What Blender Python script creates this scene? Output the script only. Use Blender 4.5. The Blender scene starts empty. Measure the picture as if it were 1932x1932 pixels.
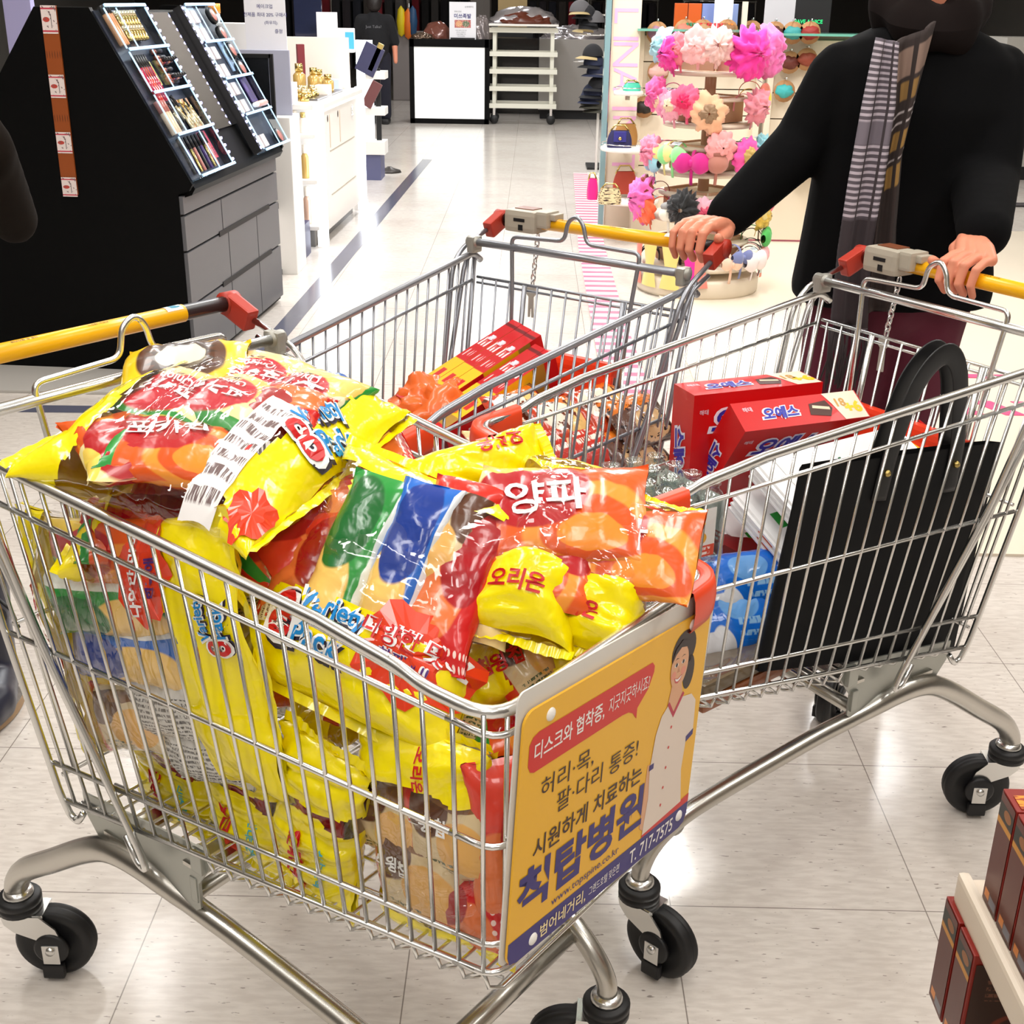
import bpy, bmesh, math, random
from mathutils import Vector as V, Matrix, noise, Euler
from math import sin, cos, pi, radians as RD
SC = bpy.context.scene
COL = SC.collection
random.seed(7)

# ------------------------------------------------------------------ camera
F = 2336.6; PITCH, ROLL, YAW, CH = RD(22.52), RD(0.85), RD(-0.653), 1.478
fw = V((sin(YAW)*cos(PITCH), cos(YAW)*cos(PITCH), -sin(PITCH)))
rt = V((cos(YAW), -sin(YAW), 0)); up = rt.cross(fw)
rt, up = cos(ROLL)*rt + sin(ROLL)*up, -sin(ROLL)*rt + cos(ROLL)*up
cd = bpy.data.cameras.new('camera'); cam = bpy.data.objects.new('camera', cd); COL.objects.link(cam)
cd.sensor_width = 36; cd.lens = F/1932*36; cd.clip_start = .05; cd.clip_end = 200
m = Matrix((rt, up, -fw)).transposed().to_4x4(); m.translation = (0, 0, CH); cam.matrix_world = m
SC.camera = cam
C0 = V((0, 0, CH))
def ray(x, y): return (fw*F + rt*(x-966) - up*(y-966)).normalized()
def fl(x, y, z=0.0):            # the point of height z seen at a pixel
    d = ray(x, y); return C0 + d*((z-CH)/d.z)
def at(x, y, Y):                # the point at distance Y down the aisle seen at a pixel
    d = ray(x, y); return C0 + d*(Y/d.y)
def atx(x, y, X):
    d = ray(x, y); return C0 + d*(X/d.x)

# ------------------------------------------------------------------ light
LP = .72
w = bpy.data.worlds.new('store_air'); SC.world = w; w.use_nodes = True
w.node_tree.nodes['Background'].inputs[0].default_value = (.93, .96, 1, 1)
w.node_tree.nodes['Background'].inputs[1].default_value = .35
SC.view_settings.view_transform = 'Standard'; SC.view_settings.look = 'None'
SC.view_settings.exposure = 0.0; SC.view_settings.gamma = 1.0; SC.view_settings.use_curve_mapping = False
def area(name, loc, sx, sy, power, col=(1, .97, .92), rot=(0, 0, 0)):
    l = bpy.data.lights.new(name, 'AREA'); l.shape = 'RECTANGLE'; l.size = sx; l.size_y = sy; l.energy = power; l.color = col
    o = bpy.data.objects.new(name, l); COL.objects.link(o); o.location = loc; o.rotation_euler = rot; return o
LAMPS = [(-1.2, -1.3, 24), (1.2, -1.3, 26), (.2, -2.4, 24), (-1.6, .7, 30), (.1, .3, 26), (1.6, .8, 30), (-1.6, 2.6, 30), (.1, 2.4, 38), (2.3, 2.4, 34), (-1.9, 4.6, 34), (.75, 5.6, 78), (3.3, 5.4, 54), (-2.4, 7.4, 44), (-.3, 7.4, 110), (2.2, 7.2, 64), (-.4, 10.4, 110), (2.2, 10.4, 50), (-2.6, 11, 44), (-.5, 14, 90), (-3.0, 15, 40), (2.2, 14, 44), (-.6, 18.5, 50)]  # the lamps behind the camera are added fill to brighten the advert panel
for x, y, p_ in LAMPS: area('ceiling_or_fill_light', (x, y, 3.1), .35, 1.3, p_*LP, (1, .975, .94) if y < 6 else (.98, .99, 1))

# ------------------------------------------------------------------ tagging
def tag(o, label=None, cat=None, group=None, kind=None):
    if label: o['label'] = label
    if cat: o['category'] = cat
    if group: o['group'] = group
    if kind: o['kind'] = kind
    return o
def thing(name, label, cat, loc=(0, 0, 0), rz=0, group=None, M=None):
    o = bpy.data.objects.new(name, None); COL.objects.link(o); o.empty_display_size = .05
    if M is not None: o.matrix_world = M
    else: o.location = loc; o.rotation_euler = (0, 0, rz)
    return tag(o, label, cat, group)
def dup(o, parent=None, M=None, label=None, group=None):
    c = o.copy(); COL.objects.link(c); c.parent = parent
    if M is not None: c.matrix_world = M
    for ch in o.children: dup(ch, c)
    if label: c['label'] = label
    if group: c['group'] = group
    return c
def frame(p, x, y=None, z=None):        # matrix with given origin and axes
    x = V(x).normalized()
    if z is None: z = x.cross(V(y)).normalized(); y = z.cross(x)
    else: z = V(z).normalized(); y = z.cross(x).normalized(); x = y.cross(z)
    m = Matrix((x, y, z)).transposed().to_4x4(); m.translation = V(p); return m
def TR(x, y, z, rz=0, rx=0, ry=0): return Matrix.Translation((x, y, z)) @ Euler((rx, ry, rz)).to_matrix().to_4x4()

# ------------------------------------------------------------------ materials
MATS = {}
def mat(name, col, rough=.5, metal=0, emit=0, spec=.5, coat=0, bump=None, trans=0, alpha=1, sheen=0):
    if name in MATS: return MATS[name]
    m = bpy.data.materials.new(name); m.use_nodes = True; MATS[name] = m
    b = m.node_tree.nodes['Principled BSDF']
    b.inputs['Base Color'].default_value = (*col, 1); b.inputs['Roughness'].default_value = rough; b.inputs['Metallic'].default_value = metal
    b.inputs['Specular IOR Level'].default_value = spec; b.inputs['Coat Weight'].default_value = coat
    b.inputs['Transmission Weight'].default_value = trans; b.inputs['Alpha'].default_value = alpha; b.inputs['Sheen Weight'].default_value = sheen
    if emit: b.inputs['Emission Color'].default_value = (*col, 1); b.inputs['Emission Strength'].default_value = emit
    if bump:
        nt = m.node_tree; tc = nt.nodes.new('ShaderNodeTexCoord'); nz = nt.nodes.new('ShaderNodeTexNoise'); bp = nt.nodes.new('ShaderNodeBump')
        nz.inputs['Scale'].default_value = bump[0]; nz.inputs['Detail'].default_value = 3; bp.inputs['Strength'].default_value = bump[1]; bp.inputs['Distance'].default_value = .01
        nt.links.new(tc.outputs['Object'], nz.inputs['Vector']); nt.links.new(nz.outputs[0], bp.inputs['Height']); nt.links.new(bp.outputs[0], b.inputs['Normal'])
    return m
def s2l(*c): return tuple(((x/255+.055)/1.055)**2.4 if x > 10 else x/255/12.92 for x in c)
class NT:                                # tiny node-writing helper
    def __init__(s, m): s.nt = m.node_tree; s.b = s.nt.nodes['Principled BSDF']
    def n(s, t, **k):
        q = s.nt.nodes.new(t)
        for a, v in k.items(): setattr(q, a, v)
        return q
    def set(s, sock, v):
        if hasattr(v, 'is_output'): s.nt.links.new(v, sock)
        else: sock.default_value = v
    def m(s, op, a, b=0.0, c=0.0):
        q = s.n('ShaderNodeMath', operation=op); s.set(q.inputs[0], a); s.set(q.inputs[1], b)
        if op in ('SMOOTH_MIN', 'MULTIPLY_ADD', 'COMPARE'): s.set(q.inputs[2], c)
        return q.outputs[0]
    def mix(s, f, a, b):
        q = s.n('ShaderNodeMix', data_type='RGBA'); s.set(q.inputs[0], f)
        for i, v in ((6, a), (7, b)): s.set(q.inputs[i], (*v, 1) if isinstance(v, tuple) and len(v) == 3 else v)
        return q.outputs[2]
    def step(s, e, x, soft=.004):         # 1 where x > e
        q = s.n('ShaderNodeMapRange'); s.set(q.inputs[0], x); q.inputs[1].default_value = e-soft; q.inputs[2].default_value = e+soft; return q.outputs[0]
    def noise(s, vec, sc, det=2, dist=0):
        q = s.n('ShaderNodeTexNoise'); s.set(q.inputs['Vector'], vec); q.inputs['Scale'].default_value = sc; q.inputs['Detail'].default_value = det; q.inputs['Distortion'].default_value = dist
        return q.outputs[0]
def paint(name, base, layers, rough=.35, coat=0, spec=.5, bump=None, metal=0, seed=0):
    """printed surface: layers in the surface's own uv.  ('rect',u0,u1,v0,v1,col) ('ell',u,v,ru,rv,col) ('text',u0,u1,v0,v1,col,rows) fine print, ('spot',scale,thr,col)"""
    if name in MATS: return MATS[name]
    m = mat(name, base, rough, metal, coat=coat, spec=spec); N = NT(m)
    tc = N.n('ShaderNodeTexCoord'); uv = tc.outputs['UV']; sp = N.n('ShaderNodeSeparateXYZ'); N.set(sp.inputs[0], uv); u, v = sp.outputs[0], sp.outputs[1]
    col = (*base, 1)
    for L in layers:
        t, c = L[0], L[-1]
        if t == 'rect':
            _, u0, u1, v0, v1, c = L
            f = N.m('MULTIPLY', N.m('MULTIPLY', N.step(u0, u), N.m('SUBTRACT', 1.0, N.step(u1, u))), N.m('MULTIPLY', N.step(v0, v), N.m('SUBTRACT', 1.0, N.step(v1, v))))
        elif t == 'ell':
            _, cu, cv, ru, rv, c = L
            a = N.m('DIVIDE', N.m('SUBTRACT', u, cu), ru); b = N.m('DIVIDE', N.m('SUBTRACT', v, cv), rv)
            f = N.m('SUBTRACT', 1.0, N.step(1.0, N.m('ADD', N.m('MULTIPLY', a, a), N.m('MULTIPLY', b, b)), .06))
        elif t == 'burst':
            _, cu, cv, r, k, c = L
            a = N.m('SUBTRACT', u, cu); b = N.m('SUBTRACT', v, cv)
            rr = N.m('SQRT', N.m('ADD', N.m('MULTIPLY', a, a), N.m('MULTIPLY', b, b)))
            th = N.m('ARCTAN2', b, a); f = N.m('SUBTRACT', 1.0, N.step(r, N.m('ADD', rr, N.m('MULTIPLY', N.m('ABSOLUTE', N.m('SINE', N.m('MULTIPLY', th, k/2))), r*.28)), .006))
        elif t == 'text':
            _, u0, u1, v0, v1, rows, c = L
            box = N.m('MULTIPLY', N.m('MULTIPLY', N.step(u0, u), N.m('SUBTRACT', 1.0, N.step(u1, u))), N.m('MULTIPLY', N.step(v0, v), N.m('SUBTRACT', 1.0, N.step(v1, v))))
            row = N.m('FRACT', N.m('MULTIPLY', v, rows/(v1-v0))); q = N.n('ShaderNodeMapping'); N.set(q.inputs[0], uv); q.inputs['Scale'].default_value = (rows*3/(v1-v0), rows/(v1-v0)*.8, 1)
            f = N.m('MULTIPLY', box, N.m('MULTIPLY', N.step(.45, row, .05), N.step(.47, N.noise(q.outputs[0], 1.0, 3), .03)))
        elif t == 'spot':
            _, sc, th, c = L
            f = N.step(th, N.noise(uv, sc, 2), .015)
        elif t == 'stripe':                   # ('stripe', axis, n, duty, col)
            _, ax, n_, duty, c = L
            f = N.m('SUBTRACT', 1.0, N.step(duty, N.m('FRACT', N.m('MULTIPLY', u if ax == 'u' else v, float(n_))), .03))
        elif t == 'dots':
            _, n_, r, u0, u1, c = L
            fu = N.m('SUBTRACT', N.m('FRACT', N.m('MULTIPLY', u, float(n_))), .5); fv = N.m('SUBTRACT', N.m('FRACT', N.m('MULTIPLY', v, float(n_))), .5)
            f = N.m('MULTIPLY', N.m('MULTIPLY', N.step(u0, u), N.m('SUBTRACT', 1.0, N.step(u1, u))), N.m('SUBTRACT', 1.0, N.step(r, N.m('SQRT', N.m('ADD', N.m('MULTIPLY', fu, fu), N.m('MULTIPLY', fv, fv))), .03)))
        col = N.mix(f, col, c)
    N.set(N.b.inputs['Base Color'], col)
    if bump:
        bp = N.n('ShaderNodeBump'); bp.inputs['Strength'].default_value = bump[1]; bp.inputs['Distance'].default_value = .01
        N.set(bp.inputs['Height'], N.noise(tc.outputs['Object'], bump[0], 3, .6)); N.set(N.b.inputs['Normal'], bp.outputs[0])
    return m
def film(name='clear_plastic_film', tint=(1, 1, 1), gl=.12, rough=.05):
    """thin clear plastic: mostly see-through, with a glossy skin"""
    if name in MATS: return MATS[name]
    m = bpy.data.materials.new(name); m.use_nodes = True; MATS[name] = m; nt = m.node_tree; nt.nodes.clear()
    o = nt.nodes.new('ShaderNodeOutputMaterial'); mx = nt.nodes.new('ShaderNodeMixShader'); t = nt.nodes.new('ShaderNodeBsdfTransparent'); g = nt.nodes.new('ShaderNodeBsdfGlossy'); fr = nt.nodes.new('ShaderNodeLayerWeight')
    t.inputs[0].default_value = (*tint, 1); g.inputs['Roughness'].default_value = rough; g.inputs['Color'].default_value = (1, 1, 1, 1); fr.inputs[0].default_value = .12
    ad = nt.nodes.new('ShaderNodeMath'); ad.operation = 'MULTIPLY_ADD'; ad.inputs[1].default_value = .4; ad.inputs[2].default_value = gl*.3
    tc = nt.nodes.new('ShaderNodeTexCoord'); nz = nt.nodes.new('ShaderNodeTexNoise'); nz.inputs['Scale'].default_value = 9; nz.inputs['Detail'].default_value = 1.5; nz.inputs['Distortion'].default_value = 2.2
    bp = nt.nodes.new('ShaderNodeBump'); bp.inputs['Strength'].default_value = .55; bp.inputs['Distance'].default_value = .012
    L = nt.links.new; L(tc.outputs['Object'], nz.inputs['Vector']); L(nz.outputs[0], bp.inputs['Height']); L(bp.outputs[0], g.inputs['Normal']); L(bp.outputs[0], fr.inputs['Normal'])
    L(fr.outputs[1], ad.inputs[0]); L(ad.outputs[0], mx.inputs[0]); L(t.outputs[0], mx.inputs[1]); L(g.outputs[0], mx.inputs[2]); L(mx.outputs[0], o.inputs[0]); return m

# ------------------------------------------------------------------ mesh builder
def fillet(pts, r, k=5, closed=False):
    pts = [V(p) for p in pts]; out = []; n = len(pts)
    for i, p in enumerate(pts):
        if not closed and i in (0, n-1): out.append(p); continue
        a, b = pts[i-1]-p, pts[(i+1) % n]-p; la, lb = a.length, b.length
        if la < 1e-6 or lb < 1e-6 or a.angle(b) > 3.05: out.append(p); continue
        q = min(r, la*.49, lb*.49); A, B = p+a*(q/la), p+b*(q/lb)
        for j in range(k+1):
            t = j/k; out.append(A*(1-t)**2 + p*2*t*(1-t) + B*t*t)
    return out
class MB:
    def __init__(s): s.v = []; s.f = []; s.uv = []; s.mi = []; s.sm = []
    def add(s, vs, fs, M=None, uv=None, mi=0, smooth=False):
        o = len(s.v); s.v += [(M @ V(p)) if M is not None else V(p) for p in vs]
        for i, f in enumerate(fs):
            s.f.append([o+j for j in f]); s.mi.append(mi); s.sm.append(smooth); s.uv.append(uv[i] if uv else [(0, 0)]*len(f))
        return s
    def box(s, c, d, M=None, mi=0, bev=0):
        x, y, z = (q/2 for q in d); T = Matrix.Translation(V(c)); T = T if M is None else M @ T
        if bev:
            b = min(bev, x*.9, y*.9, z*.9); bm = bmesh.new(); bmesh.ops.create_cube(bm, size=1); bmesh.ops.scale(bm, vec=(x*2, y*2, z*2), verts=bm.verts)
            bmesh.ops.bevel(bm, geom=bm.edges[:], offset=b, segments=2, profile=.7, affect='EDGES'); bm.verts.index_update()
            s.add([q.co.copy() for q in bm.verts], [[q.index for q in f.verts] for f in bm.faces], T, mi=mi); bm.free(); return s
        vs = [(sx*x, sy*y, sz*z) for sx in (-1, 1) for sy in (-1, 1) for sz in (-1, 1)]
        fs = [(0, 1, 3, 2), (4, 6, 7, 5), (0, 4, 5, 1), (2, 3, 7, 6), (0, 2, 6, 4), (1, 5, 7, 3)]
        U = [[(1, 0), (1, 1), (0, 1), (0, 0)], [(0, 0), (1, 0), (1, 1), (0, 1)], [(0, 0), (1, 0), (1, 1), (0, 1)], [(1, 0), (1, 1), (0, 1), (0, 0)], [(0, 0), (0, 1), (1, 1), (1, 0)], [(0, 0), (1, 0), (1, 1), (0, 1)]]
        return s.add(vs, fs, T, U, mi)
    def tube(s, pts, r, n=8, closed=False, M=None, mi=0, cap=True, flat=None):
        pts = [V(p) for p in pts]; k = len(pts); rs = r if isinstance(r, (list, tuple)) else [r]*k
        ts = []
        for i in range(k):
            a = pts[i-1] if (i or closed) else pts[0]; b = pts[(i+1) % k] if (i < k-1 or closed) else pts[-1]
            d = b-a; ts.append(d.normalized() if d.length > 1e-9 else V((0, 0, 1)))
        u = ts[0].orthogonal().normalized()
        if flat is not None: u = (V(flat)-ts[0]*V(flat).dot(ts[0])).normalized()
        vs = []; fx, fy = (1, 1)
        if flat is not None: fx, fy = 1, getattr(s, 'fl', .4)
        for i in range(k):
            if i: u = (ts[i-1].rotation_difference(ts[i]) @ u)
            u = (u-ts[i]*u.dot(ts[i])).normalized(); w_ = ts[i].cross(u)
            for j in range(n):
                a = 2*pi*j/n; vs.append(pts[i] + (u*cos(a)*fx + w_*sin(a)*fy)*rs[i])
        fs = [(i*n+j, i*n+(j+1) % n, ((i+1) % k)*n+(j+1) % n, ((i+1) % k)*n+j) for i in range(k if closed else k-1) for j in range(n)]
        if cap and not closed: fs += [tuple(range(n-1, -1, -1)), tuple((k-1)*n+j for j in range(n))]
        return s.add(vs, fs, M, mi=mi, smooth=True)
    def lathe(s, prof, n=16, M=None, mi=0, ang=2*pi):
        k = len(prof); full = abs(ang-2*pi) < 1e-6; nn = n if full else n+1
        vs = [(r*cos(ang*j/n), r*sin(ang*j/n), z) for r, z in prof for j in range(nn)]
        fs = [(i*nn+j, i*nn+(j+1) % nn, (i+1)*nn+(j+1) % nn, (i+1)*nn+j) for i in range(k-1) for j in range(n)]
        U = [[(j/n, i/(k-1)), ((j+1)/n, i/(k-1)), ((j+1)/n, (i+1)/(k-1)), (j/n, (i+1)/(k-1))] for i in range(k-1) for j in range(n)]
        return s.add(vs, fs, M, U, mi, smooth=True)
    def prism(s, poly, h, M=None, mi=0):      # polygon in xy, extruded to z=h
        n = len(poly); vs = [(x, y, 0) for x, y in poly] + [(x, y, h) for x, y in poly]
        xs = [q[0] for q in poly]; ys = [q[1] for q in poly]; dx, dy = max(xs)-min(xs) or 1, max(ys)-min(ys) or 1
        uvt = [((x-min(xs))/dx, (y-min(ys))/dy) for x, y in poly]
        return s.add(vs, [tuple(range(n-1, -1, -1)), tuple(range(n, 2*n))] + [(i, (i+1) % n, n+(i+1) % n, n+i) for i in range(n)], M, [uvt[::-1], uvt] + [[(0, 0)]*4]*n, mi)
    def grid(s, fn, nu, nv, M=None, mi=None, smooth=True, wrap=False):
        vs = []; ku = nu if wrap else nu+1
        for j in range(nv+1):
            for i in range(ku): vs.append(V(fn(i/nu, j/nv)))
        for j in range(nv):
            for i in range(nu):
                a, b = j*ku+i, j*ku+(i+1) % ku
                k = mi(( i+.5)/nu, (j+.5)/nv) if callable(mi) else (mi or 0)
                s.f.append([len(s.v)+q for q in (a, b, b+ku, a+ku)]); s.mi.append(k); s.sm.append(smooth)
                s.uv.append([(i/nu, j/nv), ((i+1)/nu, j/nv), ((i+1)/nu, (j+1)/nv), (i/nu, (j+1)/nv)])
        s.v += [(M @ q) if M is not None else q for q in vs]; return s
    def ball(s, c, r, n=12, M=None, mi=0, sc=(1, 1, 1)):
        T = Matrix.Translation(V(c)) @ Matrix.Diagonal((*[r*q for q in sc], 1)); T = T if M is None else M @ T
        return s.lathe([(max(sin(pi*i/(n//2)), 1e-4), -cos(pi*i/(n//2))) for i in range(n//2+1)], n, T, mi)
    def mesh(s, name, mats):
        me = bpy.data.meshes.new(name); me.from_pydata([tuple(q) for q in s.v], [], s.f)
        for m_ in (mats if isinstance(mats, (list, tuple)) else [mats]): me.materials.append(m_)
        ul = me.uv_layers.new(name='UVMap'); k = 0
        flat = [c for f in s.uv for q in f for c in q]; ul.data.foreach_set('uv', flat)
        me.polygons.foreach_set('material_index', s.mi); me.polygons.foreach_set('use_smooth', s.sm); me.update(); return me
    def build(s, name, mats, parent=None, M=None):
        o = bpy.data.objects.new(name, s.mesh(name, mats)); COL.objects.link(o)
        if parent is not None: o.parent = parent
        if M is not None: o.matrix_world = M if parent is None else o.matrix_world
        if M is not None and parent is not None: o.matrix_local = M
        return o
def struct(o): o['kind'] = 'structure'; return o

FONTC = {}
def text_verts(txt, bold=0.0, res=3, slant=0.0):
    """letters as a flat mesh, lower-left at the origin, height 1"""
    key = (txt, bold, res, slant)
    if key in FONTC: return FONTC[key]
    c = bpy.data.curves.new('t', 'FONT'); c.body = txt; c.resolution_u = res; c.offset = bold; c.size = 1; c.shear = slant; c.space_line = .95
    o = bpy.data.objects.new('t', c); COL.objects.link(o); dg = bpy.context.evaluated_depsgraph_get(); dg.update()
    me = bpy.data.meshes.new_from_object(o.evaluated_get(dg)); vs = [q.co.copy() for q in me.vertices]; fs = [list(p.vertices) for p in me.polygons]
    bpy.data.objects.remove(o); bpy.data.curves.remove(c); bpy.data.meshes.remove(me)
    x0, x1 = min(q.x for q in vs), max(q.x for q in vs); y0, y1 = min(q.y for q in vs), max(q.y for q in vs)
    vs = [V(((q.x-x0)/(y1-y0), (q.y-y0)/(y1-y0), 0)) for q in vs]; FONTC[key] = (vs, fs, (x1-x0)/(y1-y0)); return FONTC[key]
def lettering(parent, txt, m_, fn, x, y, h, wd=None, bold=.0, slant=0, rot=0, name='lettering', flip=False, arc=0, ml=None):
    """letters laid on a surface; fn(x, y) gives the point just above the surface; (x, y) centre, h height in surface units"""
    vs, fs, asp = text_verts(txt, bold, 3, slant); wd = wd or asp*h; out = []
    for q in vs:
        a, b = (q.x/asp-.5)*wd, (q.y-.5)*h
        if arc: b += arc*(1-(2*a/wd)**2)
        if flip: a = -a
        out.append(fn(x + a*cos(rot)-b*sin(rot), y + a*sin(rot)+b*cos(rot)))
    b = MB(); b.add(out, fs if not flip else [f[::-1] for f in fs]); o = b.build(name, m_, parent)
    if ml is not None: o.matrix_local = ml
    return o

WHITE = mat('white_print', s2l(245, 245, 245), .4); BLACK = mat('black_plastic', s2l(16, 16, 18), .45); DARK = mat('matte_black', (.006, .006, .007), .6)
RED = mat('red_print', s2l(205, 20, 25), .4); BLUE = mat('blue_print', s2l(35, 60, 160), .4); YELLOW = mat('yellow_print', s2l(255, 214, 0), .3); NAVY = mat('navy_print', s2l(50, 44, 120), .5)
STEEL = mat('zinc_plated_steel', s2l(224, 224, 222), .24, 1); CHROME = mat('chrome', s2l(225, 225, 225), .12, 1); GREYM = mat('grey_coated_wire', s2l(160, 163, 170), .32, .75)
def box_thing(kind, label, cat, c, d, m_, M=None, group=None, bev=.003, rz=0):
    t = MB().box((0, 0, d[2]/2), d, bev=bev).build(kind, m_); t.matrix_world = (M or Matrix()) @ TR(*c, rz); return tag(t, label, cat, group)
def bottle(kind, label, cat, p, h, r, body, cap, group=None, M=None, capf=.25):
    t = thing(kind, label, cat, M=(M or Matrix()) @ Matrix.Translation(p), group=group)
    MB().lathe([(0, 0), (r*.95, 0), (r, .004), (r, h*(1-capf)*.85), (r*.5, h*(1-capf)), (0, h*(1-capf))], 14).build('bottle_body', body, t)
    MB().lathe([(0, h*(1-capf)), (r*.62, h*(1-capf)), (r*.62, h), (0, h)], 14).build('bottle_cap', cap, t); return t
# ------------------------------------------------------------------ floor, ceiling, walls
def floor_mat():
    m = mat('vinyl_floor_tiles', s2l(222, 214, 206), .16, spec=.5); N = NT(m); tc = N.n('ShaderNodeTexCoord'); P = tc.outputs['Object']
    sp = N.n('ShaderNodeSeparateXYZ'); N.set(sp.inputs[0], P)
    mp = N.n('ShaderNodeMapping'); N.set(mp.inputs[0], P); mp.inputs['Scale'].default_value = (22, 95, 1)
    mp2 = N.n('ShaderNodeMapping'); N.set(mp2.inputs[0], P); mp2.inputs['Scale'].default_value = (40, 150, 1); mp2.inputs['Location'].default_value = (3, 7, 0)
    col = N.mix(N.step(.5, N.noise(mp.outputs[0], 1.0, 4), .12), s2l(224, 217, 209), s2l(211, 203, 195))
    col = N.mix(N.m('MULTIPLY', N.step(.685, N.noise(mp2.outputs[0], 1.0, 3), .02), .75), col, s2l(120, 108, 100))
    col = N.mix(N.m('MULTIPLY', N.step(.60, N.noise(P, 2.2, 4), .12), .18), col, s2l(150, 125, 110))
    g = 0.0; fs = []
    for ax, off in ((0, .1795), (1, .0387)):
        fr = N.m('ABSOLUTE', N.m('SUBTRACT', N.m('FRACT', N.m('ADD', N.m('DIVIDE', N.m('ADD', sp.outputs[ax], off), .45), .5)), .5)); fs.append(N.m('SUBTRACT', 1.0, N.step(.0022, fr, .0012)))
    g = N.m('MAXIMUM', fs[0], fs[1]); col = N.mix(N.m('MULTIPLY', g, .8), col, s2l(95, 82, 72)); N.set(N.b.inputs['Base Color'], col)
    bp = N.n('ShaderNodeBump'); bp.inputs['Strength'].default_value = .06; bp.inputs['Distance'].default_value = .01; N.set(bp.inputs['Height'], N.noise(P, 9, 2)); N.set(N.b.inputs['Normal'], bp.outputs[0])
    return m
struct(MB().grid(lambda u, v: (-9+18*u, -3+33*v, 0), 1, 1).build('floor', floor_mat()))
struct(MB().box((0, 13.5, 3.25), (18, 33, .1)).build('ceiling', mat('white_ceiling_board', s2l(225, 222, 215), .8)))
struct(MB().box((0, 30.05, 1.6), (18.2, .1, 3.2)).build('wall_back', mat('far_wall_paint', s2l(90, 84, 80), .8)))
struct(MB().box((-9.05, 13.5, 1.6), (.1, 33, 3.2)).build('wall_left', mat('side_wall_paint', s2l(170, 166, 160), .8)))
struct(MB().box((9.05, 13.5, 1.6), (.1, 33, 3.2)).build('wall_right', MATS['side_wall_paint']))
struct(MB().box((0, -3.05, 1.6), (18.2, .1, 3.2)).build('wall_front', MATS['side_wall_paint']))
# slate-blue border strips set into the floor around the cosmetics zone
bs = mat('slate_border_tile', s2l(92, 94, 112), .18)
def strip(name, a, b, wd, m_, z=.0015):
    a, b = V(a), V(b); d = (b-a).normalized(); n_ = V((-d.y, d.x, 0))*wd/2; q = [a-n_, b-n_, b+n_, a+n_]
    vs = [(p.x, p.y, z) for p in q] + [(p.x, p.y, -.002) for p in q]
    o = MB().add(vs, [(0, 1, 2, 3), (7, 6, 5, 4), (0, 4, 5, 1), (1, 5, 6, 2), (2, 6, 7, 3), (3, 7, 4, 0)]).build(name, m_); return struct(o)
strip('trim_1', (-4.5, 4.45, 0), (-1.17, 4.52, 0), .085, bs)
strip('trim_2', (-1.2, 4.48, 0), (-1.03, 12.6, 0), .095, bs)
# ------------------------------------------------------------------ shopping carts (x = towards the nose, y = left, z = up)
CL = .824
def rimp(t, s): return V((CL*t, s*(.275+(.208-.275)*t), .957+(.8535-.957)*t))
def botp(t, s): return V((.1+.716*t, s*(.244+(.1975-.244)*t), .443+(.510-.443)*t))
def sidep(t, k, s): return rimp(t, s).lerp(botp(t, s), k)
MT_CH = mat('zinc_tube', s2l(196, 193, 186), .27, 1, bump=(30, .03)); RUB = mat('caster_rubber', s2l(20, 20, 22), .5); ORG = mat('orange_plastic', s2l(235, 72, 30), .38)
HRED = mat('red_bracket_plastic', s2l(178, 50, 32), .45); HYEL = mat('yellow_handle_sleeve', s2l(252, 186, 14), .3); HBLK = mat('dark_grey_handle_grip', s2l(45, 40, 40), .3); LOCKM = mat('beige_lock_plastic', s2l(176, 168, 152), .5)
SEATRED = mat('orange_seat_plastic', s2l(228, 58, 20), .4)
def caster(root, x, y, ang, zt):
    """pivot (x, y, zt); the wheel trails towards angle ang"""
    M = TR(x, y, 0, ang); ax, az, R = .050, .0635, .0635; side = lambda s, o: M @ Matrix.Translation((ax, o*s, az)) @ Euler((-s*pi/2, 0, 0)).to_matrix().to_4x4()
    b = MB(); b.lathe([(.0, zt+.012), (.02, zt+.012), (.024, zt+.004), (.024, zt), (.0, zt)], 20, M)
    for s in (-1, 1):
        pts = [(-.024, zt-.026), (.036, zt-.026), (.060, zt-.050), (.068, az+.012), (.060, az-.01), (.044, az-.01), (.034, az+.014), (-.006, zt-.056), (-.020, zt-.042)]
        b.prism(pts, .003, M @ frame((0, .0205*s-.0015, 0), (1, 0, 0), z=(0, -1, 0)))
    b.box((.012, 0, zt-.027), (.06, .044, .005), M)
    f = b.build('caster_fork', STEEL, root)
    MB().lathe([(.0, zt), (.031, zt), (.0345, zt-.004), (.0345, zt-.012), (.031, zt-.014), (.034, zt-.017), (.034, zt-.025), (0, zt-.025)], 24, M).build('caster_collar', RUB, f)
    W = M @ Matrix.Translation((ax, 0, az)) @ Euler((pi/2, 0, 0)).to_matrix().to_4x4()
    prof = [(.0, -.015), (.014, -.016), (.040, -.012), (.046, -.0155), (R-.006, -.0155), (R-.001, -.011), (R, -.006), (R-.002, -.0035), (R-.002, -.001), (R, .002), (R-.002, .0045), (R-.001, .011), (R-.006, .0155), (.046, .0155), (.040, .012), (.014, .016), (0, .015)]
    MB().lathe(prof, 44, W).build('caster_wheel', RUB, f)
    for s in (-1, 1):
        MB().lathe([(0, .004), (.024, .004), (.028, .002), (.028, -.004), (0, -.004)], 24, side(s, .0245)).build('hub_cover', RUB, f)
        q = MB(); q.box((ax, .0295*s, az-.008), (.027, .003, .036), M, bev=.001); q.lathe([(0, .004), (.007, .004), (.008, -.001)], 10, side(s, .031)); q.build('axle_plate', STEEL, f)
        MB().box((ax, .026*s, .022), (.034, .012, .026), M, bev=.003).build('thread_guard', RUB, f)

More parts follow.
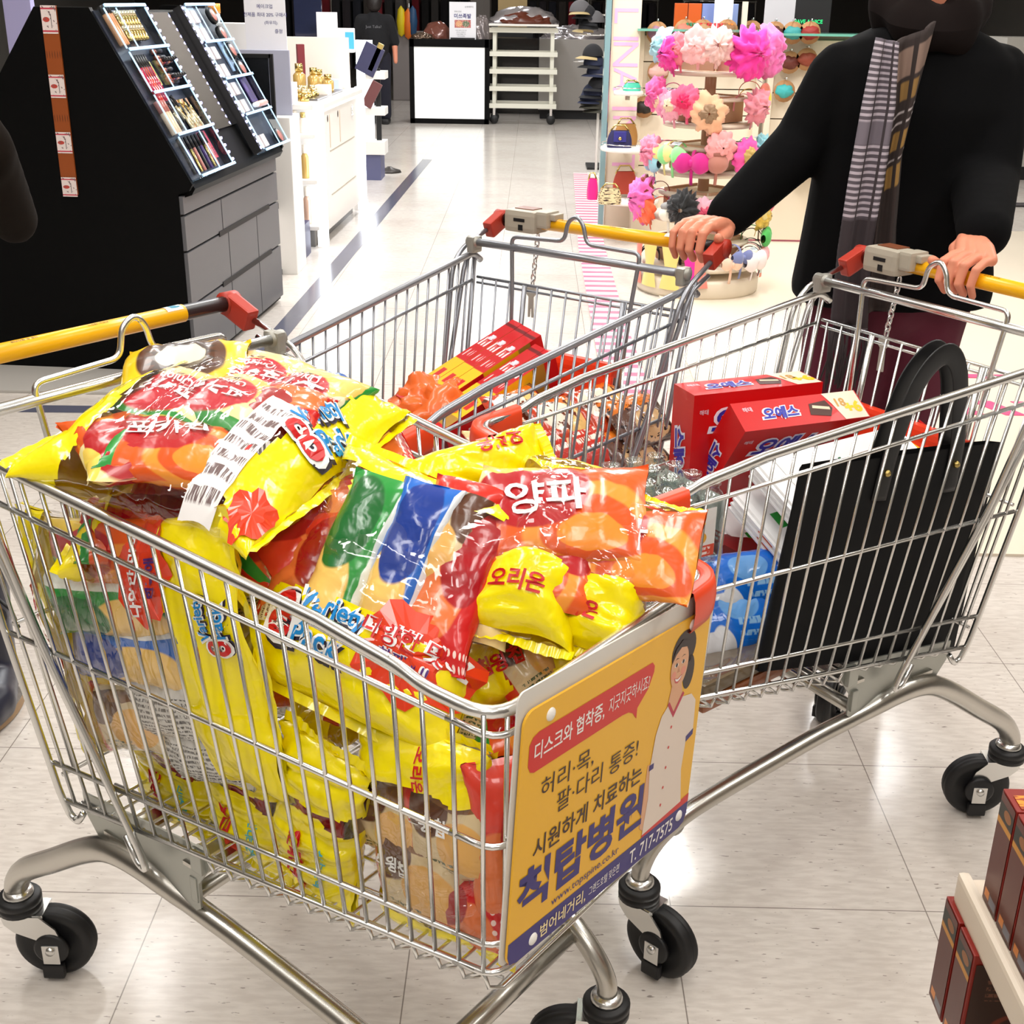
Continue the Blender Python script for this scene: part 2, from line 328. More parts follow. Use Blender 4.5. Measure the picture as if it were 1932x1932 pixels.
def build_cart(root, wire):
    g = MB                                        # basket: rim, sides, front, floor
    t0, t1 = .735, .9
    def low(t, s): return rimp(t, s) - V((0, 0, .017))
    half = [rimp(0, 1)+V((-.02, 0, -.02)), rimp(.01, 1), rimp(t0, 1), rimp(.79, 1)-V((0, 0, .004)), rimp(.86, 1)-V((0, 0, .008)), low(.9, 1)-V((0, 0, .001)), low(1, 1)]
    full = half + [V((p.x, -p.y, p.z)) for p in half[::-1]]
    g().tube(fillet(full, .045, 6), .0072, 10).build('basket_rim', wire, root)
    for s in (1, -1):
        b = g(); n = 21
        for i in range(n+1):
            t = .03 + .955*i/n
            top = low(t, s) if t > .86 else rimp(t, s)
            a, c = top, botp(t, s)
            b.tube([a, a.lerp(c, .5)+V((0, s*.001, 0)), c], .0027, 6)
        for k, r in ((.115, .0037), (.51, .0037), (.885, .0037), (1.0, .004)):
            b.tube([sidep(0.004, k, s), sidep(.985, k, s)], r, 8)
        b.tube([low(.72, s)+V((0, 0, .012)), low(.9, s)], .0045, 8)
        b.build('basket_side', wire, root)
        up_ = g(); up_.tube(fillet([rimp(0, s)+V((-.004, s*.002, .012)), sidep(0, .5, s)+V((-.004, s*.004, 0)), sidep(0, .98, s)+V((0, s*.004, 0)), botp(0, s)+V((.008, 0, -.022)), botp(0.03, s)+V((0, 0, -.03)), botp(.05, s)+V((0, 0, -.012))], .03), .0052, 8)
        up_.build('rear_upright', wire, root)
        hs = g(); e = V((-.052, s*.283, .998))      # handle support, runs down outside the side to a hook on the plate
        A = [e, V((.035, s*.287, .967)), V((.068, s*.284, .93)), V((.125, s*.262, .72)), V((.262, s*.243, .432)), V((.272, s*.243, .405)), V((.252, s*.243, .412)), V((.235, s*.243, .447))]
        hs.tube(fillet(A, .03), .0052, 8)
        hs.tube(fillet([e+V((.006, 0, -.026)), V((.012, s*.281, .952)), V((.03, s*.281, .93)), V((.118, s*.257, .70)), V((.247, s*.239, .44))], .03), .0052, 8)
        hs.build('handle_support', wire, root)
    b = g()                                       # front panel of wires
    for i in range(13):
        u = -1+2*(i+.5)/13
        a = V((CL-.002, u*.2, low(1, 1).z)); c = V((.815, u*.19, .508)); b.tube([a, c], .0027, 6)
    for k, r in ((.115, .0037), (.51, .0037), (.885, .0037), (1, .004)):
        A = [sidep(.93, k, 1), sidep(1, k, 1)+V((.006, 0, 0)), sidep(1, k, -1)+V((.006, 0, 0)), sidep(.93, k, -1)]; b.tube(fillet(A, .03, 5), r, 8)
    b.build('basket_front', wire, root)
    b = g(); n = 21                               # floor grid with the looped ends hanging under the rails
    for i in range(n+1):
        t = .03+.955*i/n; p, q = botp(t, 1), botp(t, -1); h_ = t < .37; d = V((0, 0, -.024 if not h_ else -.012)); e = V((.014, 0, 0)); p, q = (p, q) if not h_ else (p+V((0, -.006, -.002)), q+V((0, .006, -.002)))
        b.tube([p, p+d*.9+V((.004, -.004, 0)), p+d+e+V((0, -.016, 0)), q+d+e+V((0, .016, 0)), q+d*.9+V((.004, .004, 0)), q], .0027, 6)
        if i < n and not h_: b.tube([p+d*.9+V((.004, -.004, 0)), botp(t+.955/n, 1)+V((0, -.003, 0))], .0025, 5); b.tube([q+d*.9+V((.004, .004, 0)), botp(t+.955/n, -1)+V((0, .003, 0))], .0025, 5)
    for j in range(9):
        u = -.9+1.8*j/8; A = botp(0, 1); B = botp(1, 1)
        b.tube([V((A.x, A.y*u, A.z-.018)), V((B.x, B.y*u, B.z-.018))], .0027, 6)
    b.build('basket_floor', wire, root)
    b = g()                                       # rear gate
    for i in range(14):
        u = -1+2*(i+.5)/14; b.tube([V((.012, u*.262, .905)), V((.085, u*.232, .47))], .0025, 6)
    for z, r in ((.905, .0035), (.893, .003), (.70, .0035), (.47, .0035)):
        x = .012+(.905-z)/.435*.073; y = .262-(.905-z)/.435*.03; b.tube([V((x-.004, -y, z)), V((x-.004, y, z))], r, 8)
    b.build('rear_gate', wire, root)
    b = g()                                       # child seat frame with the hook loop on top
    for s in (1, -1): b.tube(fillet([V((.06, s*.15, .60)), V((.035, s*.152, .90)), V((.02, s*.16, 1.008)), V((.02, s*.02, 1.012))], .016), .0045, 8) if False else None
    P_ = [(.055, -.135, .62), (.03, -.148, .90), (.02, -.158, 1.007), (.02, -.022, 1.013), (.02, -.014, 1.055), (.02, .008, 1.068), (.02, .024, 1.052), (.02, .034, 1.013), (.02, .163, 1.010), (.03, .152, .90), (.055, .138, .62)]
    b.tube(fillet(P_, .016, 5), .0046, 8)
    b.tube(fillet([(.05, -.125, .64), (.016, -.125, .905)], .01), .0055, 8); b.tube(fillet([(.05, .125, .64), (.016, .125, .905)], .01), .0055, 8)
    b.build('child_seat_frame', wire, root)
    b = g(); b.tube([(.02, -.268, .984), (.02, .268, .984)], .0085, 10); b.build('hinge_bar', wire, root)
    for s in (1, -1):
        b = g(); b.box((.018, s*.262, .978), (.034, .018, .036), bev=.006); b.tube([(.02, s*.25, .984), (.02, s*.276, .984)], .0125, 12); b.build('hinge_clamp', mat('hinge_clamp_metal', s2l(170, 168, 160), .45, .5), root)
    # handle
    H = V((-.103, 0, 1.019))
    b = g(); b.tube([H+V((0, -.27, 0)), H+V((0, .27, 0))], .0125, 20); hb = b.build('handle_bar', HBLK, root)
    b = g(); b.tube([H+V((0, -.185, 0)), H+V((0, .185, 0))], .0138, 20); sl = b.build('handle_sleeve', HYEL, hb)
    def hfn(x, y): a = y/.0142; return V((-.103+.0143*sin(a), x, 1.019+.0143*cos(a)))
    lettering(hb, '이용 후 제자리에', BLACK, hfn, -.09, .004, .0055, flip=True); lettering(hb, '카트는 깨끗이', BLACK, hfn, .03, .004, .0055, flip=True)
    g().grid(lambda u, v: hfn(.15+.03*u, -.012+.024*v), 2, 6).build('handle_sticker', paint('handle_sticker_print', s2l(215, 225, 215), [('ell', .5, .5, .25, .2, s2l(60, 140, 170)), ('ell', .6, .7, .3, .1, s2l(60, 140, 170))], .4), hb)
    for s in (1, -1):
        M = frame((-.103, s*.272, 1.019), (.92, 0, -.39), y=(0, s, 0))
        b = g(); b.tube([(-.103, s*.266, 1.019), (-.103, s*.292, 1.019)], .0185, 16); b.box((.026, .006, 0), (.06, .024, .036), M, bev=.004)
        b.build('handle_bracket', HRED, root)
    # chassis
    CP = [(-.122, .220, .148), (-.122, .22, .172), (-.085, .222, .218), (0, .222, .277), (.1, .222, .345), (.165, .22, .374), (.24, .215, .372), (.31, .208, .352), (.4, .2, .333), (.5, .19, .305), (.6, .182, .278), (.665, .176, .254), (.71, .172, .222), (.735, .172, .185), (.738, .172, .15)]
    for s in (1, -1):
        b = g(); pts = [V((x, s*y, z)) for x, y, z in CP]; sp = []
        for i in range(len(pts)-1):
            p0, p1, p2, p3 = pts[max(i-1, 0)], pts[i], pts[i+1], pts[min(i+2, len(pts)-1)]
            for k in range(4):
                t = k/4; sp.append(.5*((2*p1)+(p2-p0)*t+(2*p0-5*p1+4*p2-p3)*t*t+(3*p1-p0-3*p2+p3)*t**3))
        sp.append(pts[-1]); b.tube(sp, [.0192 if q.x < .26 and i_ < len(sp)//2 else (.0192-.0042*min(1, max(0, (q.x-.26)/.05))) for i_, q in enumerate(sp)], 16); b.build('chassis_tube', MT_CH, root)
        b = g()
        poly = [(.100, .437), (.104, .405), (.13, .372), (.2, .36), (.32, .345), (.345, .365), (.345, .405), (.37, .44), (.37, .467), (.335, .466), (.1, .441)]
        hole = [(.312, .42), (.325, .42), (.328, .385), (.314, .375)]
        b.prism(poly, .003, frame((0, s*.214, 0), (1, 0, 0), z=(0, -1, 0)))
        b.box((.352, s*.216, .447), (.022, .016, .034), bev=.002); b.box((.335, s*.214, .392), (.014, .010, .04), bev=.003)
        b.build('mounting_plate', mat('plate_steel', s2l(172, 174, 168), .38, .8), root)
    b = g(); b.tube([(.672, -.178, .238), (.672, .178, .238)], .0155, 14); b.tube([(.3, -.205, .35), (.3, .205, .35)], .012, 10); b.box((.17, 0, .395), (.05, .44, .006)); b.box((.34, 0, .43), (.04, .44, .006)); b.build('cross_member', MT_CH, root)
def bumper(root, s):
    c = low_corner(s); b = MB()
    a = [V((CL-.085, s*.217, c.z+.008)), V((CL+.010, s*.214, c.z-.004)), V((CL+.012, s*.14, c.z-.004))]
    pts = fillet(a, .04, 8); n = len(pts)
    def fn(u, v):
        i = min(int(u*(n-1)), n-2); t = u*(n-1)-i; p = pts[i].lerp(pts[i+1], t); q = 2*pi*v
        d = (pts[i+1]-pts[i]).normalized(); nn = V((d.y, -d.x, 0)).normalized()
        return p + nn*(.012*cos(q)) + V((0, 0, -.014+.026*max(-1, min(1, 1.35*sin(q)))))
    b.grid(fn, n-1, 14); b.build('corner_bumper', ORG, root)
def low_corner(s): return rimp(1, s)-V((0, 0, .017))
def coin_lock(root):
    b = MB(); M = TR(-.103, -.205, 1.022)
    b.box((.006, 0, 0), (.058, .085, .05), M, bev=.012); b.box((.004, .055, .008), (.05, .03, .036), M, bev=.006); b.box((-.002, .075, .014), (.034, .016, .014), M, bev=.003)
    l = b.build('coin_lock', LOCKM, root)
    q = MB(); q.box((.0, 0, .0252), (.034, .05, .003), M); q.build('lock_label', mat('brown_label', s2l(120, 66, 38), .5), l)
    q = MB(); q.box((.0348, .0, .004), (.002, .03, .007), M); q.box((.0348, .004, -.012), (.002, .012, .012), M); q.build('coin_slot', BLACK, l)
    q = MB(); z = .99
    for i in range(9):
        rot = (i % 2)*pi/2; c = V((-.085+.002*i, -.165, z-.0125*i)); q.tube([c+V((cos(rot)*.005*cos(a), sin(rot)*.005*cos(a), .0095*sin(a))) for a in [2*pi*k/10 for k in range(10)]], .0018, 6, closed=True)
    q.build('lock_chain', CHROME, l)
    q = MB(); q.prism([(-.012, 0), (.012, 0), (.012, -.018), (.006, -.024), (.007, -.07), (.003, -.07), (.002, -.05), (-.002, -.05), (-.003, -.07), (-.007, -.07), (-.006, -.024), (-.012, -.018)], .004, frame((-.066, -.165, .885), (0, 1, 0), y=(0, 0, 1))); q.build('lock_key', mat('grey_key_plastic', s2l(180, 178, 168), .5), l)
def seat_flap(root):
    b = MB(); M = frame((.075, 0, .62), (0, 1, 0), y=(-.22, 0, 1)); b.box((0, .04, .012), (.27, .20, .012), M, bev=.01); b.box((0, .15, .0), (.27, .03, .04), M, bev=.01); b.build('child_seat_panel', SEATRED, root)

CARTS = {}
for k, x, y, a, lab in (('A', -.5653, 1.679, -36.42, 'wire shopping cart piled with yellow snack bags, yellow advert panel on its nose'),
                        ('B', .7241, 2.1809, -147.05, 'wire shopping cart on the right holding red cake boxes and a black folder bag'),
                        ('C', .1004, 2.5993, -125.9, 'rear grey wire shopping cart holding slanted red and yellow cartons')):
    r = thing('shopping_cart', lab, 'shopping cart', (x, y, 0), RD(a)); CARTS[k] = r
    if k == 'A':
        build_cart(r, STEEL); PROTO = list(r.children)
    elif k == 'B':
        for o in PROTO: dup(o, r)
    else:
        for o in PROTO:
            c = dup(o, r)
            if o.name.split('.')[0] in ('basket_rim', 'basket_side', 'basket_front', 'basket_floor', 'rear_gate', 'child_seat_frame', 'hinge_bar', 'rear_upright', 'handle_support'):
                c.data = o.data.copy(); c.data.materials[0] = GREYM
for k in 'BC': coin_lock(CARTS[k]); seat_flap(CARTS[k])
for k, s in (('A', 1), ('B', 1), ('B', -1), ('C', 1), ('C', -1)): bumper(CARTS[k], s)
for k, cs in (('A', [(-.122, -.22, .64), (-.122, .22, .1), (.738, -.172, -2.4), (.738, .172, -2.6)]), ('B', [(-.122, .22, -.58), (-.122, -.22, .5), (.738, .172, 1.87), (.738, -.172, 2.6)]), ('C', [(-.122, .22, 3.0), (-.122, -.22, 2.9), (.738, .172, 2.8), (.738, -.172, 2.6)])):
    for x, y, a in cs: caster(CARTS[k], x, y, a, .151)
# ------------------------------------------------------------------ black make-up display unit on the left
def rmat(): return mat('gloss_black_laminate', (.0018, .0018, .002), .5, spec=.12)
GREYL = mat('dark_grey_drawer_front', s2l(92, 92, 96), .4); LIT = mat('edge_lit_acrylic', (.45, .72, 1), .3, emit=.9); ACR = film('clear_acrylic', (.93, .97, 1), .25, .03)
struct(MB().box((-2.21, 5.68, .006), (1.62, 1.96, .012), bev=.003).build('trim_3', mat('plinth_laminate', s2l(190, 186, 180), .4)))
UO = V((-1.40, 5.0, .08)); ue = V((.1, 1.4, 0)).normalized(); uf = V((-ue.y, ue.x, 0))      # ue into the aisle's depth, uf away from the aisle
UM = frame(UO, ue, y=uf); UL = 1.40
unit = thing('makeup_display', 'large black make-up display unit with sloped lit trays and grey drawers', 'display unit', M=UM)
LB = lambda b, n, m_, p=unit: b.build(n, m_, p)
b = MB(); b.box((UL/2, .475, .296), (UL, .95, .728)); LB(b, 'cabinet_body', rmat())
prof = [(0, .66), (-.045, .675), (-.06, .70), (.285, 1.345), (.50, 1.345), (.95, .70), (.95, .66)]   # (uf, z)
b = MB(); b.prism(prof, .03, frame((0, 0, 0), (0, 1, 0), z=(1, 0, 0))); b.prism(prof, .02, frame((UL-.02, 0, 0), (0, 1, 0), z=(1, 0, 0)))
b.prism([(y, z-.02) for y, z in prof], UL-.05, frame((.03, 0, 0), (0, 1, 0), z=(1, 0, 0))); LB(b, 'sloped_hood', rmat())
# drawers: fronts on the aisle side
rows = [(-.05, .21), (.215, .43), (.435, .575), (.58, .655)]
for i, (z0, z1) in enumerate(rows):
    cuts = [(.0, .55), (.555, 1.0), (1.005, UL)] if i < 1 else ([(.0, .55), (.555, 1.0), (1.005, UL)] if i == 1 else ([(0, .48), (.485, UL)] if i == 2 else [(0, UL)]))
    if i == 2: z1 = .575
    for j, (a, c) in enumerate(cuts):
        d = MB().box(((a+c)/2, -.008, (z0+z1)/2), (c-a-.004, .016, z1-z0-.004), bev=.002).build('drawer_front', GREYL, unit)
for z, a, c in ((.4325, .42, 1.22), (.2125, .42, 1.22)):
    LB(MB().box(((a+c)/2, -.017, z), (c-a, .006, .022)), 'finger_pull', DARK)
# pegboard strip with product photographs on the near end panel
b = MB(); b.box((-.004, .44, 1.0), (.008, .062, .70)); st = LB(b, 'pegboard_strip', paint('orange_pegboard', s2l(150, 72, 20), [('dots', 6, .12, 0, 1, s2l(80, 34, 8))], .5))
for z, h in ((1.30, .10), (1.06, .085), (.85, .08), (.68, .075)):
    MB().add([(-.0095, .47, z-h/2), (-.0095, .41, z-h/2), (-.0095, .41, z+h/2), (-.0095, .47, z+h/2)], [(0, 3, 2, 1)], uv=[[(0, 0), (0, 1), (1, 1), (1, 0)]]).build('product_card', paint('sketch_card', s2l(235, 220, 215), [('rect', 0, 1, .86, .92, s2l(200, 60, 80)), ('rect', 0, 1, .06, .12, s2l(200, 60, 80)), ('ell', .3, .5, .22, .09, s2l(190, 70, 60)), ('rect', .6, .64, .2, .7, s2l(70, 60, 60)), ('spot', 6, .62, s2l(120, 95, 95))], .4), st)
# slope frame: a along the aisle, b up the slope, c outwards
s0 = V((0, -.06, .70)); sv = V((0, .345, .645)); SLEN = sv.length; svn = sv.normalized(); sn = V((1, 0, 0)).cross(svn)
if sn.y > 0: sn = -sn
def S(a, b_, c=0): return s0 + V((a, 0, 0)) + svn*b_ + sn*c
def SW(a, b_, c=0): return UM @ S(a, b_, c)
SM = Matrix((V((1, 0, 0)), svn, sn)).transposed().to_4x4()
if SM.to_3x3().determinant() < 0: SM = Matrix((V((-1, 0, 0)), svn, sn)).transposed().to_4x4()
def SF(a, b_, c=0): m = SM.copy(); m.translation = S(a, b_, c); return m
b = MB(); b.box((0, 0, -.01), (.44, SLEN-.03, .02), SF(.235, SLEN/2, .004)); LB(b, 'tray_back', mat('tray_back_grey', s2l(44, 50, 66), .35))
b = MB(); b.box((0, 0, -.01), (.43, SLEN-.03, .02), SF(1.155, SLEN/2, .004)); LB(b, 'tray_back', MATS['tray_back_grey'])
LB(MB().box((0, 0, -.006), (.40, SLEN-.2, .012), SF(.695, SLEN/2+.07, .008)), 'vanity_mirror', mat('mirror', s2l(200, 200, 205), .03, 1))
for a0, a1, divs in ((.02, .45, [.27, .14]), (.945, 1.37, [1.22, 1.10])):
    for k in range(5):
        bb = .012+k*(SLEN-.03)/4
        q = LB(MB().box((0, 0, .026), (a1-a0, .005, .052), SF((a0+a1)/2, bb, 0)), 'tray_shelf', ACR); LB(MB().box((0, 0, .052), (a1-a0, .011, .006), SF((a0+a1)/2, bb, 0)), 'lit_edge', LIT, q)
        if k < 4:
            for q_ in (a0, a1, divs[k % 2]):
                q = LB(MB().box((0, 0, .022), (.004, (SLEN-.03)/4-.006, .044), SF(q_, bb+(SLEN-.03)/8, 0)), 'tray_divider', ACR); LB(MB().box((0, 0, .044), (.008 if q_ != divs[k % 2] else .005, (SLEN-.03)/4-.014, .004), SF(q_, bb+(SLEN-.03)/8, 0)), 'lit_edge', LIT, q)
for a in (.475, .915):
    b = MB(); b.box((0, 0, .02), (.022, SLEN-.03, .04), SF(a, SLEN/2, 0)); stp = LB(b, 'lamp_strip', DARK)
    b = MB()
    for i in range(22): b.ball(S(a, .03+i*(SLEN-.06)/21, .043), .0065, 8)
    tag(b.build('lamp_dots', mat('blue_white_diode', (.42, .42, 1), .3, emit=9), stp), kind='stuff')
# cosmetics standing in the trays: each stick, tube and palette is a thing
def stick(kind, label, cat, a, b_, L, r, body, capm, group, tilt=0, frac=.35):
    M0 = UM @ SF(a, b_, .012+r) @ Euler((0, 0, tilt)).to_matrix().to_4x4()
    t = thing(kind, label, cat, M=M0, group=group)
    MB().lathe([(0, -L/2), (r*.9, -L/2), (r, -L/2+.002), (r, L/2-L*frac), (0, L/2-L*frac)], 12, Euler((-pi/2, 0, 0)).to_matrix().to_4x4()).build('barrel', body, t)
    MB().lathe([(0, L/2-L*frac), (r*1.06, L/2-L*frac), (r*1.06, L/2-.002), (0, L/2)], 12, Euler((-pi/2, 0, 0)).to_matrix().to_4x4()).build('cap', capm, t)
    return t
gold = mat('gold_metal', s2l(205, 180, 110), .22, 1); GB = BLACK
cell = (SLEN-.03)/4
for i in range(9):
    c = [s2l(190, 30, 70), s2l(200, 40, 50), s2l(210, 60, 45), s2l(170, 24, 60)][i % 4]
    stick('lip_gloss', 'red lip gloss with black cap bundled in the second lit tray row', 'lip gloss', .09+.024*(i % 5)+.006*(i//5), .012+2*cell+.085-.045*(i//5), .15, .0105, mat('gloss_tube_%d' % (i % 4), c, .15, coat=.6), GB, 'red lip glosses in the black display')
for i in range(14):
    stick('gold_lipstick', 'small gold capped lipstick crowded in the top lit tray', 'lipstick', .15+.03*(i % 7), .03+3*cell+.055+.06*(i//7), .062, .0125, gold, mat('clear_cap', s2l(225, 215, 180), .1, .6), 'gold lipsticks in the top tray')
for i in range(3):
    stick('concealer_tube', 'peach concealer tube with black cap in the top left tray', 'concealer', .05+.026*i, .03+3*cell+.09, .16, .0115, mat('peach_tube', s2l(222, 158, 110), .3), GB, 'peach tubes in the top tray', frac=.22)
for i in range(6):
    stick('compact_stick', 'black cosmetic stick with copper band beside the row of lamps', 'cosmetic stick', .36+.0*i, .02+2*cell-.0+.028+.026*i, .1, .0105, BLACK, mat('copper_band', s2l(190, 110, 80), .3, .8), 'black sticks beside the lamps', tilt=pi/2, frac=.3)
for i in range(5):
    stick('mascara', 'slim dark mascara leaning in the bright third tray row', 'mascara', .15+.03*i, .02+cell+.06+.012*i, .1, .007, mat('clear_cap', s2l(225, 215, 180), .1, .6) if i % 2 else BLACK, BLACK, 'mascaras in the third tray row', tilt=.5)
for i in range(3):
    stick('foundation_tube', 'cream foundation tube lying along the edge of the third tray', 'foundation', .05+.03*i, .02+cell+.07, .14, .012, mat('cream_tube', s2l(235, 205, 175), .3), mat('rose_cap', s2l(190, 120, 110), .3), 'cream tubes in the third tray row')
for i in range(8):
    stick('eye_pencil', 'eye pencil standing in the lowest lit tray', 'eye pencil', .05+.043*i, .02+.085, .15, .0065, [BLACK, mat('violet_pencil', s2l(70, 45, 110), .3), gold, mat('rose_cap', s2l(190, 120, 110), .3)][i % 4], BLACK, 'eye pencils in the lowest tray', tilt=-.12)
pal = paint('eyeshadow_pans', s2l(225, 215, 215), [('ell', .28, .3, .15, .12, s2l(205, 150, 140)), ('ell', .7, .3, .15, .12, s2l(150, 90, 80)), ('ell', .28, .7, .15, .12, s2l(225, 180, 160)), ('ell', .7, .7, .15, .12, s2l(190, 110, 110))], .3)
k = 0
for r in range(4):
    for i in range(4):
        a = .99+.085*(i % 2); bb = .012+r*cell+.045+.085*(i//2)
        if r == 0 and i > 1: continue
        o = MB().box((0, 0, .01), (.065, .06, .018), UM @ SF(a, bb, .01), bev=.003).build('eyeshadow_palette', pal); tag(o, 'small eyeshadow palette in the right hand lit tray', 'eyeshadow', 'eyeshadow palettes in the right tray')
for r, i in ((3, 0), (3, 1), (2, 0), (2, 1), (0, 0)):
    o = thing('hand_mirror', 'round black compact at the outer edge of the right lit tray', 'compact', M=UM @ SF(1.30, .05+r*cell+.09*i, .03), group='black compacts in the right tray')
    MB().lathe([(0, -.012), (.036, -.012), (.04, -.006), (.04, .006), (.036, .012), (0, .012)], 20).build('case', BLACK, o); MB().lathe([(0, .013), (.028, .013), (.03, .0115)], 20).build('lid_inlay', mat('rose_cap', s2l(190, 120, 110), .3), o)
o = thing('perfume_stick', 'pink and white tube lying across the right lit tray shelf', 'cosmetic tube', M=UM @ SF(1.2, .02+cell+.02, .06) @ Euler((0, 0, pi/2)).to_matrix().to_4x4())
MB().lathe([(0, -.09), (.014, -.09), (.014, .05), (0, .05)], 14, Euler((-pi/2, 0, 0)).to_matrix().to_4x4()).build('tube', mat('pale_pink_tube', s2l(240, 190, 185), .3), o); MB().lathe([(0, .05), (.012, .05), (.012, .09), (0, .09)], 14, Euler((-pi/2, 0, 0)).to_matrix().to_4x4()).build('cap', WHITE, o)

for i, (a, bb, w_, h_, c, lb) in enumerate(((.36, 1.15, .13, .13, s2l(226, 178, 140), 'skin toned swatch card in the third row of the left lit tray'), (.20, 2.2, .10, .1, s2l(214, 205, 120), 'pale yellow card under the red glosses in the left lit tray'), (.36, .35, .1, .12, s2l(200, 60, 80), 'pink card at the back of the lowest left tray'), (1.06, 3.3, .17, .15, s2l(190, 205, 225), 'pale blue shade card in the top right tray'), (1.28, 2.4, .1, .16, s2l(180, 205, 235), 'icy blue card in the second right tray row'), (1.30, 1.4, .1, .13, s2l(70, 50, 110), 'violet card in the third right tray row'))):
    o = MB().box((0, 0, .012), (w_, h_, .006), UM @ SF(a, bb*cell+.06, .0)).build('shade_card', paint('shade_card_%d' % i, c, [('ell', .3, .6, .16, .2, tuple(min(1, q*1.5) for q in c)), ('ell', .7, .6, .16, .2, tuple(q*.55 for q in c)), ('ell', .3, .25, .16, .14, tuple(q*.75 for q in c)), ('text', .55, .95, .1, .4, 4, s2l(60, 50, 60))], .35)); tag(o, lb, 'shade card')
for i in range(7):
    stick('cuticle_pen', 'clear and gold pen crossing the third row of the left lit tray', 'pen', .28+.022*i, .02+cell+.05+.014*(i % 3), .11, .006, mat('clear_cap', s2l(225, 215, 180), .1, .6), BLACK if i % 2 else gold, 'pens in the third tray row', tilt=.25)
for i in range(10):
    bottle('nail_polish', 'tiny nail polish bottle in the inner column of the left lit tray', 'nail polish', V((0, 0, 0)), .05, .011, mat('polish_%d' % (i % 5), [s2l(190, 110, 90), s2l(150, 30, 50), s2l(90, 50, 90), s2l(215, 150, 130), s2l(60, 40, 50)][i % 5], .15), BLACK, 'nail polishes in the left tray', UM @ SF(.30+.028*(i % 5), .03+2*cell+.03+.07*(i//5), .02), .45)

# things just behind the unit: grey board, black framed mirror, notice
b = MB(); b.box((0, 0, .17), (.40, .02, .34), bev=.004); gp = at(478, 110, 7.2)
o = b.build('display_board', mat('grey_blue_board', s2l(170, 172, 190), .5)); o.location = (gp.x, 7.2, .86); tag(o, 'plain grey board standing behind the black make-up unit', 'board')
sp_ = MB().box((gp.x, 7.2, .43), (.42, .3, .86), bev=.005).build('low_counter', mat('white_laminate', s2l(238, 236, 232), .3)); tag(sp_, 'plain white counter mostly hidden behind the black make-up unit', 'counter')
p = at(475, 160, 6.9); t = thing('framed_mirror', 'small black framed mirror behind the lit trays', 'mirror', loc=(p.x, 6.95, .86)); sp2 = None
b = MB(); W_, H_ = .20, .33
for x, z, dx, dz in ((-W_/2, H_/2, .022, H_), (W_/2, H_/2, .022, H_), (0, .011, W_, .022), (0, H_-.011, W_, .022)): b.box((x, 0, z), (dx, .025, dz), bev=.002)
b.build('frame', BLACK, t); MB().box((0, .006, H_/2), (W_-.03, .008, H_-.03)).build('glass', mat('soft_mirror', s2l(190, 195, 205), .15, 1), t)
MB().box((0, .03, .0), (.12, .1, .012), bev=.003).build('foot', BLACK, t)
p = at(502, 25, 7.3); t = thing('notice', 'white handwritten price notice standing above the grey board', 'notice', loc=(p.x, 7.27, 1.2))
MB().box((0, 0, .12), (.225, .006, .30)).build('sheet', mat('paper', s2l(240, 240, 245), .6), t)
nf = lambda x, y: V((x, -.0045, y))
for i, (s_, x) in enumerate((('메이크업', -.0), ('전제품 최대 20% 구매시', .0), ('    (파우치)', .03), ('증정', .07))): lettering(t, s_, NAVY, nf, x, .22-.042*i, .022)
px = at(430, 42, 7.5); box_thing('white_shelf_unit', 'white shelf unit behind the grey board holding the orange lidded jar', 'shelf', (px.x, 7.45, 0), (.28, .2, 1.33), MATS['white_laminate'])
o = thing('orange_jar', 'small jar with an orange lid on the white shelf behind the lit trays', 'jar', loc=(at(405, 30, 7.4).x, 7.4, 1.33))
MB().lathe([(0, 0), (.03, 0), (.03, .05), (0, .05)], 16).build('jar_body', WHITE, o); MB().lathe([(0, .05), (.034, .05), (.034, .1), (0, .1)], 16).build('lid', mat('orange_lid', s2l(250, 150, 20), .4), o)

# ------------------------------------------------------------------ white cosmetics counter with lit corners
LEDW = mat('lit_white_corner', (.9, .94, 1), .4, emit=5); WL = mat('white_laminate', s2l(238, 236, 232), .3)
XR = -1.30
wc = thing('white_counter', 'bright white cosmetics counter with glowing corner posts and end shelves', 'counter', loc=(XR, 7.8, 0), rz=RD(-2))
Wm = TR(XR, 7.8, 0, RD(-2))
b = MB(); b.box((-.3, .86, .47), (.58, 1.36, .74)); b.box((-.28, .78, .855), (.62, 1.56, .03), bev=.004); b.build('carcass', WL, wc)
MB().box((-.32, .8, .05), (.5, 1.4, .1)).build('kick', mat('grey_kick', s2l(120, 118, 115), .4, .5), wc)
fp = MB().box((.005, .80, .46), (.012, 1.34, .72), bev=.002).build('front_panel', mat('white_gloss_panel', s2l(245, 240, 232), .2), wc)
for z, a, c in ((.57, .3, 1.2), (.3, .3, 1.2)): MB().box((.0125, (a+c)/2, z), (.003, c-a, .006)).build('panel_groove', mat('beige_line', s2l(170, 160, 145), .5), fp)
for a in (.2, .55):                                   # two printed columns with a portrait
    MB().box((.0125, a+.12, .69), (.002, .02, .2)).build('panel_print', mat('faint_print', s2l(205, 185, 165), .5), fp); MB().ball((.012, a+.06, .77), .022, 10, sc=(.12, .8, 1)).build('panel_portrait', mat('dark_print', s2l(80, 66, 60), .5), fp)
lettering(fp, '후', WHITE, lambda x, y: V((.0135, x, y)), 1.15, .74, .1, bold=.03)
for y in (.0, 1.5): MB().box((.0, y+.03, .45), (.06, .06, .86), bev=.006).build('lit_post', LEDW, wc)
MB().box((0, .78, .858), (.05, 1.5, .04), bev=.006).build('lit_edge', LEDW, wc)
for z in (.14, .42, .69): MB().box((-.24, .07, z), (.46, .22, .025), bev=.003).build('end_shelf', WL, wc)
MB().box((-.46, .07, .47), (.02, .22, .76)).build('end_panel', WL, wc)
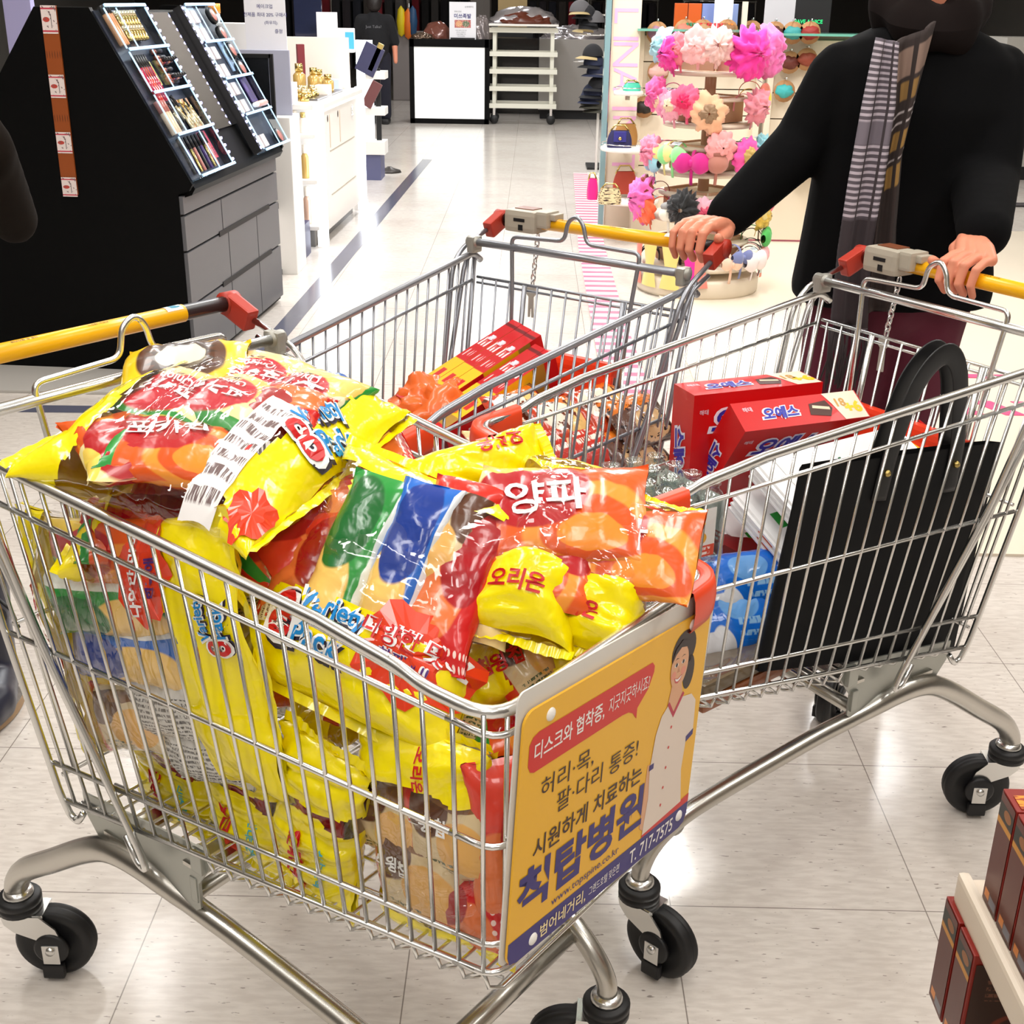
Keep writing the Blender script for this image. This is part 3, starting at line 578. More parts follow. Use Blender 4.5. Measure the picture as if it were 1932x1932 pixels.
MB().box((-.26, .06, .875), (.2, .1, .018)).build('lit_riser', LEDW, wc)
amber = mat('gold_lotion', s2l(200, 165, 95), .2, .3); pinkb = mat('rose_lotion', s2l(205, 170, 150), .2, .2); iv = mat('ivory_jar', s2l(245, 238, 225), .25)
for z, L in ((.7025, [(-.10, .12, iv), (-.15, .13, amber), (-.20, .10, iv), (-.26, .12, iv), (-.32, .11, amber)]), (.4325, [(-.1, .2, amber), (-.16, .19, amber), (-.23, .17, pinkb), (-.3, .2, amber)]), (.1525, [(-.1, .23, pinkb), (-.17, .24, pinkb), (-.25, .2, amber)])):
    for x, h, m_ in L: bottle('lotion_bottle', 'lotion bottle on the %s end shelf of the white counter' % {.7025: 'top', .4325: 'middle', .1525: 'lowest'}[z], 'bottle', V((x, .05, z)), h, .024, m_, gold if m_ is iv else iv, 'lotion bottles on the %s end shelf' % {.7025: 'top', .4325: 'middle', .1525: 'lowest'}[z], Wm)
for z in (.69, .42, .14):
    o = MB().box((-.2, -.045, z+.02), (.11, .004, .045), Wm).build('price_card', paint('price_card_print', s2l(245, 245, 245), [('text', .1, .9, .55, .9, 2, s2l(60, 60, 60)), ('text', .1, .9, .1, .45, 2, s2l(210, 40, 40))], .5)); tag(o, 'small white price card on the %s end shelf of the white counter' % {.69: 'top', .42: 'middle', .14: 'lowest'}[z], 'price card')
# goods on top
rnd = random.Random(3)
for i in range(16):
    bottle('gold_jar', 'small gold wrapped jar clustered on top of the white counter', 'jar', V((-.12-.07*(i % 4)+rnd.uniform(-.01, .01), .25+.1*(i//4), .87)), .06+.03*rnd.random(), .03, gold, mat('champagne_cap', s2l(230, 210, 160), .2, .8), 'gold jars on the white counter', Wm, .4)
for i, (x, y, h) in enumerate(((-.25, .7, .2), (-.18, .82, .17), (-.3, .95, .18), (-.12, 1.0, .12), (-.22, 1.2, .14))):
    bottle('perfume_bottle', 'tall amber bottle behind the gold jars on the white counter', 'bottle', V((x, y, .87)), h, .04, amber, gold, 'amber bottles on the white counter', Wm)
t = thing('picture_stand', 'white framed product picture on a post at the counter end', 'picture', M=Wm @ TR(-.28, .06, .884))
MB().box((0, 0, .11), (.024, .02, .22)).build('post', WHITE, t); MB().box((0, 0, .29), (.2, .02, .15), bev=.006).build('frame', WHITE, t)
MB().add([(-.08, -.0112, .235), (.08, -.0112, .235), (.08, -.0112, .345), (-.08, -.0112, .345)], [(0, 1, 2, 3)], uv=[[(0, 0), (1, 0), (1, 1), (0, 1)]]).build('picture', paint('product_photo', s2l(225, 215, 190), [('rect', 0, .12, 0, 1, s2l(220, 140, 60)), ('ell', .72, .45, .2, .32, s2l(215, 195, 120)), ('rect', .2, .4, .1, .9, s2l(235, 230, 215))], .4), t)
box_thing('tester_box', 'white lit tester box with a pink heart at the counter end', 'box', (-.22, .03, .875), (.18, .1, .12), paint('tester_front', s2l(248, 246, 250), [('ell', .6, .6, .07, .1, s2l(215, 90, 140)), ('rect', .2, .9, .02, .2, s2l(120, 200, 220))], .3), Wm)
box_thing('leaflet_stand', 'tall orange and red leaflet leaning at the counter end', 'leaflet', (-.44, .02, .82), (.012, .14, .3), mat('orange_leaflet', s2l(225, 100, 40), .5), Wm, rz=.2)
box_thing('cream_backboard', 'cream display board along the back of the white counter', 'display board', (-.3, 1.46, .87), (.5, .03, .34), mat('cream_board', s2l(240, 226, 214), .5), Wm)
box_thing('maroon_tube_box', 'long maroon gift tube leaning against the cream board', 'gift tube', (-.34, 1.2, .87), (.05, .05, .3), mat('maroon_card', s2l(120, 36, 45), .5), Wm, rz=.4)
for i, (x, y) in enumerate(((-.1, .72), (-.14, 1.34), (-.42, .4))):
    box_thing('gift_box', ['small cream gift box in front of the amber bottles', 'blue tinted glass box by the far glowing post', 'beige gift box behind the gold jars'][i], 'box', (x, y, .87), (.09, .12, .07), [mat('cream_board', s2l(240, 226, 214), .5), mat('pale_blue_box', s2l(190, 205, 235), .3), mat('beige_box', s2l(205, 180, 150), .5)][i], Wm)
box_thing('grey_tray', 'dark grey sunken tray in the top of the white counter', 'tray', (-.1, .75, .871), (.09, .9, .012), mat('tray_grey', s2l(110, 108, 108), .3, .5), Wm)
t = thing('tablet_stand', 'small screen on a white post at the far end of the counter', 'screen', M=Wm @ TR(-.08, 1.5, .87) )
MB().box((0, 0, .12), (.03, .03, .24)).build('post', WHITE, t); MB().box((0, 0, .32), (.13, .06, .16), bev=.008).build('housing', WHITE, t); MB().box((.035, -.031, .32), (.06, .004, .11)).build('screen', mat('blue_screen', s2l(60, 140, 220), .3, emit=1.2), t)
q = at(36, 15, 7.2); box_thing('lavender_board', 'pale lavender display board behind the far left of the black unit', 'board', (q.x, 7.2, 0), (.15, .06, 1.62), mat('lavender_board', s2l(185, 180, 225), .5))
q = at(580, 18, 9.6); box_thing('dark_screen', 'dark framed screen above the cream backboard', 'screen', (q.x, 9.62, 1.18), (.2, .03, .3), mat('dark_screen_glass', s2l(30, 36, 60), .1))
q = at(618, 18, 9.55); o = box_thing('promo_card', 'small white card with pink print above the cream backboard', 'card', (q.x, 9.5, 1.2), (.15, .012, .17), paint('promo_card_print', s2l(244, 240, 246), [('text', .1, .9, .5, .85, 3, s2l(70, 70, 90)), ('rect', .12, .42, .12, .3, s2l(225, 70, 130)), ('rect', .52, .82, .12, .3, s2l(225, 70, 130))], .5)); box_thing('card_stand', 'white stand under the small promotion card', 'stand', (q.x-.12, 9.58, 0), (.5, .16, 1.18), WL)
# navy storage boxes and framed panel between the units
p = fl(563, 488); box_thing('navy_box', 'dark navy storage box on the floor beside the white counter', 'box', (p.x-.02, p.y+.1, 0), (.13, .2, .2), mat('navy_card', s2l(58, 58, 92), .5))
p = fl(542, 545); t = thing('framed_board', 'low black framed white board between the make-up unit and the white counter', 'board', loc=(p.x-.13, p.y+.1, 0), rz=RD(86))
for x, z, dx, dz in ((-.42, .2, .03, .40), (.42, .2, .03, .40), (0, .015, .84, .03), (0, .385, .84, .03)): MB().box((x, 0, z), (dx, .03, dz)).build('frame_rail', BLACK, t)
MB().box((0, 0, .2), (.8, .012, .36)).build('panel', WL, t)
# slim lit tester stand beyond the counter
YS = 10.2
def px_box(kind, label, cat, x0, y0, x1, y1, Y, dep, m_, **k):
    a, c = at(x0, y1, Y), at(x1, y0, Y); t = MB().box((0, dep/2, (c.z-a.z)/2), (c.x-a.x, dep, c.z-a.z), bev=k.get('bev', .004)).build(kind, m_); t.location = (( a.x+c.x)/2, Y, a.z); return tag(t, label, cat, k.get('group'))
a = fl(706, 340); YS = a.y
ts = thing('tester_stand', 'slim tester stand with three white ledges on a black pole', 'display stand', loc=(a.x, YS, 0))
def pb(x0, y0, x1, y1, dep, n, m_, off=0):
    q, r = at(x0, y1, YS), at(x1, y0, YS); MB().box(((q.x+r.x)/2-a.x, dep/2+off, (q.z+r.z)/2), (r.x-q.x, dep, r.z-q.z), bev=.004).build(n, m_, ts)
pb(680, 293, 718, 341, .3, 'base_box', mat('slate_base', s2l(95, 98, 135), .5)); pb(709, 130, 714, 293, .03, 'pole', BLACK, .1)
for y0, y1 in ((135, 149), (203, 217), (267, 291)): pb(690, y0, 727, y1, .25, 'ledge', WL, -.04)
pb(673, 78, 693, 420, .05, 'lit_panel', LEDW, .3)
for i, (x, y, w_, h_, rot, m_, lb) in enumerate(((698, 112, .17, .24, -.45, mat('navy_card', s2l(58, 58, 92), .5), 'navy box leaning on the top ledge of the tester stand'), (709, 108, .05, .24, -.45, gold, 'gold pen case leaning on the top ledge of the tester stand'), (702, 178, .09, .22, -.5, mat('brown_leather', s2l(110, 62, 62), .4), 'brown leather pouch hanging at the middle ledge of the tester stand'))):
    c = at(x, y, YS-.02); o = MB().box((0, 0, 0), (w_, .04, h_), bev=.006).build(['leaning_box', 'pen_case', 'leather_pouch'][i], m_); o.matrix_world = TR(c.x, YS-.03, c.z, 0, 0, -rot); tag(o, lb, ['box', 'case', 'pouch'][i])
p = fl(735, 325); o = MB().lathe([(0, .0), (.11, .0), (.1, .02), (.03, .04), (.02, .05), (.0, .05)], 20).build('pole_foot', mat('dark_disc', s2l(60, 55, 52), .4, .5)); o.location = p; tag(o, 'dark round floor foot beside the tester stand', 'floor stand')
# ------------------------------------------------------------------ the far end of the aisle
YF = 16.4
t = thing('promotion_counter', 'white promotion counter with a thick black frame at the end of the aisle', 'counter', loc=(-1.05, YF, 0))
MB().box((0, .3, .5), (.98, .56, .98)).build('counter_body', rmat(), t)
for x, z, dx, dz in ((-.47, .5, .06, 1.0), (.47, .5, .06, 1.0), (0, .03, .98, .06), (0, .955, .98, .09)): MB().box((x, 0, z), (dx, .06, dz)).build('frame_rail', rmat(), t)
MB().box((0, .005, .485), (.88, .03, .87)).build('front_panel', mat('lit_white_panel', s2l(250, 252, 248), .5, emit=.45), t)
sg = thing('counter_sign', 'white upright sign with a food photo on the framed counter', 'sign', loc=(-.885, YF+.02, 1.0))
MB().box((0, 0, .215), (.33, .012, .43), bev=.003).build('sign_board', mat('paper', s2l(240, 240, 245), .6), sg); MB().box((0, .03, .01), (.3, .1, .02)).build('sign_foot', BLACK, sg)
nf = lambda x, y: V((x, -.008, y))
lettering(sg, '미쓰족발', NAVY, nf, 0, .27, .055, bold=.02); lettering(sg, '신세계푸드', mat('grey_print', s2l(110, 110, 115), .5), nf, .08, .375, .022); lettering(sg, '판매 안내', MATS['grey_print'], nf, -.06, .32, .02)
MB().add([(-.1, -.0075, .135), (.1, -.0075, .135), (.1, -.0075, .225), (-.1, -.0075, .225)], [(0, 1, 2, 3)], uv=[[(0, 0), (1, 0), (1, 1), (0, 1)]]).build('food_photo', paint('food_photo_print', s2l(190, 90, 90), [('ell', .27, .5, .2, .4, s2l(225, 160, 110)), ('ell', .7, .5, .22, .4, s2l(90, 110, 80)), ('spot', 14, .58, s2l(235, 215, 190))], .5), sg)
for i in range(4): lettering(sg, ['국내산 돼지고기로 만든', '쫄깃하고 담백한 맛', '오늘만 특별한 가격', '지금 만나보세요'][i], MATS['grey_print'], nf, -.02, .105-.022*i, .013)
foil = mat('crumpled_foil', s2l(205, 200, 205), .22, .85); meat = mat('brown_glazed_meat', s2l(96, 40, 20), .35)
def heap(name, label, cat, c, sx, sy, sz, m_, seed=0, amp=.25):
    def fn(u, v):
        th = 2*pi*u; ph = pi/2*v; d = V((cos(th)*cos(ph), sin(th)*cos(ph), sin(ph))); k = 1+amp*(noise.noise(d*3.1+V((seed, 0, 0)))+.5*noise.noise(d*9+V((seed, 3, 0))))
        return V((d.x*sx*k, d.y*sy*k, d.z*sz*k))
    o = MB().grid(fn, 40, 14, wrap=True).build(name, m_); o.location = c; return tag(o, label, cat)
tr = thing('meat_tray', 'white tray of glazed meat under foil film on the cream rack', 'food tray', loc=(-.13, YF+.1, 1.165))
MB().box((0, .05, .012), (.86, .5, .025), bev=.008).build('tray', mat('white_tray', s2l(235, 232, 225), .4), tr)
o = heap('meat', None, None, (0, 0, 0), .36, .2, .14, meat, 1); o.parent = tr; o.location = (.02, .05, .02); o = heap('foil_cover', None, None, (0, 0, 0), .42, .23, .2, foil, 2, .12); o.parent = tr; o.location = (.0, .12, .024)
heap('wrapped_meat', 'film wrapped brown meat behind the white sign', 'food', (-1.22, YF+.3, 1.0), .19, .15, .2, mat('film_wrapped_meat', s2l(120, 70, 58), .2, .1), 5, .1); heap('foil_bundle', 'dark foil bundle at the left of the framed counter top', 'food', (-1.4, YF+.16, 1.0), .14, .12, .07, mat('dark_foil', s2l(120, 100, 85), .25, .7), 6)
heap('plastic_bundle', 'clear plastic bundle right behind the white sign', 'bundle', (-.66, YF+.35, 1.0), .14, .14, .26, mat('clear_grey_bundle', s2l(150, 140, 138), .2, .3), 8)
cream = mat('cream_enamel', s2l(232, 230, 215), .4)
rk = thing('tray_rack', 'cream rolling rack with five open shelves and black casters', 'rack', loc=(-.13, YF, 0))
for z in (.225, .43, .635, .84, 1.115):
    MB().box((0, 0, z), (.85, .03, .055)).build('shelf_edge', cream, rk); MB().box((0, .5, z), (.85, .03, .055)).build('shelf_edge', cream, rk)
for x in (-.36, .36):
    for y in (.04, .46): MB().box((x, y, .67), (.045, .03, .94)).build('post', cream, rk)
for x in (-.36, .36):
    for y in (.06, .44):
        MB().lathe([(0, -.02), (.05, -.02), (.055, -.012), (.055, .012), (.05, .02), (0, .02)], 20, TR(x, y, .056, 0, pi/2, 0)).build('caster_wheel', RUB, rk); MB().box((x, y, .15), (.03, .03, .1)).build('caster_stem', CHROME, rk)
box_thing('steel_cabinet', 'brushed grey steel cabinet behind the cream rack', 'cabinet', (.62, 17.6, .12), (1.1, .8, .88), mat('brushed_grey_steel', s2l(150, 146, 142), .4, .5))
box_thing('cabinet_base', 'black recessed base under the grey steel cabinet', 'base', (.62, 17.65, 0), (1.05, .7, .12), DARK)
heap('foil_sheet', 'crumpled foil sheet lying on the grey steel cabinet', 'foil', (.55, 17.5, 1.0), .42, .25, .16, foil, 9, .3)
box_thing('dark_display_case', 'dark glass display case behind the cream rack shelves', 'display case', (-.15, 18.3, 0), (1.0, .6, .98), mat('dark_glass_case', s2l(26, 24, 24), .12))
box_thing('cardboard_carton', 'tan cardboard carton beyond the foil covered tray', 'carton', (-.32, 19.5, 1.05), (.42, .4, .42), mat('cardboard', s2l(170, 145, 100), .7)); box_thing('carton_stand', 'dark stand under the tan carton', 'stand', (-.32, 19.5, 0), (.6, .5, 1.05), DARK)
box_thing('grey_pillar', 'round edged grey pillar behind the wrapped meat', 'pillar', (-.85, 21, 0), (.34, .34, 3.2), mat('pillar_grey', s2l(105, 98, 92), .6), bev=.12)
# dark clothing racks in the depth of the shop
rnd = random.Random(11)
for i, (x, y) in enumerate(((-2.6, 21), (-1.7, 23), (.3, 22.5), (1.6, 24), (-3.9, 22), (3.1, 22.5))):
    t = thing('clothes_rack', 'dark clothes rack far down the aisle, %s' % ['behind the staff member', 'left of the grey pillar', 'behind the tan carton', 'right of the tan carton', 'at the far left', 'at the far right'][i], 'clothes rack', loc=(x, y, 0))
    for s in (-.6, .6): MB().tube([(s, 0, 0), (s, 0, 1.5)], .015).build('upright', CHROME, t)
    MB().tube([(-.62, 0, 1.48), (.62, 0, 1.48)], .015).build('rail', CHROME, t)
    for j in range(7):
        c = [s2l(22, 20, 24), s2l(36, 30, 34), s2l(18, 20, 30), s2l(50, 44, 40), s2l(120, 24, 34), s2l(30, 28, 28), s2l(70, 66, 64)][(i*3+j) % 7]
        MB().box((-.5+.165*j, 0, .92), (.13, .5, 1.05), bev=.05).build('garment', mat('cloth_%d' % ((i*3+j) % 7), c, .9), t)
for i, (px_, py, c, lb) in enumerate(((757, 40, s2l(240, 215, 30), 'bright yellow toy hanging near the staff member'), (770, 45, s2l(245, 120, 30), 'bright orange toy hanging near the staff member'), (779, 40, s2l(40, 80, 120), 'blue toy hanging beside the orange toy'))):
    p = at(px_, py, 20); o = MB().lathe([(.001, -.22), (.05, -.18), (.07, 0), (.05, .16), (.001, .22)], 12).build('hanging_toy', mat('toy_%d' % i, c, .5)); o.location = p; tag(o, lb, 'toy')
b = thing('toy_stand', 'grey stand carrying the bright toys', 'stand', loc=at(772, 120, 20.1)*1); b.location.z = 0
MB().box((0, .1, .5), (.5, .3, 1.0), bev=.02).build('stand_body', mat('stand_grey', s2l(140, 132, 130), .6), b); MB().tube([(0, .1, 1.0), (0, .1, 1.5)], .012).build('stand_pole', CHROME, b); MB().tube([(-.3, .08, 1.46), (.3, .08, 1.46)], .012).build('stand_arm', CHROME, b)
# cap rack at the edge of the accessory stall
YC = 11.5; a = fl(1120, 330)
t = thing('cap_rack', 'white wire stand stacked with dark caps beside the accessory stall', 'cap stand', loc=(.66, YC, 0))
for x in (-.08, .1): MB().tube([(x, 0, 0), (x, 0, .78)], .012, 8).build('stand_leg', mat('white_wire', s2l(228, 226, 220), .4), t)
MB().tube([(-.08, 0, .78), (.1, 0, .78)], .012).build('stand_bar', MATS['white_wire'], t); MB().tube([(.1, 0, .7), (.1, 0, 1.5)], .012).build('stand_mast', MATS['white_wire'], t)
MB().box((0, 0, .01), (.3, .3, .02)).build('stand_base', MATS['white_wire'], t)
def cap_thing(p, rz, m_, brim, lab, grp):
    c = thing('cap', lab, 'cap', loc=p, rz=rz, group=grp)
    MB().grid(lambda u, v: V((.09*cos(2*pi*u)*cos(pi/2*v*.98), .1*sin(2*pi*u)*cos(pi/2*v*.98), .1*sin(pi/2*v))), 20, 8, wrap=True).build('crown', m_, c)
    MB().grid(lambda u, v: V((.085*cos(pi*(u-.5))*(1+v*.9), .095*sin(pi*(u-.5))*(1+v*.1), -.02*v*v-.012*(2*u-1)**2)), 12, 4).build('brim', brim, c)
navyc = mat('navy_cloth', s2l(28, 34, 58), .9); blkc = mat('black_cloth', (.008, .008, .01), .9); olive = mat('olive_cloth', s2l(52, 50, 40), .9); tan = mat('tan_brim', s2l(170, 150, 105), .8)
for i, (px_, py, m_, br) in enumerate(((1118, 105, blkc, tan), (1120, 122, navyc, blkc), (1126, 138, navyc, navyc), (1128, 165, blkc, blkc), (1118, 178, navyc, blkc), (1114, 188, navyc, navyc), (1116, 197, olive, olive), (1122, 205, olive, olive))):
    p = at(px_, py, YC); cap_thing((p.x, YC-.05, p.z), RD(200+8*i), m_, br, 'dark cap stacked on the white stand beside the accessory stall' if i else 'black cap with tan brim topmost of the stack', 'dark caps on the white stand' if i else None)
for i, (px_, py) in enumerate(((1110, 55), (1122, 42), (1105, 30), (1095, 22))):
    p = at(px_, py, YC+.6); cap_thing((p.x, YC+.6, p.z), RD(150+40*i), [blkc, mat('grey_cloth', s2l(90, 88, 90), .9), blkc, mat('grey_cloth', s2l(90, 88, 90), .9)][i], [tan, blkc, blkc, tan][i], 'cap high on the second rack behind the stacked caps', 'caps on the rear rack')
t = thing('rear_cap_rack', 'thin dark rack holding caps behind the white cap stand', 'cap stand', loc=(.72, YC+.7, 0))
MB().tube([(0, 0, 0), (0, 0, 1.7)], .014).build('mast', BLACK, t); MB().box((0, 0, .01), (.4, .4, .02)).build('foot', BLACK, t)
for z in (1.35, 1.18, .95): MB().tube([(-.35, 0, z), (.2, 0, z)], .008).build('arm', CHROME, t)
# ------------------------------------------------------------------ hair accessory stall
CRM = mat('cream_laminate', s2l(232, 218, 196), .45); PNK = mat('pink_letter', s2l(238, 176, 214), .5); BEI = mat('beige_floor', s2l(232, 220, 200), .3)
struct(MB().box((2.2, 6.1, .004), (3.0, 5.6, .008)).build('trim_4', BEI))
# pink and white striped floor band curving round the stall
sm = mat('pink_stripe_floor', s2l(250, 240, 236), .3); N = NT(sm); tc = N.n('ShaderNodeTexCoord'); sp = N.n('ShaderNodeSeparateXYZ'); N.set(sp.inputs[0], tc.outputs['Object'])
N.set(N.b.inputs['Base Color'], N.mix(N.step(.52, N.m('FRACT', N.m('MULTIPLY', sp.outputs[1], 8.0)), .04), s2l(252, 244, 240), s2l(232, 120, 150)))
def band(u, v): y = 4.3+7.4*v; x0 = .31 if y < 8 else .31+.02*(y-8); w_ = .17 if y > 6 else .17+.02*(6-y); return V((x0+w_*u, y, .0095))
struct(MB().grid(band, 2, 30).build('trim_5', sm))
pz = mat('pink_zigzag', s2l(236, 92, 140), .3)
for i in range(3):
    q = [(1.70+.16*i, 4.62, .0), (1.78+.16*i, 4.62, 0), (1.70+.16*i, 4.80, 0), (1.62+.16*i, 4.80, 0)]
    o = MB().prism([(a[0], a[1]) for a in q], .011).build('trim_6', pz); struct(o)
struct(MB().box((1.98, 5.16, .006), (.22, .05, .012)).build('trim_7', pz))
# lettered pillar with a glass edge
t = thing('lettered_pillar', 'cream pillar with large pink letters running down and a glass edge', 'pillar', loc=(.47, 8.5, 0)); PY = 8.5
MB().box((.115, .06, 1.0), (.19, .12, 2.0)).build('panel', CRM, t)
MB().box((-.0, .02, 1.0), (.035, .1, 2.0)).build('glass_edge', mat('teal_glass_edge', s2l(150, 185, 190), .1, trans=.3), t); MB().box((.018, .0, .9), (.012, .03, 1.8)).build('chrome_edge', CHROME, t)
for ch, py, hh in (('E', -25, .15), ('L', 30, .15), ('I', 73, .16), ('N', 103, .16), ('A', 150, .15), ('I', 205, .16), ('N', 240, .15), ('T', 310, .15)):
    p = at(1187-py*.022, py, PY); lettering(t, ch, PNK, lambda x, y: V((x, -.002, y)), p.x-.47-.015, p.z, hh*1.0, rot=-pi/2, bold=.0)
# round ledges with small purses in front of the pillar
for i, (py, r) in enumerate(((180, .09), (285, .17), (382, .2))):
    p = at(1190 if i else 1192, py, 8.25); t2 = thing('round_ledge', ['small topmost', 'middle', 'wide lowest'][i]+' white round ledge with a wire rim on the pillar', 'shelf', loc=(p.x-.02, 8.28, p.z))
    MB().lathe([(0, 0), (r, 0), (r+.006, .012), (r, .026), (0, .026)], 32).build('ledge', mat('white_gloss_ledge', s2l(240, 236, 232), .2), t2)
    MB().tube([V((r*cos(2*pi*k/28), r*sin(2*pi*k/28), .045)) for k in range(28)], .003, 6, closed=True).build('wire_rim', CHROME, t2)
    for k in range(3): pass
    MB().box((0, r+.02, -.02), (.03, .12, .03)).build('ledge_arm', CHROME, t2)
def purse(px_, py, Y, w_, h_, m_, lab, rz=0, flap=None):
    p = at(px_, py, Y); t = thing('purse', lab, 'purse', loc=p, rz=rz)
    def fn(u, v):
        a = 2*pi*u; z = h_*v; k = (.5+.5*sin(pi*min(1, .25+v*.75)))**.5; return V((w_/2*k*math.copysign(abs(cos(a))**.6, cos(a)), .035*math.copysign(abs(sin(a))**.8, sin(a))*(1-.5*v), z))
    MB().grid(fn, 24, 8, wrap=True).build('pouch', m_, t)
    if flap: MB().box((0, -.033, h_*.7), (w_*.5, .012, h_*.55), bev=.006).build('flap', flap, t); MB().ball((0, -.042, h_*.62), .012, 10).build('clasp', gold, t)
    MB().tube([(-w_*.4, 0, h_*.9), (-w_*.2, .02, h_*1.25), (w_*.2, .02, h_*1.25), (w_*.4, 0, h_*.9)], .006, 6).build('strap', gold, t)
purse(1192, 172, 8.27, .12, .05, mat('teal_purse', s2l(60, 180, 150), .4), 'small teal case on the topmost round ledge', .4)
purse(1168, 283, 8.2, .16, .12, mat('navy_purse', s2l(36, 34, 80), .5), 'navy purse on the middle round ledge', 0, mat('navy_flap', s2l(50, 50, 130), .4))
purse(1180, 273, 8.34, .16, .13, mat('tan_purse', s2l(170, 120, 60), .5), 'tan purse behind the navy one on the middle ledge', .3)
purse(1117, 376, 8.14, .07, .13, mat('hot_pink_case', s2l(228, 40, 130), .3), 'hot pink upright case at the left of the lowest ledge', .2)
purse(1150, 385, 8.1, .15, .1, paint('leopard_print', s2l(215, 195, 150), [('spot', 16, .55, s2l(60, 40, 30))], .5), 'leopard print purse on the lowest round ledge', -.1)
purse(1178, 365, 8.3, .16, .14, mat('rust_purse', s2l(170, 60, 40), .5), 'rust red purse at the back of the lowest ledge', .2)
# slatwall bays
def slatwall(lab, x0, x1, y, ztop):
    t = thing('slatwall', lab, 'slatwall', loc=(x0, y, 0)); w_ = x1-x0
    k = 0
    for i in range(7):
        z1 = ztop-.03-.165*i; MB().box((w_/2, .03, z1-.08), (w_-.06, .03, .158), bev=.004).build('slat', CRM, t)
    MB().box((w_/2, .05, ztop/2), (w_, .02, ztop)).build('back_board', mat('groove_shade_board', s2l(150, 138, 122), .6), t)  # shade inside the slat grooves is put into this darker board colour
    for x in (.02, w_-.02): MB().box((x, .01, ztop/2), (.04, .09, ztop), bev=.004).build('side_post', CRM, t)
    MB().box((w_/2, -.05, ztop+.006), (w_+.04, .3, .014)).build('glass_top', mat('teal_glass', s2l(120, 190, 170), .08, trans=.2), t)
    MB().box((w_/2, -.12, .23), (w_+.02, .34, .42), bev=.004).build('base_cabinet', CRM, t); MB().box((w_/2, -.11, .03), (w_, .33, .05)).build('pink_kick', mat('pink_kick', s2l(225, 130, 160), .4), t)
    return t
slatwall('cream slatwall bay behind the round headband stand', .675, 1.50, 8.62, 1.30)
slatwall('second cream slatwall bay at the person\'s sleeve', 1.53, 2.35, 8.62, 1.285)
wood = mat('round_card_brown', s2l(176, 128, 84), .6)
def clip_card(px_, py, lab, fl_m, grp=None):
    p = at(px_, py, 8.56); t = thing('hair_clip_card', lab, 'hair clip', loc=(p.x, 8.575, p.z), group=grp)
    MB().lathe([(0, 0), (.07+0*.0, 0), (.07, .004), (0, .004)], 16, TR(0, -.008, 0, 0, pi/2)).build('card', wood, t)
    MB().tube([(0, .03, .075), (0, -.05, .075), (0, -.05, .085)], .004, 6).build('hook', CHROME, t)
    def fn(u, v):
        a = 2*pi*u; q = pi/2*v; k = 1+.28*noise.noise(V((cos(a)*2.2, sin(a)*2.2, px_*.1+v))); return V((.06*k*cos(a)*cos(q), -.012-.035*sin(q), .042*k*sin(a)*cos(q)))
    MB().grid(fn, 28, 6, wrap=True).build('bow', fl_m, t)
for i, (px_, py, c, lb) in enumerate(((1240, 62, s2l(150, 110, 130), 'mauve'), (1292, 58, s2l(190, 110, 90), 'copper'), (1326, 58, s2l(170, 130, 90), 'tan'), (1372, 58, s2l(140, 96, 60), 'brown'), (1418, 60, s2l(120, 80, 50), 'dark brown'), (1242, 135, s2l(215, 170, 160), 'pink and beige ribbon'), (1462, 62, s2l(80, 36, 30), 'maroon'), (1496, 62, s2l(60, 150, 150), 'turquoise'), (1528, 62, s2l(150, 40, 36), 'red'), (1490, 118, s2l(100, 40, 30), 'long russet'), (1522, 112, s2l(140, 60, 40), 'rust'), (1480, 172, s2l(60, 170, 170), 'bright teal'), (1215, 202, s2l(40, 32, 26), 'black'))):
    clip_card(px_, py, lb+' hair clip on a round card on the slatwall', mat('clip_cloth_%d' % i, c, .6))
# candy packets and pencils on the glass top behind the stand
for i, (px_, c, c2, lb) in enumerate(((1284, s2l(200, 40, 30), s2l(230, 160, 40), 'leftmost red and gold toy packet on the glass shelf top'), (1310, s2l(205, 45, 35), s2l(235, 165, 50), 'second red and gold toy packet on the glass shelf top'), (1336, s2l(70, 100, 190), s2l(220, 230, 245), 'blue and white packet on the glass shelf top'), (1384, s2l(80, 120, 200), s2l(235, 235, 240), 'slim blue packet right of the white notice on the glass shelf'))):
    p = at(px_, 18, 8.75); o = MB().box((0, 0, .07), (.085 if i < 3 else .05, .03, .16), bev=.004).build('toy_packet', paint('toy_packet_%d' % i, c, [('rect', 0, 1, 0, .45, c2), ('ell', .5, .75, .25, .15, s2l(90, 110, 200) if i < 2 else s2l(240, 240, 245)), ('spot', 8, .6, s2l(250, 230, 120) if i < 2 else c)], .25)); o.location = (p.x, 8.72, 1.315); tag(o, lb, 'packet')
p = at(1362, 12, 8.75); o = MB().box((0, 0, .1), (.12, .01, .2)).build('shelf_notice', MATS['paper']); o.location = (p.x, 8.66, 1.315); tag(o, 'plain white notice card on the glass shelf', 'notice')
t = thing('pencil_rack', 'white framed rack of red and green pencils on the glass shelf', 'pencil rack', loc=(at(1335, 30, 8.6).x, 8.56, 1.20))
for i in range(14):
    MB().tube([(-.13+.022*i, .0, -.0), (-.13+.022*i, .0, .15)], .008, 6).build('pencil', [mat('green_pencil', s2l(40, 120, 80), .4), mat('red_pencil', s2l(200, 40, 50), .4), mat('orange_pencil', s2l(235, 130, 40), .4)][0 if i < 3 else (2 if i > 11 else 1)], t)
MB().box((.01, .012, .0), (.36, .02, .05)).build('rack_rail', mat('dark_rail', s2l(70, 50, 40), .5), t)
MB().box((at(1405, 60, 8.5).x-at(1335, 30, 8.6).x, -.0, .08), (.03, .05, .4)).build('rack_post', CRM, t)
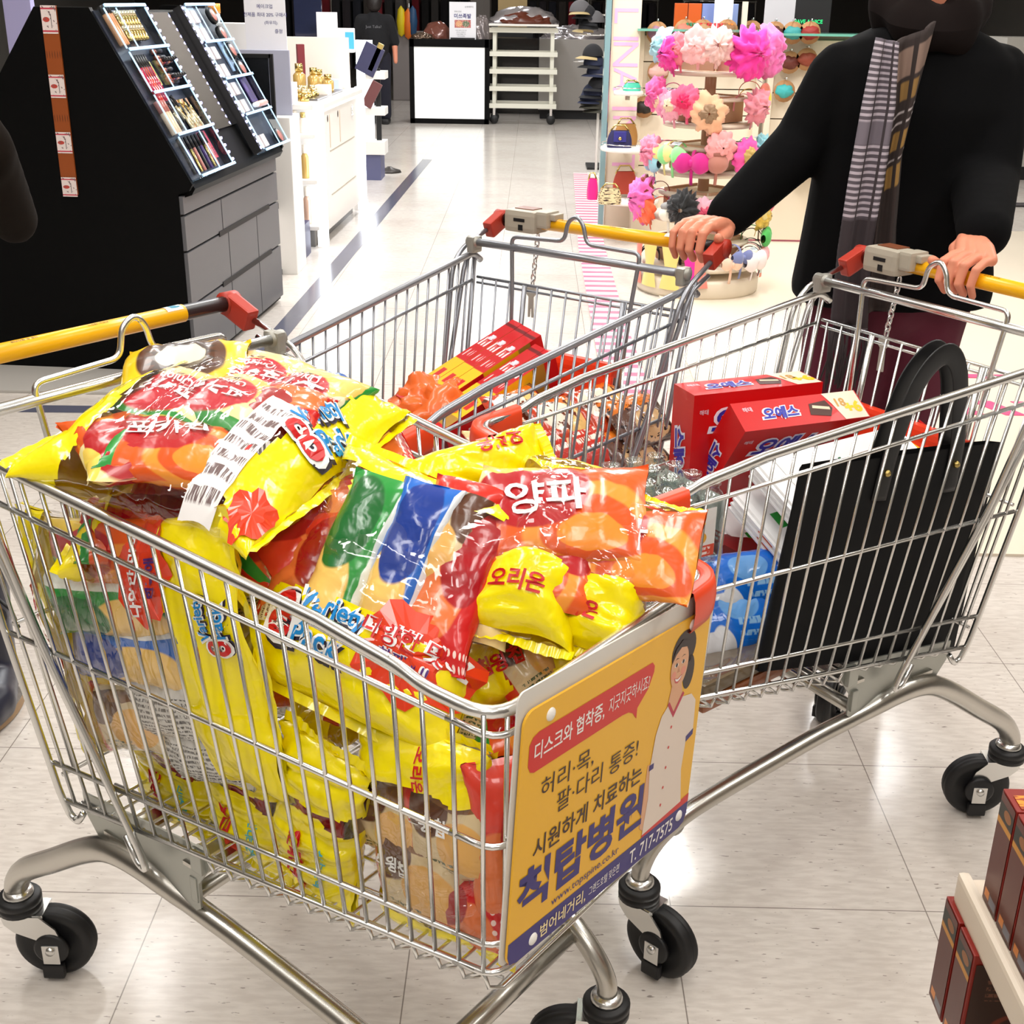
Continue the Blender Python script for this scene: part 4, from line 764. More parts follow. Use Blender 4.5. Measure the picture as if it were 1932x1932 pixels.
o = box_thing('cash_register', 'dark register with green lit digits beyond the slatwall', 'register', (at(1505, 15, 9.3).x+.05, 9.3, 1.1), (.3, .3, .42), DARK); 
box_thing('register_desk', 'cream desk carrying the dark register', 'desk', (at(1505, 15, 9.3).x+.05, 9.3, 0), (.7, .5, 1.1), CRM)
lettering(o, 'HAVE A NICE', mat('green_digits', s2l(40, 210, 120), .4, emit=1.0), lambda x, y: V((x, -.152, y)), 0, .26, .025, bold=.02)
o = box_thing('grey_notice', 'pale grey notice panel behind the second slatwall bay', 'notice', (at(1472, 10, 8.9).x, 8.9, 1.29), (.2, .02, .26), mat('pale_grey', s2l(205, 202, 208), .5))
# clear acrylic bins on the low cabinet beside the coat
for i, px_ in enumerate((1513, 1548)):
    p = at(px_, 350, 8.2); t = thing('acrylic_bin', ['clear acrylic bin of scrunchies beside the headband stand', 'clear acrylic bin half behind the black coat'][i], 'bin', loc=(p.x, 8.3, .44))
    b = MB(); 
    for c, d in (((0, 0, .003), (.2, .2, .006)), ((-.1, 0, .06), (.005, .2, .12)), ((.1, 0, .06), (.005, .2, .12)), ((0, -.1, .06), (.2, .005, .12)), ((0, .1, .06), (.2, .005, .12))): b.box(c, d)
    b.build('bin_wall', film('clear_acrylic2', (.94, .95, .95), .2, .04), t)
    for k, c in enumerate((s2l(205, 195, 110), s2l(150, 120, 130), s2l(120, 60, 110), s2l(200, 180, 190))):
        o = heap('scrunchie', ['yellow', 'grey pink', 'purple', 'pale'][k]+' scrunchie in the '+['first', 'second'][i]+' acrylic bin', 'scrunchie', (p.x-.05+.1*(k % 2), 8.25+.09*(k//2), .447), .05, .045, .06, mat('scrunchie_%d' % k, c, .8), k, .4)
MB_ = None
# ---- round headband stand
sx, sy = .93, 6.88
hs = thing('headband_stand', 'round cream five tier stand dressed with colourful headbands', 'display stand', loc=(sx, sy, 0))
def zat(py, r): return at(1318, py, sy-r).z
tiers = [(137, 187, .215), (237, 282, .235), (330, 372, .25), (418, 465, .275), (510, 545, .31)]
tanm = mat('tan_drum', s2l(205, 165, 135), .7)
zs = []
MB().lathe([(0, .0), (.325, .0), (.335, .02), (.335, .085), (.325, .10), (0, .10)], 48).build('base_drum', CRM, hs)
for i, (y0, y1, r) in enumerate(tiers):
    z1 = zat(y0, r) if i < 5 else 0; zs.append((z1, r))
    MB().lathe([(0, z1-.02), (r, z1-.02), (r, z1), (0, z1)], 40).build('tier_disc', CRM, hs)
    if i < 4: z2 = zat(y1, r); MB().lathe([(0, z2-.015), (r*.96, z2-.015), (r*.96, z2), (0, z2)], 40).build('tier_disc', CRM, hs)
    zt = z1+.14
    for a in range(4): M = TR(0, 0, 0, pi/4+a*pi/2); MB().box((r*.55, 0, z1+.07), (.014, r*1.0, .13), M).build('tier_box_wall', tanm, hs)
MB().tube([(0, 0, .1), (0, 0, 1.34)], .03, 16).build('column', tanm, hs)
z0 = zat(70, .2); MB().box((0, -.0, z0-.03), (.30, .006, .12)).build('clear_topper', film('clear_acrylic3', (.92, .85, .82), .2), hs)
def ruffle(parent, name, c, n, r, m_, seed, sp=.35, fr=5, flat=.6):
    """gathered tulle flower facing n"""
    M = frame(c, n.orthogonal(), z=n)
    def fn(u, v):
        a = 2*pi*u; q = pi*(.04+.62*v); k = 1+sp*noise.noise(V((cos(a)*fr*.6, sin(a)*fr*.6, v*fr+seed)))+sp*.5*sin(a*11+seed+v*9)*v
        return V((r*k*sin(q)*cos(a), r*k*sin(q)*sin(a), r*flat*k*cos(q)+r*.3))
    return MB().grid(fn, 44, 12, M, wrap=True).build(name, m_, parent)
def headband(px_, py, kind, col, size, lab, tier, col2=None, lean=0, bandc=None):
    z1, r = zs[tier]; x = at(px_, py, sy-r).x
    for _ in range(3):
        dx = max(-r*.96, min(r*.96, x-sx)); Y = sy-math.sqrt(max(r*r-dx*dx, 1e-4)); x = at(px_, py, Y).x
    dx = max(-r*.98, min(r*.98, x-sx)); th = math.asin(dx/r); n_ = V((sin(th), -cos(th), 0)); tg = V((cos(th), sin(th), 0)); Y = sy-r*cos(th); p = at(px_, py, Y); zc = p.z
    t = thing('headband', lab, 'headband', loc=(sx+n_.x*(r+.015), sy+n_.y*(r+.015), zc)); mc = mat('hb_%02d_%02d_%02d' % tuple(int(q*99) for q in col), col, .75, sheen=.3); bc = bandc or col
    mb = mat('hb_%02d_%02d_%02d' % tuple(int(q*99) for q in bc), bc, .6)
    # the band: a narrow loop standing up over the disc, its front leg hanging down outside
    A = [n_*-.10+V((0, 0, -.03)), n_*-.10+V((0, 0, .03)), n_*-.06+V((0, 0, .062)), n_*-.005+V((0, 0, .05)), n_*.016+V((0, 0, .0)), n_*.014+V((0, 0, -.07)), n_*.004+V((0, 0, -.115))]
    b = MB(); b.fl = .25; b.tube(fillet(A, .03, 4), .0085, 8, flat=tg); b.build('band', mb, t)
    if kind == 'pom': ruffle(t, 'tulle_flower', n_*.012, n_, size, mc, px_*.37, .4, 6, .7)
    elif kind == 'rose':
        ruffle(t, 'outer_petals', n_*.012, n_, size, mc, px_*.21, .3, 3, .4); m2 = mat('hb2_%02d_%02d_%02d' % tuple(int(q*99) for q in (col2 or col)), col2 or col, .6)
        ruffle(t, 'inner_petals', n_*(.012+size*.45), n_, size*.5, m2, px_*.5, .25, 4, .5)
    elif kind == 'bow':
        for s in (-1, 1):
            M = frame(n_*.02, tg*s, z=n_)
            def fn(u, v): a = 2*pi*v; w_ = size*(.22+.62*sin(pi*(.12+.8*u))); return V((size*1.15*u, w_*cos(a)*.75, w_*.45*sin(a)+size*.16*sin(pi*u)))
            MB().grid(fn, 10, 14, M).build('bow_loop', mc, t)
        MB().ball(n_*.03, size*.26, 10, sc=(1, 1, 1)).build('bow_knot', mat('hb2_%02d_%02d_%02d' % tuple(int(q*99) for q in (col2 or col)), col2 or col, .6), t)
    elif kind == 'strap':
        M = frame(n_*.014+V((0, 0, -.02)), tg, z=n_)
        MB().grid(lambda u, v: V(((u-.5)*size*.75*(1+.7*abs(v-.5)*2), (v-.5)*size*2.6, .012*sin(pi*u))), 6, 8, M).build('fabric_wrap', mc, t)
    elif kind == 'doll':
        MB().ball(n_*.03+V((0, 0, 0)), size*.62, 14, sc=(1, .9, .92)).build('plush_head', mc, t); m2 = mat('hb2_%02d_%02d_%02d' % tuple(int(q*99) for q in (col2 or col)), col2 or col, .8)
        MB().ball(n_*.028+V((0, 0, size*.55)), size*.55, 12, sc=(1, .9, .6)).build('plush_hat', m2, t)
    if (px_+tier) % 3 == 0:
        M = frame(n_*.0+V((0, 0, .055))+tg*.012, tg, z=(n_*.5+V((0, 0, 1))).normalized()); MB().box((0, 0, .004), (.055, .03, .001), M).build('price_tag', paint('tag_print', s2l(222, 236, 242), [('text', .1, .9, .2, .8, 3, s2l(90, 90, 100))], .5), t)
    return t
P1 = s2l(248, 130, 175); HP = s2l(245, 60, 165); LP = s2l(250, 185, 185); BL = s2l(170, 220, 230); YL = s2l(245, 222, 110)
T = ['top', 'second', 'third', 'fourth', 'lowest']
HBS = [(1262, 88, 'pom', BL, .052, 0, 'pale blue tulle'), (1280, 100, 'pom', HP, .05, 0, 'hot pink tulle'), (1292, 92, 'rose', s2l(235, 120, 135), .045, 0, 'coral rose'), (1322, 86, 'rose', LP, .055, 0, 'pale peach ruffle'), (1353, 84, 'pom', s2l(248, 205, 200), .05, 0, 'blush fringe'), (1398, 100, 'pom', s2l(250, 50, 165), .075, 0, 'large magenta tulle'), (1438, 98, 'pom', s2l(245, 120, 190), .075, 0, 'large rose pink tulle'),
 (1245, 178, 'pom', s2l(240, 90, 160), .05, 1, 'deep pink tulle'), (1262, 190, 'rose', s2l(245, 150, 190), .045, 1, 'pink cloth rose'), (1280, 198, 'rose', s2l(240, 160, 180), .045, 1, 'pink and cream rose'), (1302, 190, 'rose', s2l(238, 90, 130), .05, 1, 'raspberry rose'), (1338, 212, 'rose', s2l(245, 190, 150), .058, 1, 'peach lace rosette'), (1412, 200, 'pom', s2l(240, 150, 165), .05, 1, 'dusty pink leaf'), (1444, 190, 'bow', s2l(250, 215, 20), .06, 1, 'bright yellow petal'), (1460, 176, 'bow', s2l(245, 150, 120), .05, 1, 'coral orange petal'),
 (1222, 285, 'pom', s2l(245, 140, 170), .05, 2, 'salmon gathered'), (1234, 305, 'bow', s2l(160, 215, 230), .052, 2, 'pale blue bow'), (1262, 288, 'bow', s2l(248, 235, 150), .045, 2, 'lemon bow'), (1276, 292, 'bow', s2l(150, 240, 150), .05, 2, 'mint green bow'), (1308, 306, 'bow', s2l(215, 30, 140), .055, 2, 'magenta bow'), (1356, 276, 'rose', s2l(245, 165, 165), .05, 2, 'salmon rosette'), (1350, 306, 'doll', s2l(190, 125, 110), .06, 2, 'brown plush'), (1394, 292, 'rose', s2l(245, 80, 170), .055, 2, 'fuchsia jewelled'), (1420, 282, 'pom', s2l(150, 215, 225), .045, 2, 'aqua tulle'),
 (1212, 376, 'pom', s2l(248, 110, 190), .065, 3, 'candy pink tulle'), (1236, 392, 'rose', s2l(252, 105, 60), .06, 3, 'orange tulle'), (1200, 362, 'pom', s2l(140, 50, 36), .045, 3, 'dark russet'), (1268, 402, 'doll', s2l(242, 238, 222), .045, 3, 'white plush face'), (1296, 392, 'pom', s2l(14, 14, 16), .055, 3, 'black feather'), (1328, 400, 'rose', s2l(225, 165, 180), .052, 3, 'floral print'), (1296, 415, 'doll', s2l(240, 235, 225), .035, 3, 'small white plush'), (1462, 382, 'rose', s2l(245, 225, 140), .062, 3, 'lemon yellow ruffle'), (1480, 372, 'pom', s2l(235, 180, 160), .045, 3, 'multicoloured'), (1455, 405, 'pom', s2l(240, 205, 90), .045, 3, 'mustard ruffle'),
 (1192, 480, 'strap', s2l(250, 130, 110), .06, 4, 'coral ribbon'), (1204, 484, 'strap', s2l(245, 120, 105), .055, 4, 'coral dotted'), (1216, 486, 'strap', s2l(248, 140, 120), .05, 4, 'salmon dotted'), (1234, 488, 'strap', s2l(245, 225, 130), .06, 4, 'yellow dotted'), (1270, 494, 'strap', s2l(246, 226, 135), .06, 4, 'yellow spotted bow'), (1304, 496, 'strap', s2l(245, 40, 170), .045, 4, 'magenta ribbon'), (1320, 498, 'strap', s2l(248, 140, 125), .05, 4, 'orange dotted'), (1374, 496, 'bow', s2l(245, 205, 180), .035, 4, 'peach bow'), (1392, 484, 'bow', s2l(120, 130, 180), .04, 4, 'blue checked bow'), (1412, 490, 'bow', s2l(248, 235, 235), .055, 4, 'white print bow'), (1426, 480, 'bow', s2l(245, 180, 185), .045, 4, 'pink print bow'), (1440, 470, 'strap', s2l(240, 190, 60), .035, 4, 'golden braid'), (1462, 478, 'strap', s2l(215, 225, 215), .04, 4, 'pale lace'), (1478, 486, 'strap', s2l(250, 150, 120), .04, 4, 'salmon narrow'), (1482, 446, 'bow', s2l(70, 180, 80), .05, 4, 'green leaf'), (1470, 452, 'strap', s2l(60, 60, 60), .05, 4, 'charcoal narrow')]
for (x, y, k, c, s_, ti, lb) in HBS:
    c2 = {'peach lace rosette': s2l(150, 120, 90), 'pink and cream rose': s2l(235, 205, 170), 'pink cloth rose': s2l(235, 195, 165), 'raspberry rose': s2l(225, 20, 90), 'orange tulle': s2l(252, 160, 130), 'white plush face': s2l(160, 160, 158), 'brown plush': s2l(170, 110, 98), 'fuchsia jewelled': s2l(190, 160, 90), 'floral print': s2l(190, 60, 90), 'lemon yellow ruffle': s2l(245, 130, 150)}.get(lb)
    headband(x, y, k, c, s_*1.58, lb+' headband on the '+T[ti]+' tier of the round stand', ti, c2, bandc=s2l(40, 30, 30) if ti == 4 and k == 'strap' else None)
# grey cabinet and floor mark behind the person's right side
box_thing('grey_cabinet', 'grey cabinet with a black base beyond the black coat', 'cabinet', (at(1925, 200, 12).x+.35, 12, .12), (1.3, .5, 1.1), mat('warm_grey_panel', s2l(175, 172, 165), .5)); box_thing('cabinet_base', 'black base strip under the grey cabinet beyond the coat', 'base', (at(1925, 200, 12).x+.35, 12.02, 0), (1.3, .5, .12), DARK)
struct(MB().box((fl(1925, 388).x+.1, fl(1925, 388).y, .011), (.5, .16, .004)).build('trim_8', mat('dark_floor_mark', s2l(60, 55, 62), .4)))
# ------------------------------------------------------------------ people
def blob(name, m_, chains, vox, parent=None, smooth=4, extra=None):
    """one continuous skin grown round jointed, tapering limbs"""
    b = MB()
    for pts, rs in chains:
        b.tube(pts, rs, 14)
        for p, r in zip(pts, rs): b.ball(p, r*.995, 12)
    if extra: extra(b)
    o = b.build(name+'_tmp', m_); md = o.modifiers.new('r', 'REMESH'); md.mode = 'VOXEL'; md.voxel_size = vox; md.use_smooth_shade = True
    if smooth: s = o.modifiers.new('s', 'SMOOTH'); s.iterations = smooth; s.factor = .5
    dg = bpy.context.evaluated_depsgraph_get(); dg.update(); me = bpy.data.meshes.new_from_object(o.evaluated_get(dg)); bpy.data.objects.remove(o)
    me.name = name; me.materials.clear(); me.materials.append(m_); me.polygons.foreach_set('use_smooth', [True]*len(me.polygons))
    q = bpy.data.objects.new(name, me); COL.objects.link(q); q.parent = parent; return q
def merge(name, objs, parent=None):
    b = MB()
    for o in objs: b.add([v.co.copy() for v in o.data.vertices], [list(p.vertices) for p in o.data.polygons], None, smooth=True)
    m_ = objs[0].data.materials[0]
    for o in objs: bpy.data.objects.remove(o)
    return b.build(name, m_, parent)
skin = mat('skin', s2l(222, 142, 112), .5, bump=(60, .08))
def hand(P, a, out, wrist, m_):
    """right grip round a bar: P on its axis, a towards the thumb side, out towards the person"""
    P, a, out, wrist = V(P), V(a).normalized(), V(out).normalized(), V(wrist); u = V((0, 0, 1)); ch = []
    def pt(s, f, h): return P + a*s - out*f + u*h
    for s, L, r, sp in ((.031, 1.0, .0098, .003), (.0105, 1.08, .0100, .0), (-.0105, 1.0, .0096, -.001), (-.031, .84, .0084, -.004)):
        mcp = pt(s*1.05, -.022, .036+.004*(L-.9)*10*.3); pip = pt(s+sp, .0235*L, .026*L); dip = pt(s+sp*.5, .031*L, -.006); tip = pt(s, .013, -.0265)
        ch.append(([mcp, mcp.lerp(pip, .5)+u*.004, pip, dip, tip], [r*1.1, r, r*1.02, r*.92, r*.82]))
        w0 = wrist + a*s*.45; ch.append(([w0, w0.lerp(mcp, .55)+u*.004, mcp], [.0185, .0165, r*1.35]))
    cm = wrist.lerp(P, .28) + a*.03; m1 = P + a*.048 + out*.03 + u*.012; ip = P + a*.060 - out*.0 + u*.010; tp = P + a*.066 - out*.016 + u*.022
    ch.append(([wrist + a*.012, cm, m1, ip, tp], [.017, .0165, .013, .0115, .0095]))
    return blob('hand', m_, ch, .0021, None, 3)
def person_shape(skinm, J, parent, hands=(), head=True):
    ch = [([J['pel'], J['chest'], J['neck'], J['head']+V((0, 0, -.09))], [.12, .12, .05, .052])]
    for s in 'lr':
        ch.append(([J['chest'].lerp(J['sh'+s], .6), J['sh'+s], J['el'+s], J['wr'+s]], [.07, .052, .041, .027]))
        ch.append(([J['pel'], J['hip'+s], J['kn'+s], J['an'+s], J['to'+s]], [.11, .085, .055, .04, .03]))
    def hd(b):
        H = J['head']; b.ball(H, .1, 18, sc=(.78, .95, 1.18)); fd = J.get('face', V((0, -1, 0))); sd = V((-fd.y, fd.x, 0))
        b.ball(H+fd*.098-V((0, 0, .02)), .018, 8, sc=(.8, 1, 1.3)); b.ball(H+fd*.06-V((0, 0, .085)), .045, 8)
        for s in (-1, 1): b.ball(H+sd*.08*s-V((0, 0, .01)), .024, 8, sc=(.5, .9, 1.3))
    o = blob('skin_body', skinm, ch, .012, None, 4, hd if head else None)
    return merge('body', [o]+list(hands), parent)
def face(parent, H, fd):
    sd = V((-fd.y, fd.x, 0))
    for s in (-1, 1): MB().ball(H+fd*.086+sd*.032*s+V((0, 0, .004)), .011, 8).build('eye', BLACK, parent)
    MB().ball(H+fd*.088-V((0, 0, .062)), .018, 8, sc=(1.2, .5, .4)).build('mouth', mat('lips', s2l(180, 80, 76), .5), parent)
def loft(b, rings, n=28, p=.75):
    """closed clothing shape through (centre, half width, half depth) rings"""
    vs = []; k = len(rings)
    for c, w_, d_ in rings:
        for j in range(n):
            a = 2*pi*j/n; vs.append(V(c)+V((w_*math.copysign(abs(cos(a))**p, cos(a)), d_*math.copysign(abs(sin(a))**p, sin(a)), 0)))
    fs = [(i*n+j, i*n+(j+1) % n, (i+1)*n+(j+1) % n, (i+1)*n+j) for i in range(k-1) for j in range(n)] + [tuple(range(n-1, -1, -1)), tuple((k-1)*n+j for j in range(n))]
    b.add(vs, fs, smooth=True)
# --- the shopper between the two rear carts
PC = 2.74
pr = thing('person', 'person in a black coat with a plaid scarf and maroon trousers pushing two carts', 'person', loc=(.80, PC, 0))
off = -V((.80, PC, 0))
def cw(k, x, y, z): return CARTS[k].matrix_basis @ V((x, y, z))
ca, cb = RD(-125.9), RD(-147.05)
PR = cw('C', -.103, .212, 1.019); aR = V((-sin(ca), cos(ca), 0)); oR = V((-cos(ca), -sin(ca), 0)); wR = PR + oR*.088 + aR*.016 + V((0, 0, .026))
PL = cw('B', -.103, -.03, 1.019); aL = V((sin(cb), -cos(cb), 0)); oL = V((-cos(cb), -sin(cb), 0)); wL = PL + V((.032, .086, .05))
J = dict(pel=V((.80, PC+.01, .92)), chest=V((.80, PC+.01, 1.22)), neck=V((.80, PC, 1.42)), head=V((.80, PC-.02, 1.65)), shr=V((.645, PC, 1.335)), shl=V((.96, PC, 1.335)),
         elr=V((.575, PC+.0, 1.20)), ell=V((.935, PC-.10, 1.14)), wrr=wR+oR*.005, wrl=wL+oL*.005,
         hipr=V((.72, PC, .88)), hipl=V((.88, PC, .88)), knr=V((.69, PC-.03, .49)), knl=V((.87, PC+.05, .49)), anr=V((.68, PC+.02, .09)), anl=V((.88, PC+.12, .09)), tor=V((.67, PC-.12, .04)), tol=V((.88, PC-.02, .04)))
hr, hl = hand(PR, aR, oR, wR, skin), hand(PL, aL, oL, wL, skin)
for o in (hr, hl):
    for v in o.data.vertices: v.co += off
J2 = {k: v+off for k, v in J.items()}; J2['face'] = V((0, -1, 0))
for k in J2:
    if k[:2] in ('an', 'to', 'kn', 'hi', 'pe'): pass
bd = person_shape(skin, J2, pr, (hr, hl)); face(bd, J2['head'], V((0, -1, 0)))
coatm = mat('black_wool', (.0035, .0035, .004), .95, spec=.1, sheen=.0)
def coat(b):
    loft(b, [((.80, PC, 1.445), .075, .075), ((.80, PC+.005, 1.41), .15, .105), ((.803, PC+.005, 1.37), .195, .12), ((.805, PC, 1.28), .20, .135), ((.803, PC, 1.2), .192, .135), ((.797, PC, 1.12), .192, .13), ((.795, PC, 1.03), .197, .13), ((.80, PC, .95), .21, .135), ((.80, PC, .90), .216, .14), ((.80, PC, .872), .212, .14)])
sr = wR+oR*.03+V((0, 0, .020)); sl2 = wL+oL*.03+V((0, 0, .014))
co = blob('coat', coatm, [([J['shr'], J['elr'], J['elr'].lerp(sr, .6), sr], [.075, .066, .055, .048]), ([J['shl'], J['ell'], J['ell'].lerp(sl2, .6), sl2], [.075, .07, .058, .05])], .009, pr, 6, coat)
for v in co.data.vertices: v.co += off
lap = MB()
for s in (-1, 1):
    lap.tube([V((.80+.04*s, PC-.125, 1.40)), V((.80+.085*s, PC-.142, 1.25)), V((.80+.06*s, PC-.142, 1.10)), V((.80+.05*s, PC-.142, .86))], [.012, .02, .012, .01], 8)
    break
tro = blob('trousers', mat('maroon_cloth', s2l(88, 18, 42), .85), [([V((.80, PC, .9)), J['hipr'], J['knr'], J['anr']+V((0, 0, .05))], [.13, .105, .078, .062]), ([V((.80, PC, .9)), J['hipl'], J['knl'], J['anl']+V((0, 0, .05))], [.13, .105, .078, .062])], .01, pr, 4)
for v in tro.data.vertices: v.co += off
for s in 'rl':
    def sole(b, s=s): b.box((0, 0, 0), (.001, .001, .001))
    sh = blob('shoe', BLACK, [([J['an'+s]+V((0, .03, -.035)), J['to'+s]+V((0, -.03, .005))], [.048, .042])], .008, pr, 3)
    for v in sh.data.vertices: v.co += off; v.co.z = max(v.co.z, .0)
hb_ = blob('hair', mat('dark_hair', s2l(28, 20, 18), .5), [([J['head']+V((0, .03, .06)), J['head']+V((0, .06, -.04)), J['neck']+V((0, .07, .02))], [.098, .09, .06])], .01, pr, 4)
for v in hb_.data.vertices: v.co += off
# scarf: a wrapped roll at the neck and two hanging tails
sc1 = paint('scarf_grey_stripes', s2l(92, 84, 92), [('stripe', 'v', 46, .45, s2l(190, 180, 190)), ('rect', 0, 1, .0, .36, s2l(58, 50, 54)), ('rect', 0, 1, .62, .70, s2l(120, 112, 122)), ('rect', .3, .36, 0, 1, s2l(66, 58, 62)), ('rect', .7, .76, 0, 1, s2l(66, 58, 62))], .9)
sc2 = paint('scarf_brown_plaid', s2l(52, 42, 40), [('rect', .2, .8, .42, .5, s2l(150, 116, 62)), ('rect', .2, .8, .56, .63, s2l(150, 116, 62)), ('rect', .2, .8, .75, .82, s2l(140, 108, 60)), ('rect', 0, 1, .52, .525, s2l(200, 190, 190)), ('rect', 0, 1, .66, .667, s2l(200, 190, 190)), ('rect', 0, 1, .7, .707, s2l(200, 190, 190)), ('rect', 0, 1, .84, .95, s2l(135, 112, 100)), ('rect', .45, .55, 0, 1, s2l(44, 34, 32))], .9)
scf = MB().ball((0, 0, 0), .001).build('scarf', mat('scarf_dark', s2l(24, 18, 17), .95, spec=.1), pr)
def roll(u, v):
    a = 2*pi*u; q = 2*pi*v; R = .068+.008*sin(3*a+1); r = .05+.008*sin(5*a)+.005*sin(3*q+a*2); d = V((cos(a), sin(a), 0))
    return V((0, -.02, 1.462-.012*cos(a+pi/2)*2))+V((d.x*R, d.y*R*.95, 0))+d*r*cos(q)+V((0, 0, r*1.05*sin(q)))-V((0, 0, .008*max(0, -d.y)))
scf.data = MB().grid(roll, 48, 16, wrap=True).mesh('scarf', MATS['scarf_dark'])
def tail(name, L, R, m_, parent, seed):
    """edges as pixel lines on the coat front, hung in folds"""
    n = len(L)-1
    def fn(u, v):
        t = (1-v)*n; i = min(int(t), n-1); f = t-i
        Y = PC-.158-.012*sin(pi*v)
        a = at(L[i][0]+(L[i+1][0]-L[i][0])*f, L[i][1]+(L[i+1][1]-L[i][1])*f, Y); c = at(R[i][0]+(R[i+1][0]-R[i][0])*f, R[i][1]+(R[i+1][1]-R[i][1])*f, Y)
        p = a.lerp(c, u); p.y += -.012*sin(u*9+seed)-.01*sin(pi*u); return p+off
    o = MB().grid(fn, 20, 40).build(name, m_, parent); md = o.modifiers.new('th', 'SOLIDIFY'); md.thickness = .006; return o
t1 = tail('scarf_tail', [(1652, 70), (1625, 200), (1600, 340), (1580, 470), (1566, 610)], [(1696, 80), (1690, 200), (1668, 340), (1645, 470), (1636, 620)], sc1, scf, 0)
t2 = tail('scarf_tail', [(1690, 78), (1688, 200), (1664, 330), (1650, 450), (1634, 590)], [(1770, 40), (1735, 170), (1706, 290), (1694, 430), (1690, 580)], sc2, scf, 2)
fr = MB(); rnd = random.Random(5)
for i in range(26):
    x = 1564+72*i/25; p = at(x, 612+6*rnd.random(), PC-.162)+off; fr.tube([p, p+V((rnd.uniform(-.008, .008), -.002, -.05)), p+V((rnd.uniform(-.012, .012), 0, -.11-.03*rnd.random()))], .0022, 5)
tag(fr.build('fringe', mat('fringe_dark', s2l(60, 52, 54), .95), scf), kind='stuff')
# --- the shopper at the left edge: dark brown coat, laced boots
p = fl(24, 1375); pl = thing('person', 'person in a dark brown coat and laced navy boots at the left edge', 'person', loc=(p.x-.068, p.y+.10, 0))
K = dict(pel=V((-.22, .05, .9)), chest=V((-.16, 0, 1.18)), neck=V((-.12, -.02, 1.38)), head=V((-.11, -.03, 1.54)), shl=V((.07, -.03, 1.31)), shr=V((-.36, .02, 1.3)), ell=V((.135, -.02, 1.2)), elr=V((-.42, -.05, 1.05)), wrl=V((.10, .20, 1.04)), wrr=V((-.3, .25, 1.03)),
         hipl=V((-.14, .05, .86)), hipr=V((-.3, .05, .86)), knl=V((-.1, .02, .48)), knr=V((-.3, .06, .48)), anl=V((-.02, .02, .09)), anr=V((-.3, .1, .09)), tol=V((.02, -.08, .04)), tor=V((-.3, -.05, .04)), face=V((.5, .86, 0)))
bd = person_shape(skin, K, pl); face(bd, K['head'], K['face'])
blob('coat', mat('brown_coat', s2l(24, 18, 13), 1, spec=.1), [([K['chest'], K['pel'], K['pel']-V((0, 0, .1))], [.165, .17, .175]), ([K['neck']-V((0, 0, .06)), K['shl'], K['ell'], K['wrl']], [.1, .09, .075, .05]), ([K['neck']-V((0, 0, .06)), K['shr'], K['elr'], K['wrr']], [.1, .1, .1, .06])], .012, pl, 4)
blob('scarf', mat('orange_scarf', s2l(205, 84, 50), .9), [([K['neck']+V((.07, -.06, .05)), K['neck']+V((.08, .07, .04)), K['neck']+V((-.07, .08, .04)), K['neck']+V((-.08, -.06, .04))], [.06]*4), ([K['neck']+V((.05, -.05, .02)), K['shl']+V((.0, -.03, .12))], [.05, .075])], .01, pl, 4)
blob('trousers', mat('black_denim', s2l(18, 18, 22), .9), [([K['pel'], K['hipl'], K['knl'], K['anl']+V((0, 0, .12))], [.14, .1, .075, .06]), ([K['pel'], K['hipr'], K['knr'], K['anr']+V((0, 0, .12))], [.14, .1, .075, .06])], .012, pl, 4)
blob('hair', MATS['dark_hair'], [([K['head']+V((0, 0, .05)), K['head']+V((0, -.05, -.05))], [.1, .1])], .012, pl, 4)
for s in 'lr':
    a_, t_ = K['an'+s], K['to'+s]; bt = blob('boot', mat('navy_boot_leather', s2l(32, 34, 52), .35), [([a_+V((0, .02, .24)), a_+V((0, .015, .1)), a_+V((0, .02, -.03))], [.066, .056, .052]), ([a_+V((0, .03, -.035)), t_+V((0, 0, .012)), t_+V((0, -.045, .01))], [.05, .054, .046])], .007, pl, 4)
    for v in bt.data.vertices: v.co.z = max(v.co.z, .02)
    d = (t_-a_); 
    def solef(u, v, a_=a_, t_=t_):
        q = 2*pi*u; c = (a_+t_)/2+V((0, -.012, 0)); c.z = 0; return c+V((.058*cos(q), .125*sin(q), .004+.022*v))
    MB().grid(solef, 28, 1, wrap=True).build('boot_sole', mat('cream_sole', s2l(170, 140, 105), .6), bt)
    lc = MB()
    for i in range(6): z = .1+.026*i; lc.tube([a_+V((-.03, -.05-.004*i+.03, z-.02)), a_+V((.02, -.062+.02, z-.008)), a_+V((.05, -.03, z))], .0035, 6)
    lc.tube([a_+V((.05, -.03, .19)), a_+V((.085, -.03, .15)), a_+V((.095, -.03, .11))], .0035, 6); lc.build('laces', BLACK, bt)
# --- staff member far down the aisle, seen from behind
YS2 = 16.2; b0 = at(712, 226, YS2); st = thing('person', 'person in a black printed shirt and dark trousers seen from behind far down the aisle', 'person', loc=(b0.x, YS2, 0))
S_ = .86
K = {k: V(v)*S_ for k, v in dict(pel=(0, 0, .95), chest=(0, 0, 1.25), neck=(0, 0, 1.48), head=(0, .02, 1.65), shl=(.19, 0, 1.4), shr=(-.19, 0, 1.4), ell=(.27, .03, 1.12), elr=(-.27, .03, 1.12), wrl=(.29, -.04, .86), wrr=(-.25, .12, .95), hipl=(.1, 0, .9), hipr=(-.1, 0, .9), knl=(.11, 0, .5), knr=(-.12, -.02, .5), anl=(.12, .04, .09), anr=(-.1, .0, .09), tol=(.13, .16, .04), tor=(-.1, .13, .04)).items()}; K['face'] = V((0, 1, 0))
bd = person_shape(skin, K, st); face(bd, K['head'], V((0, 1, 0)))
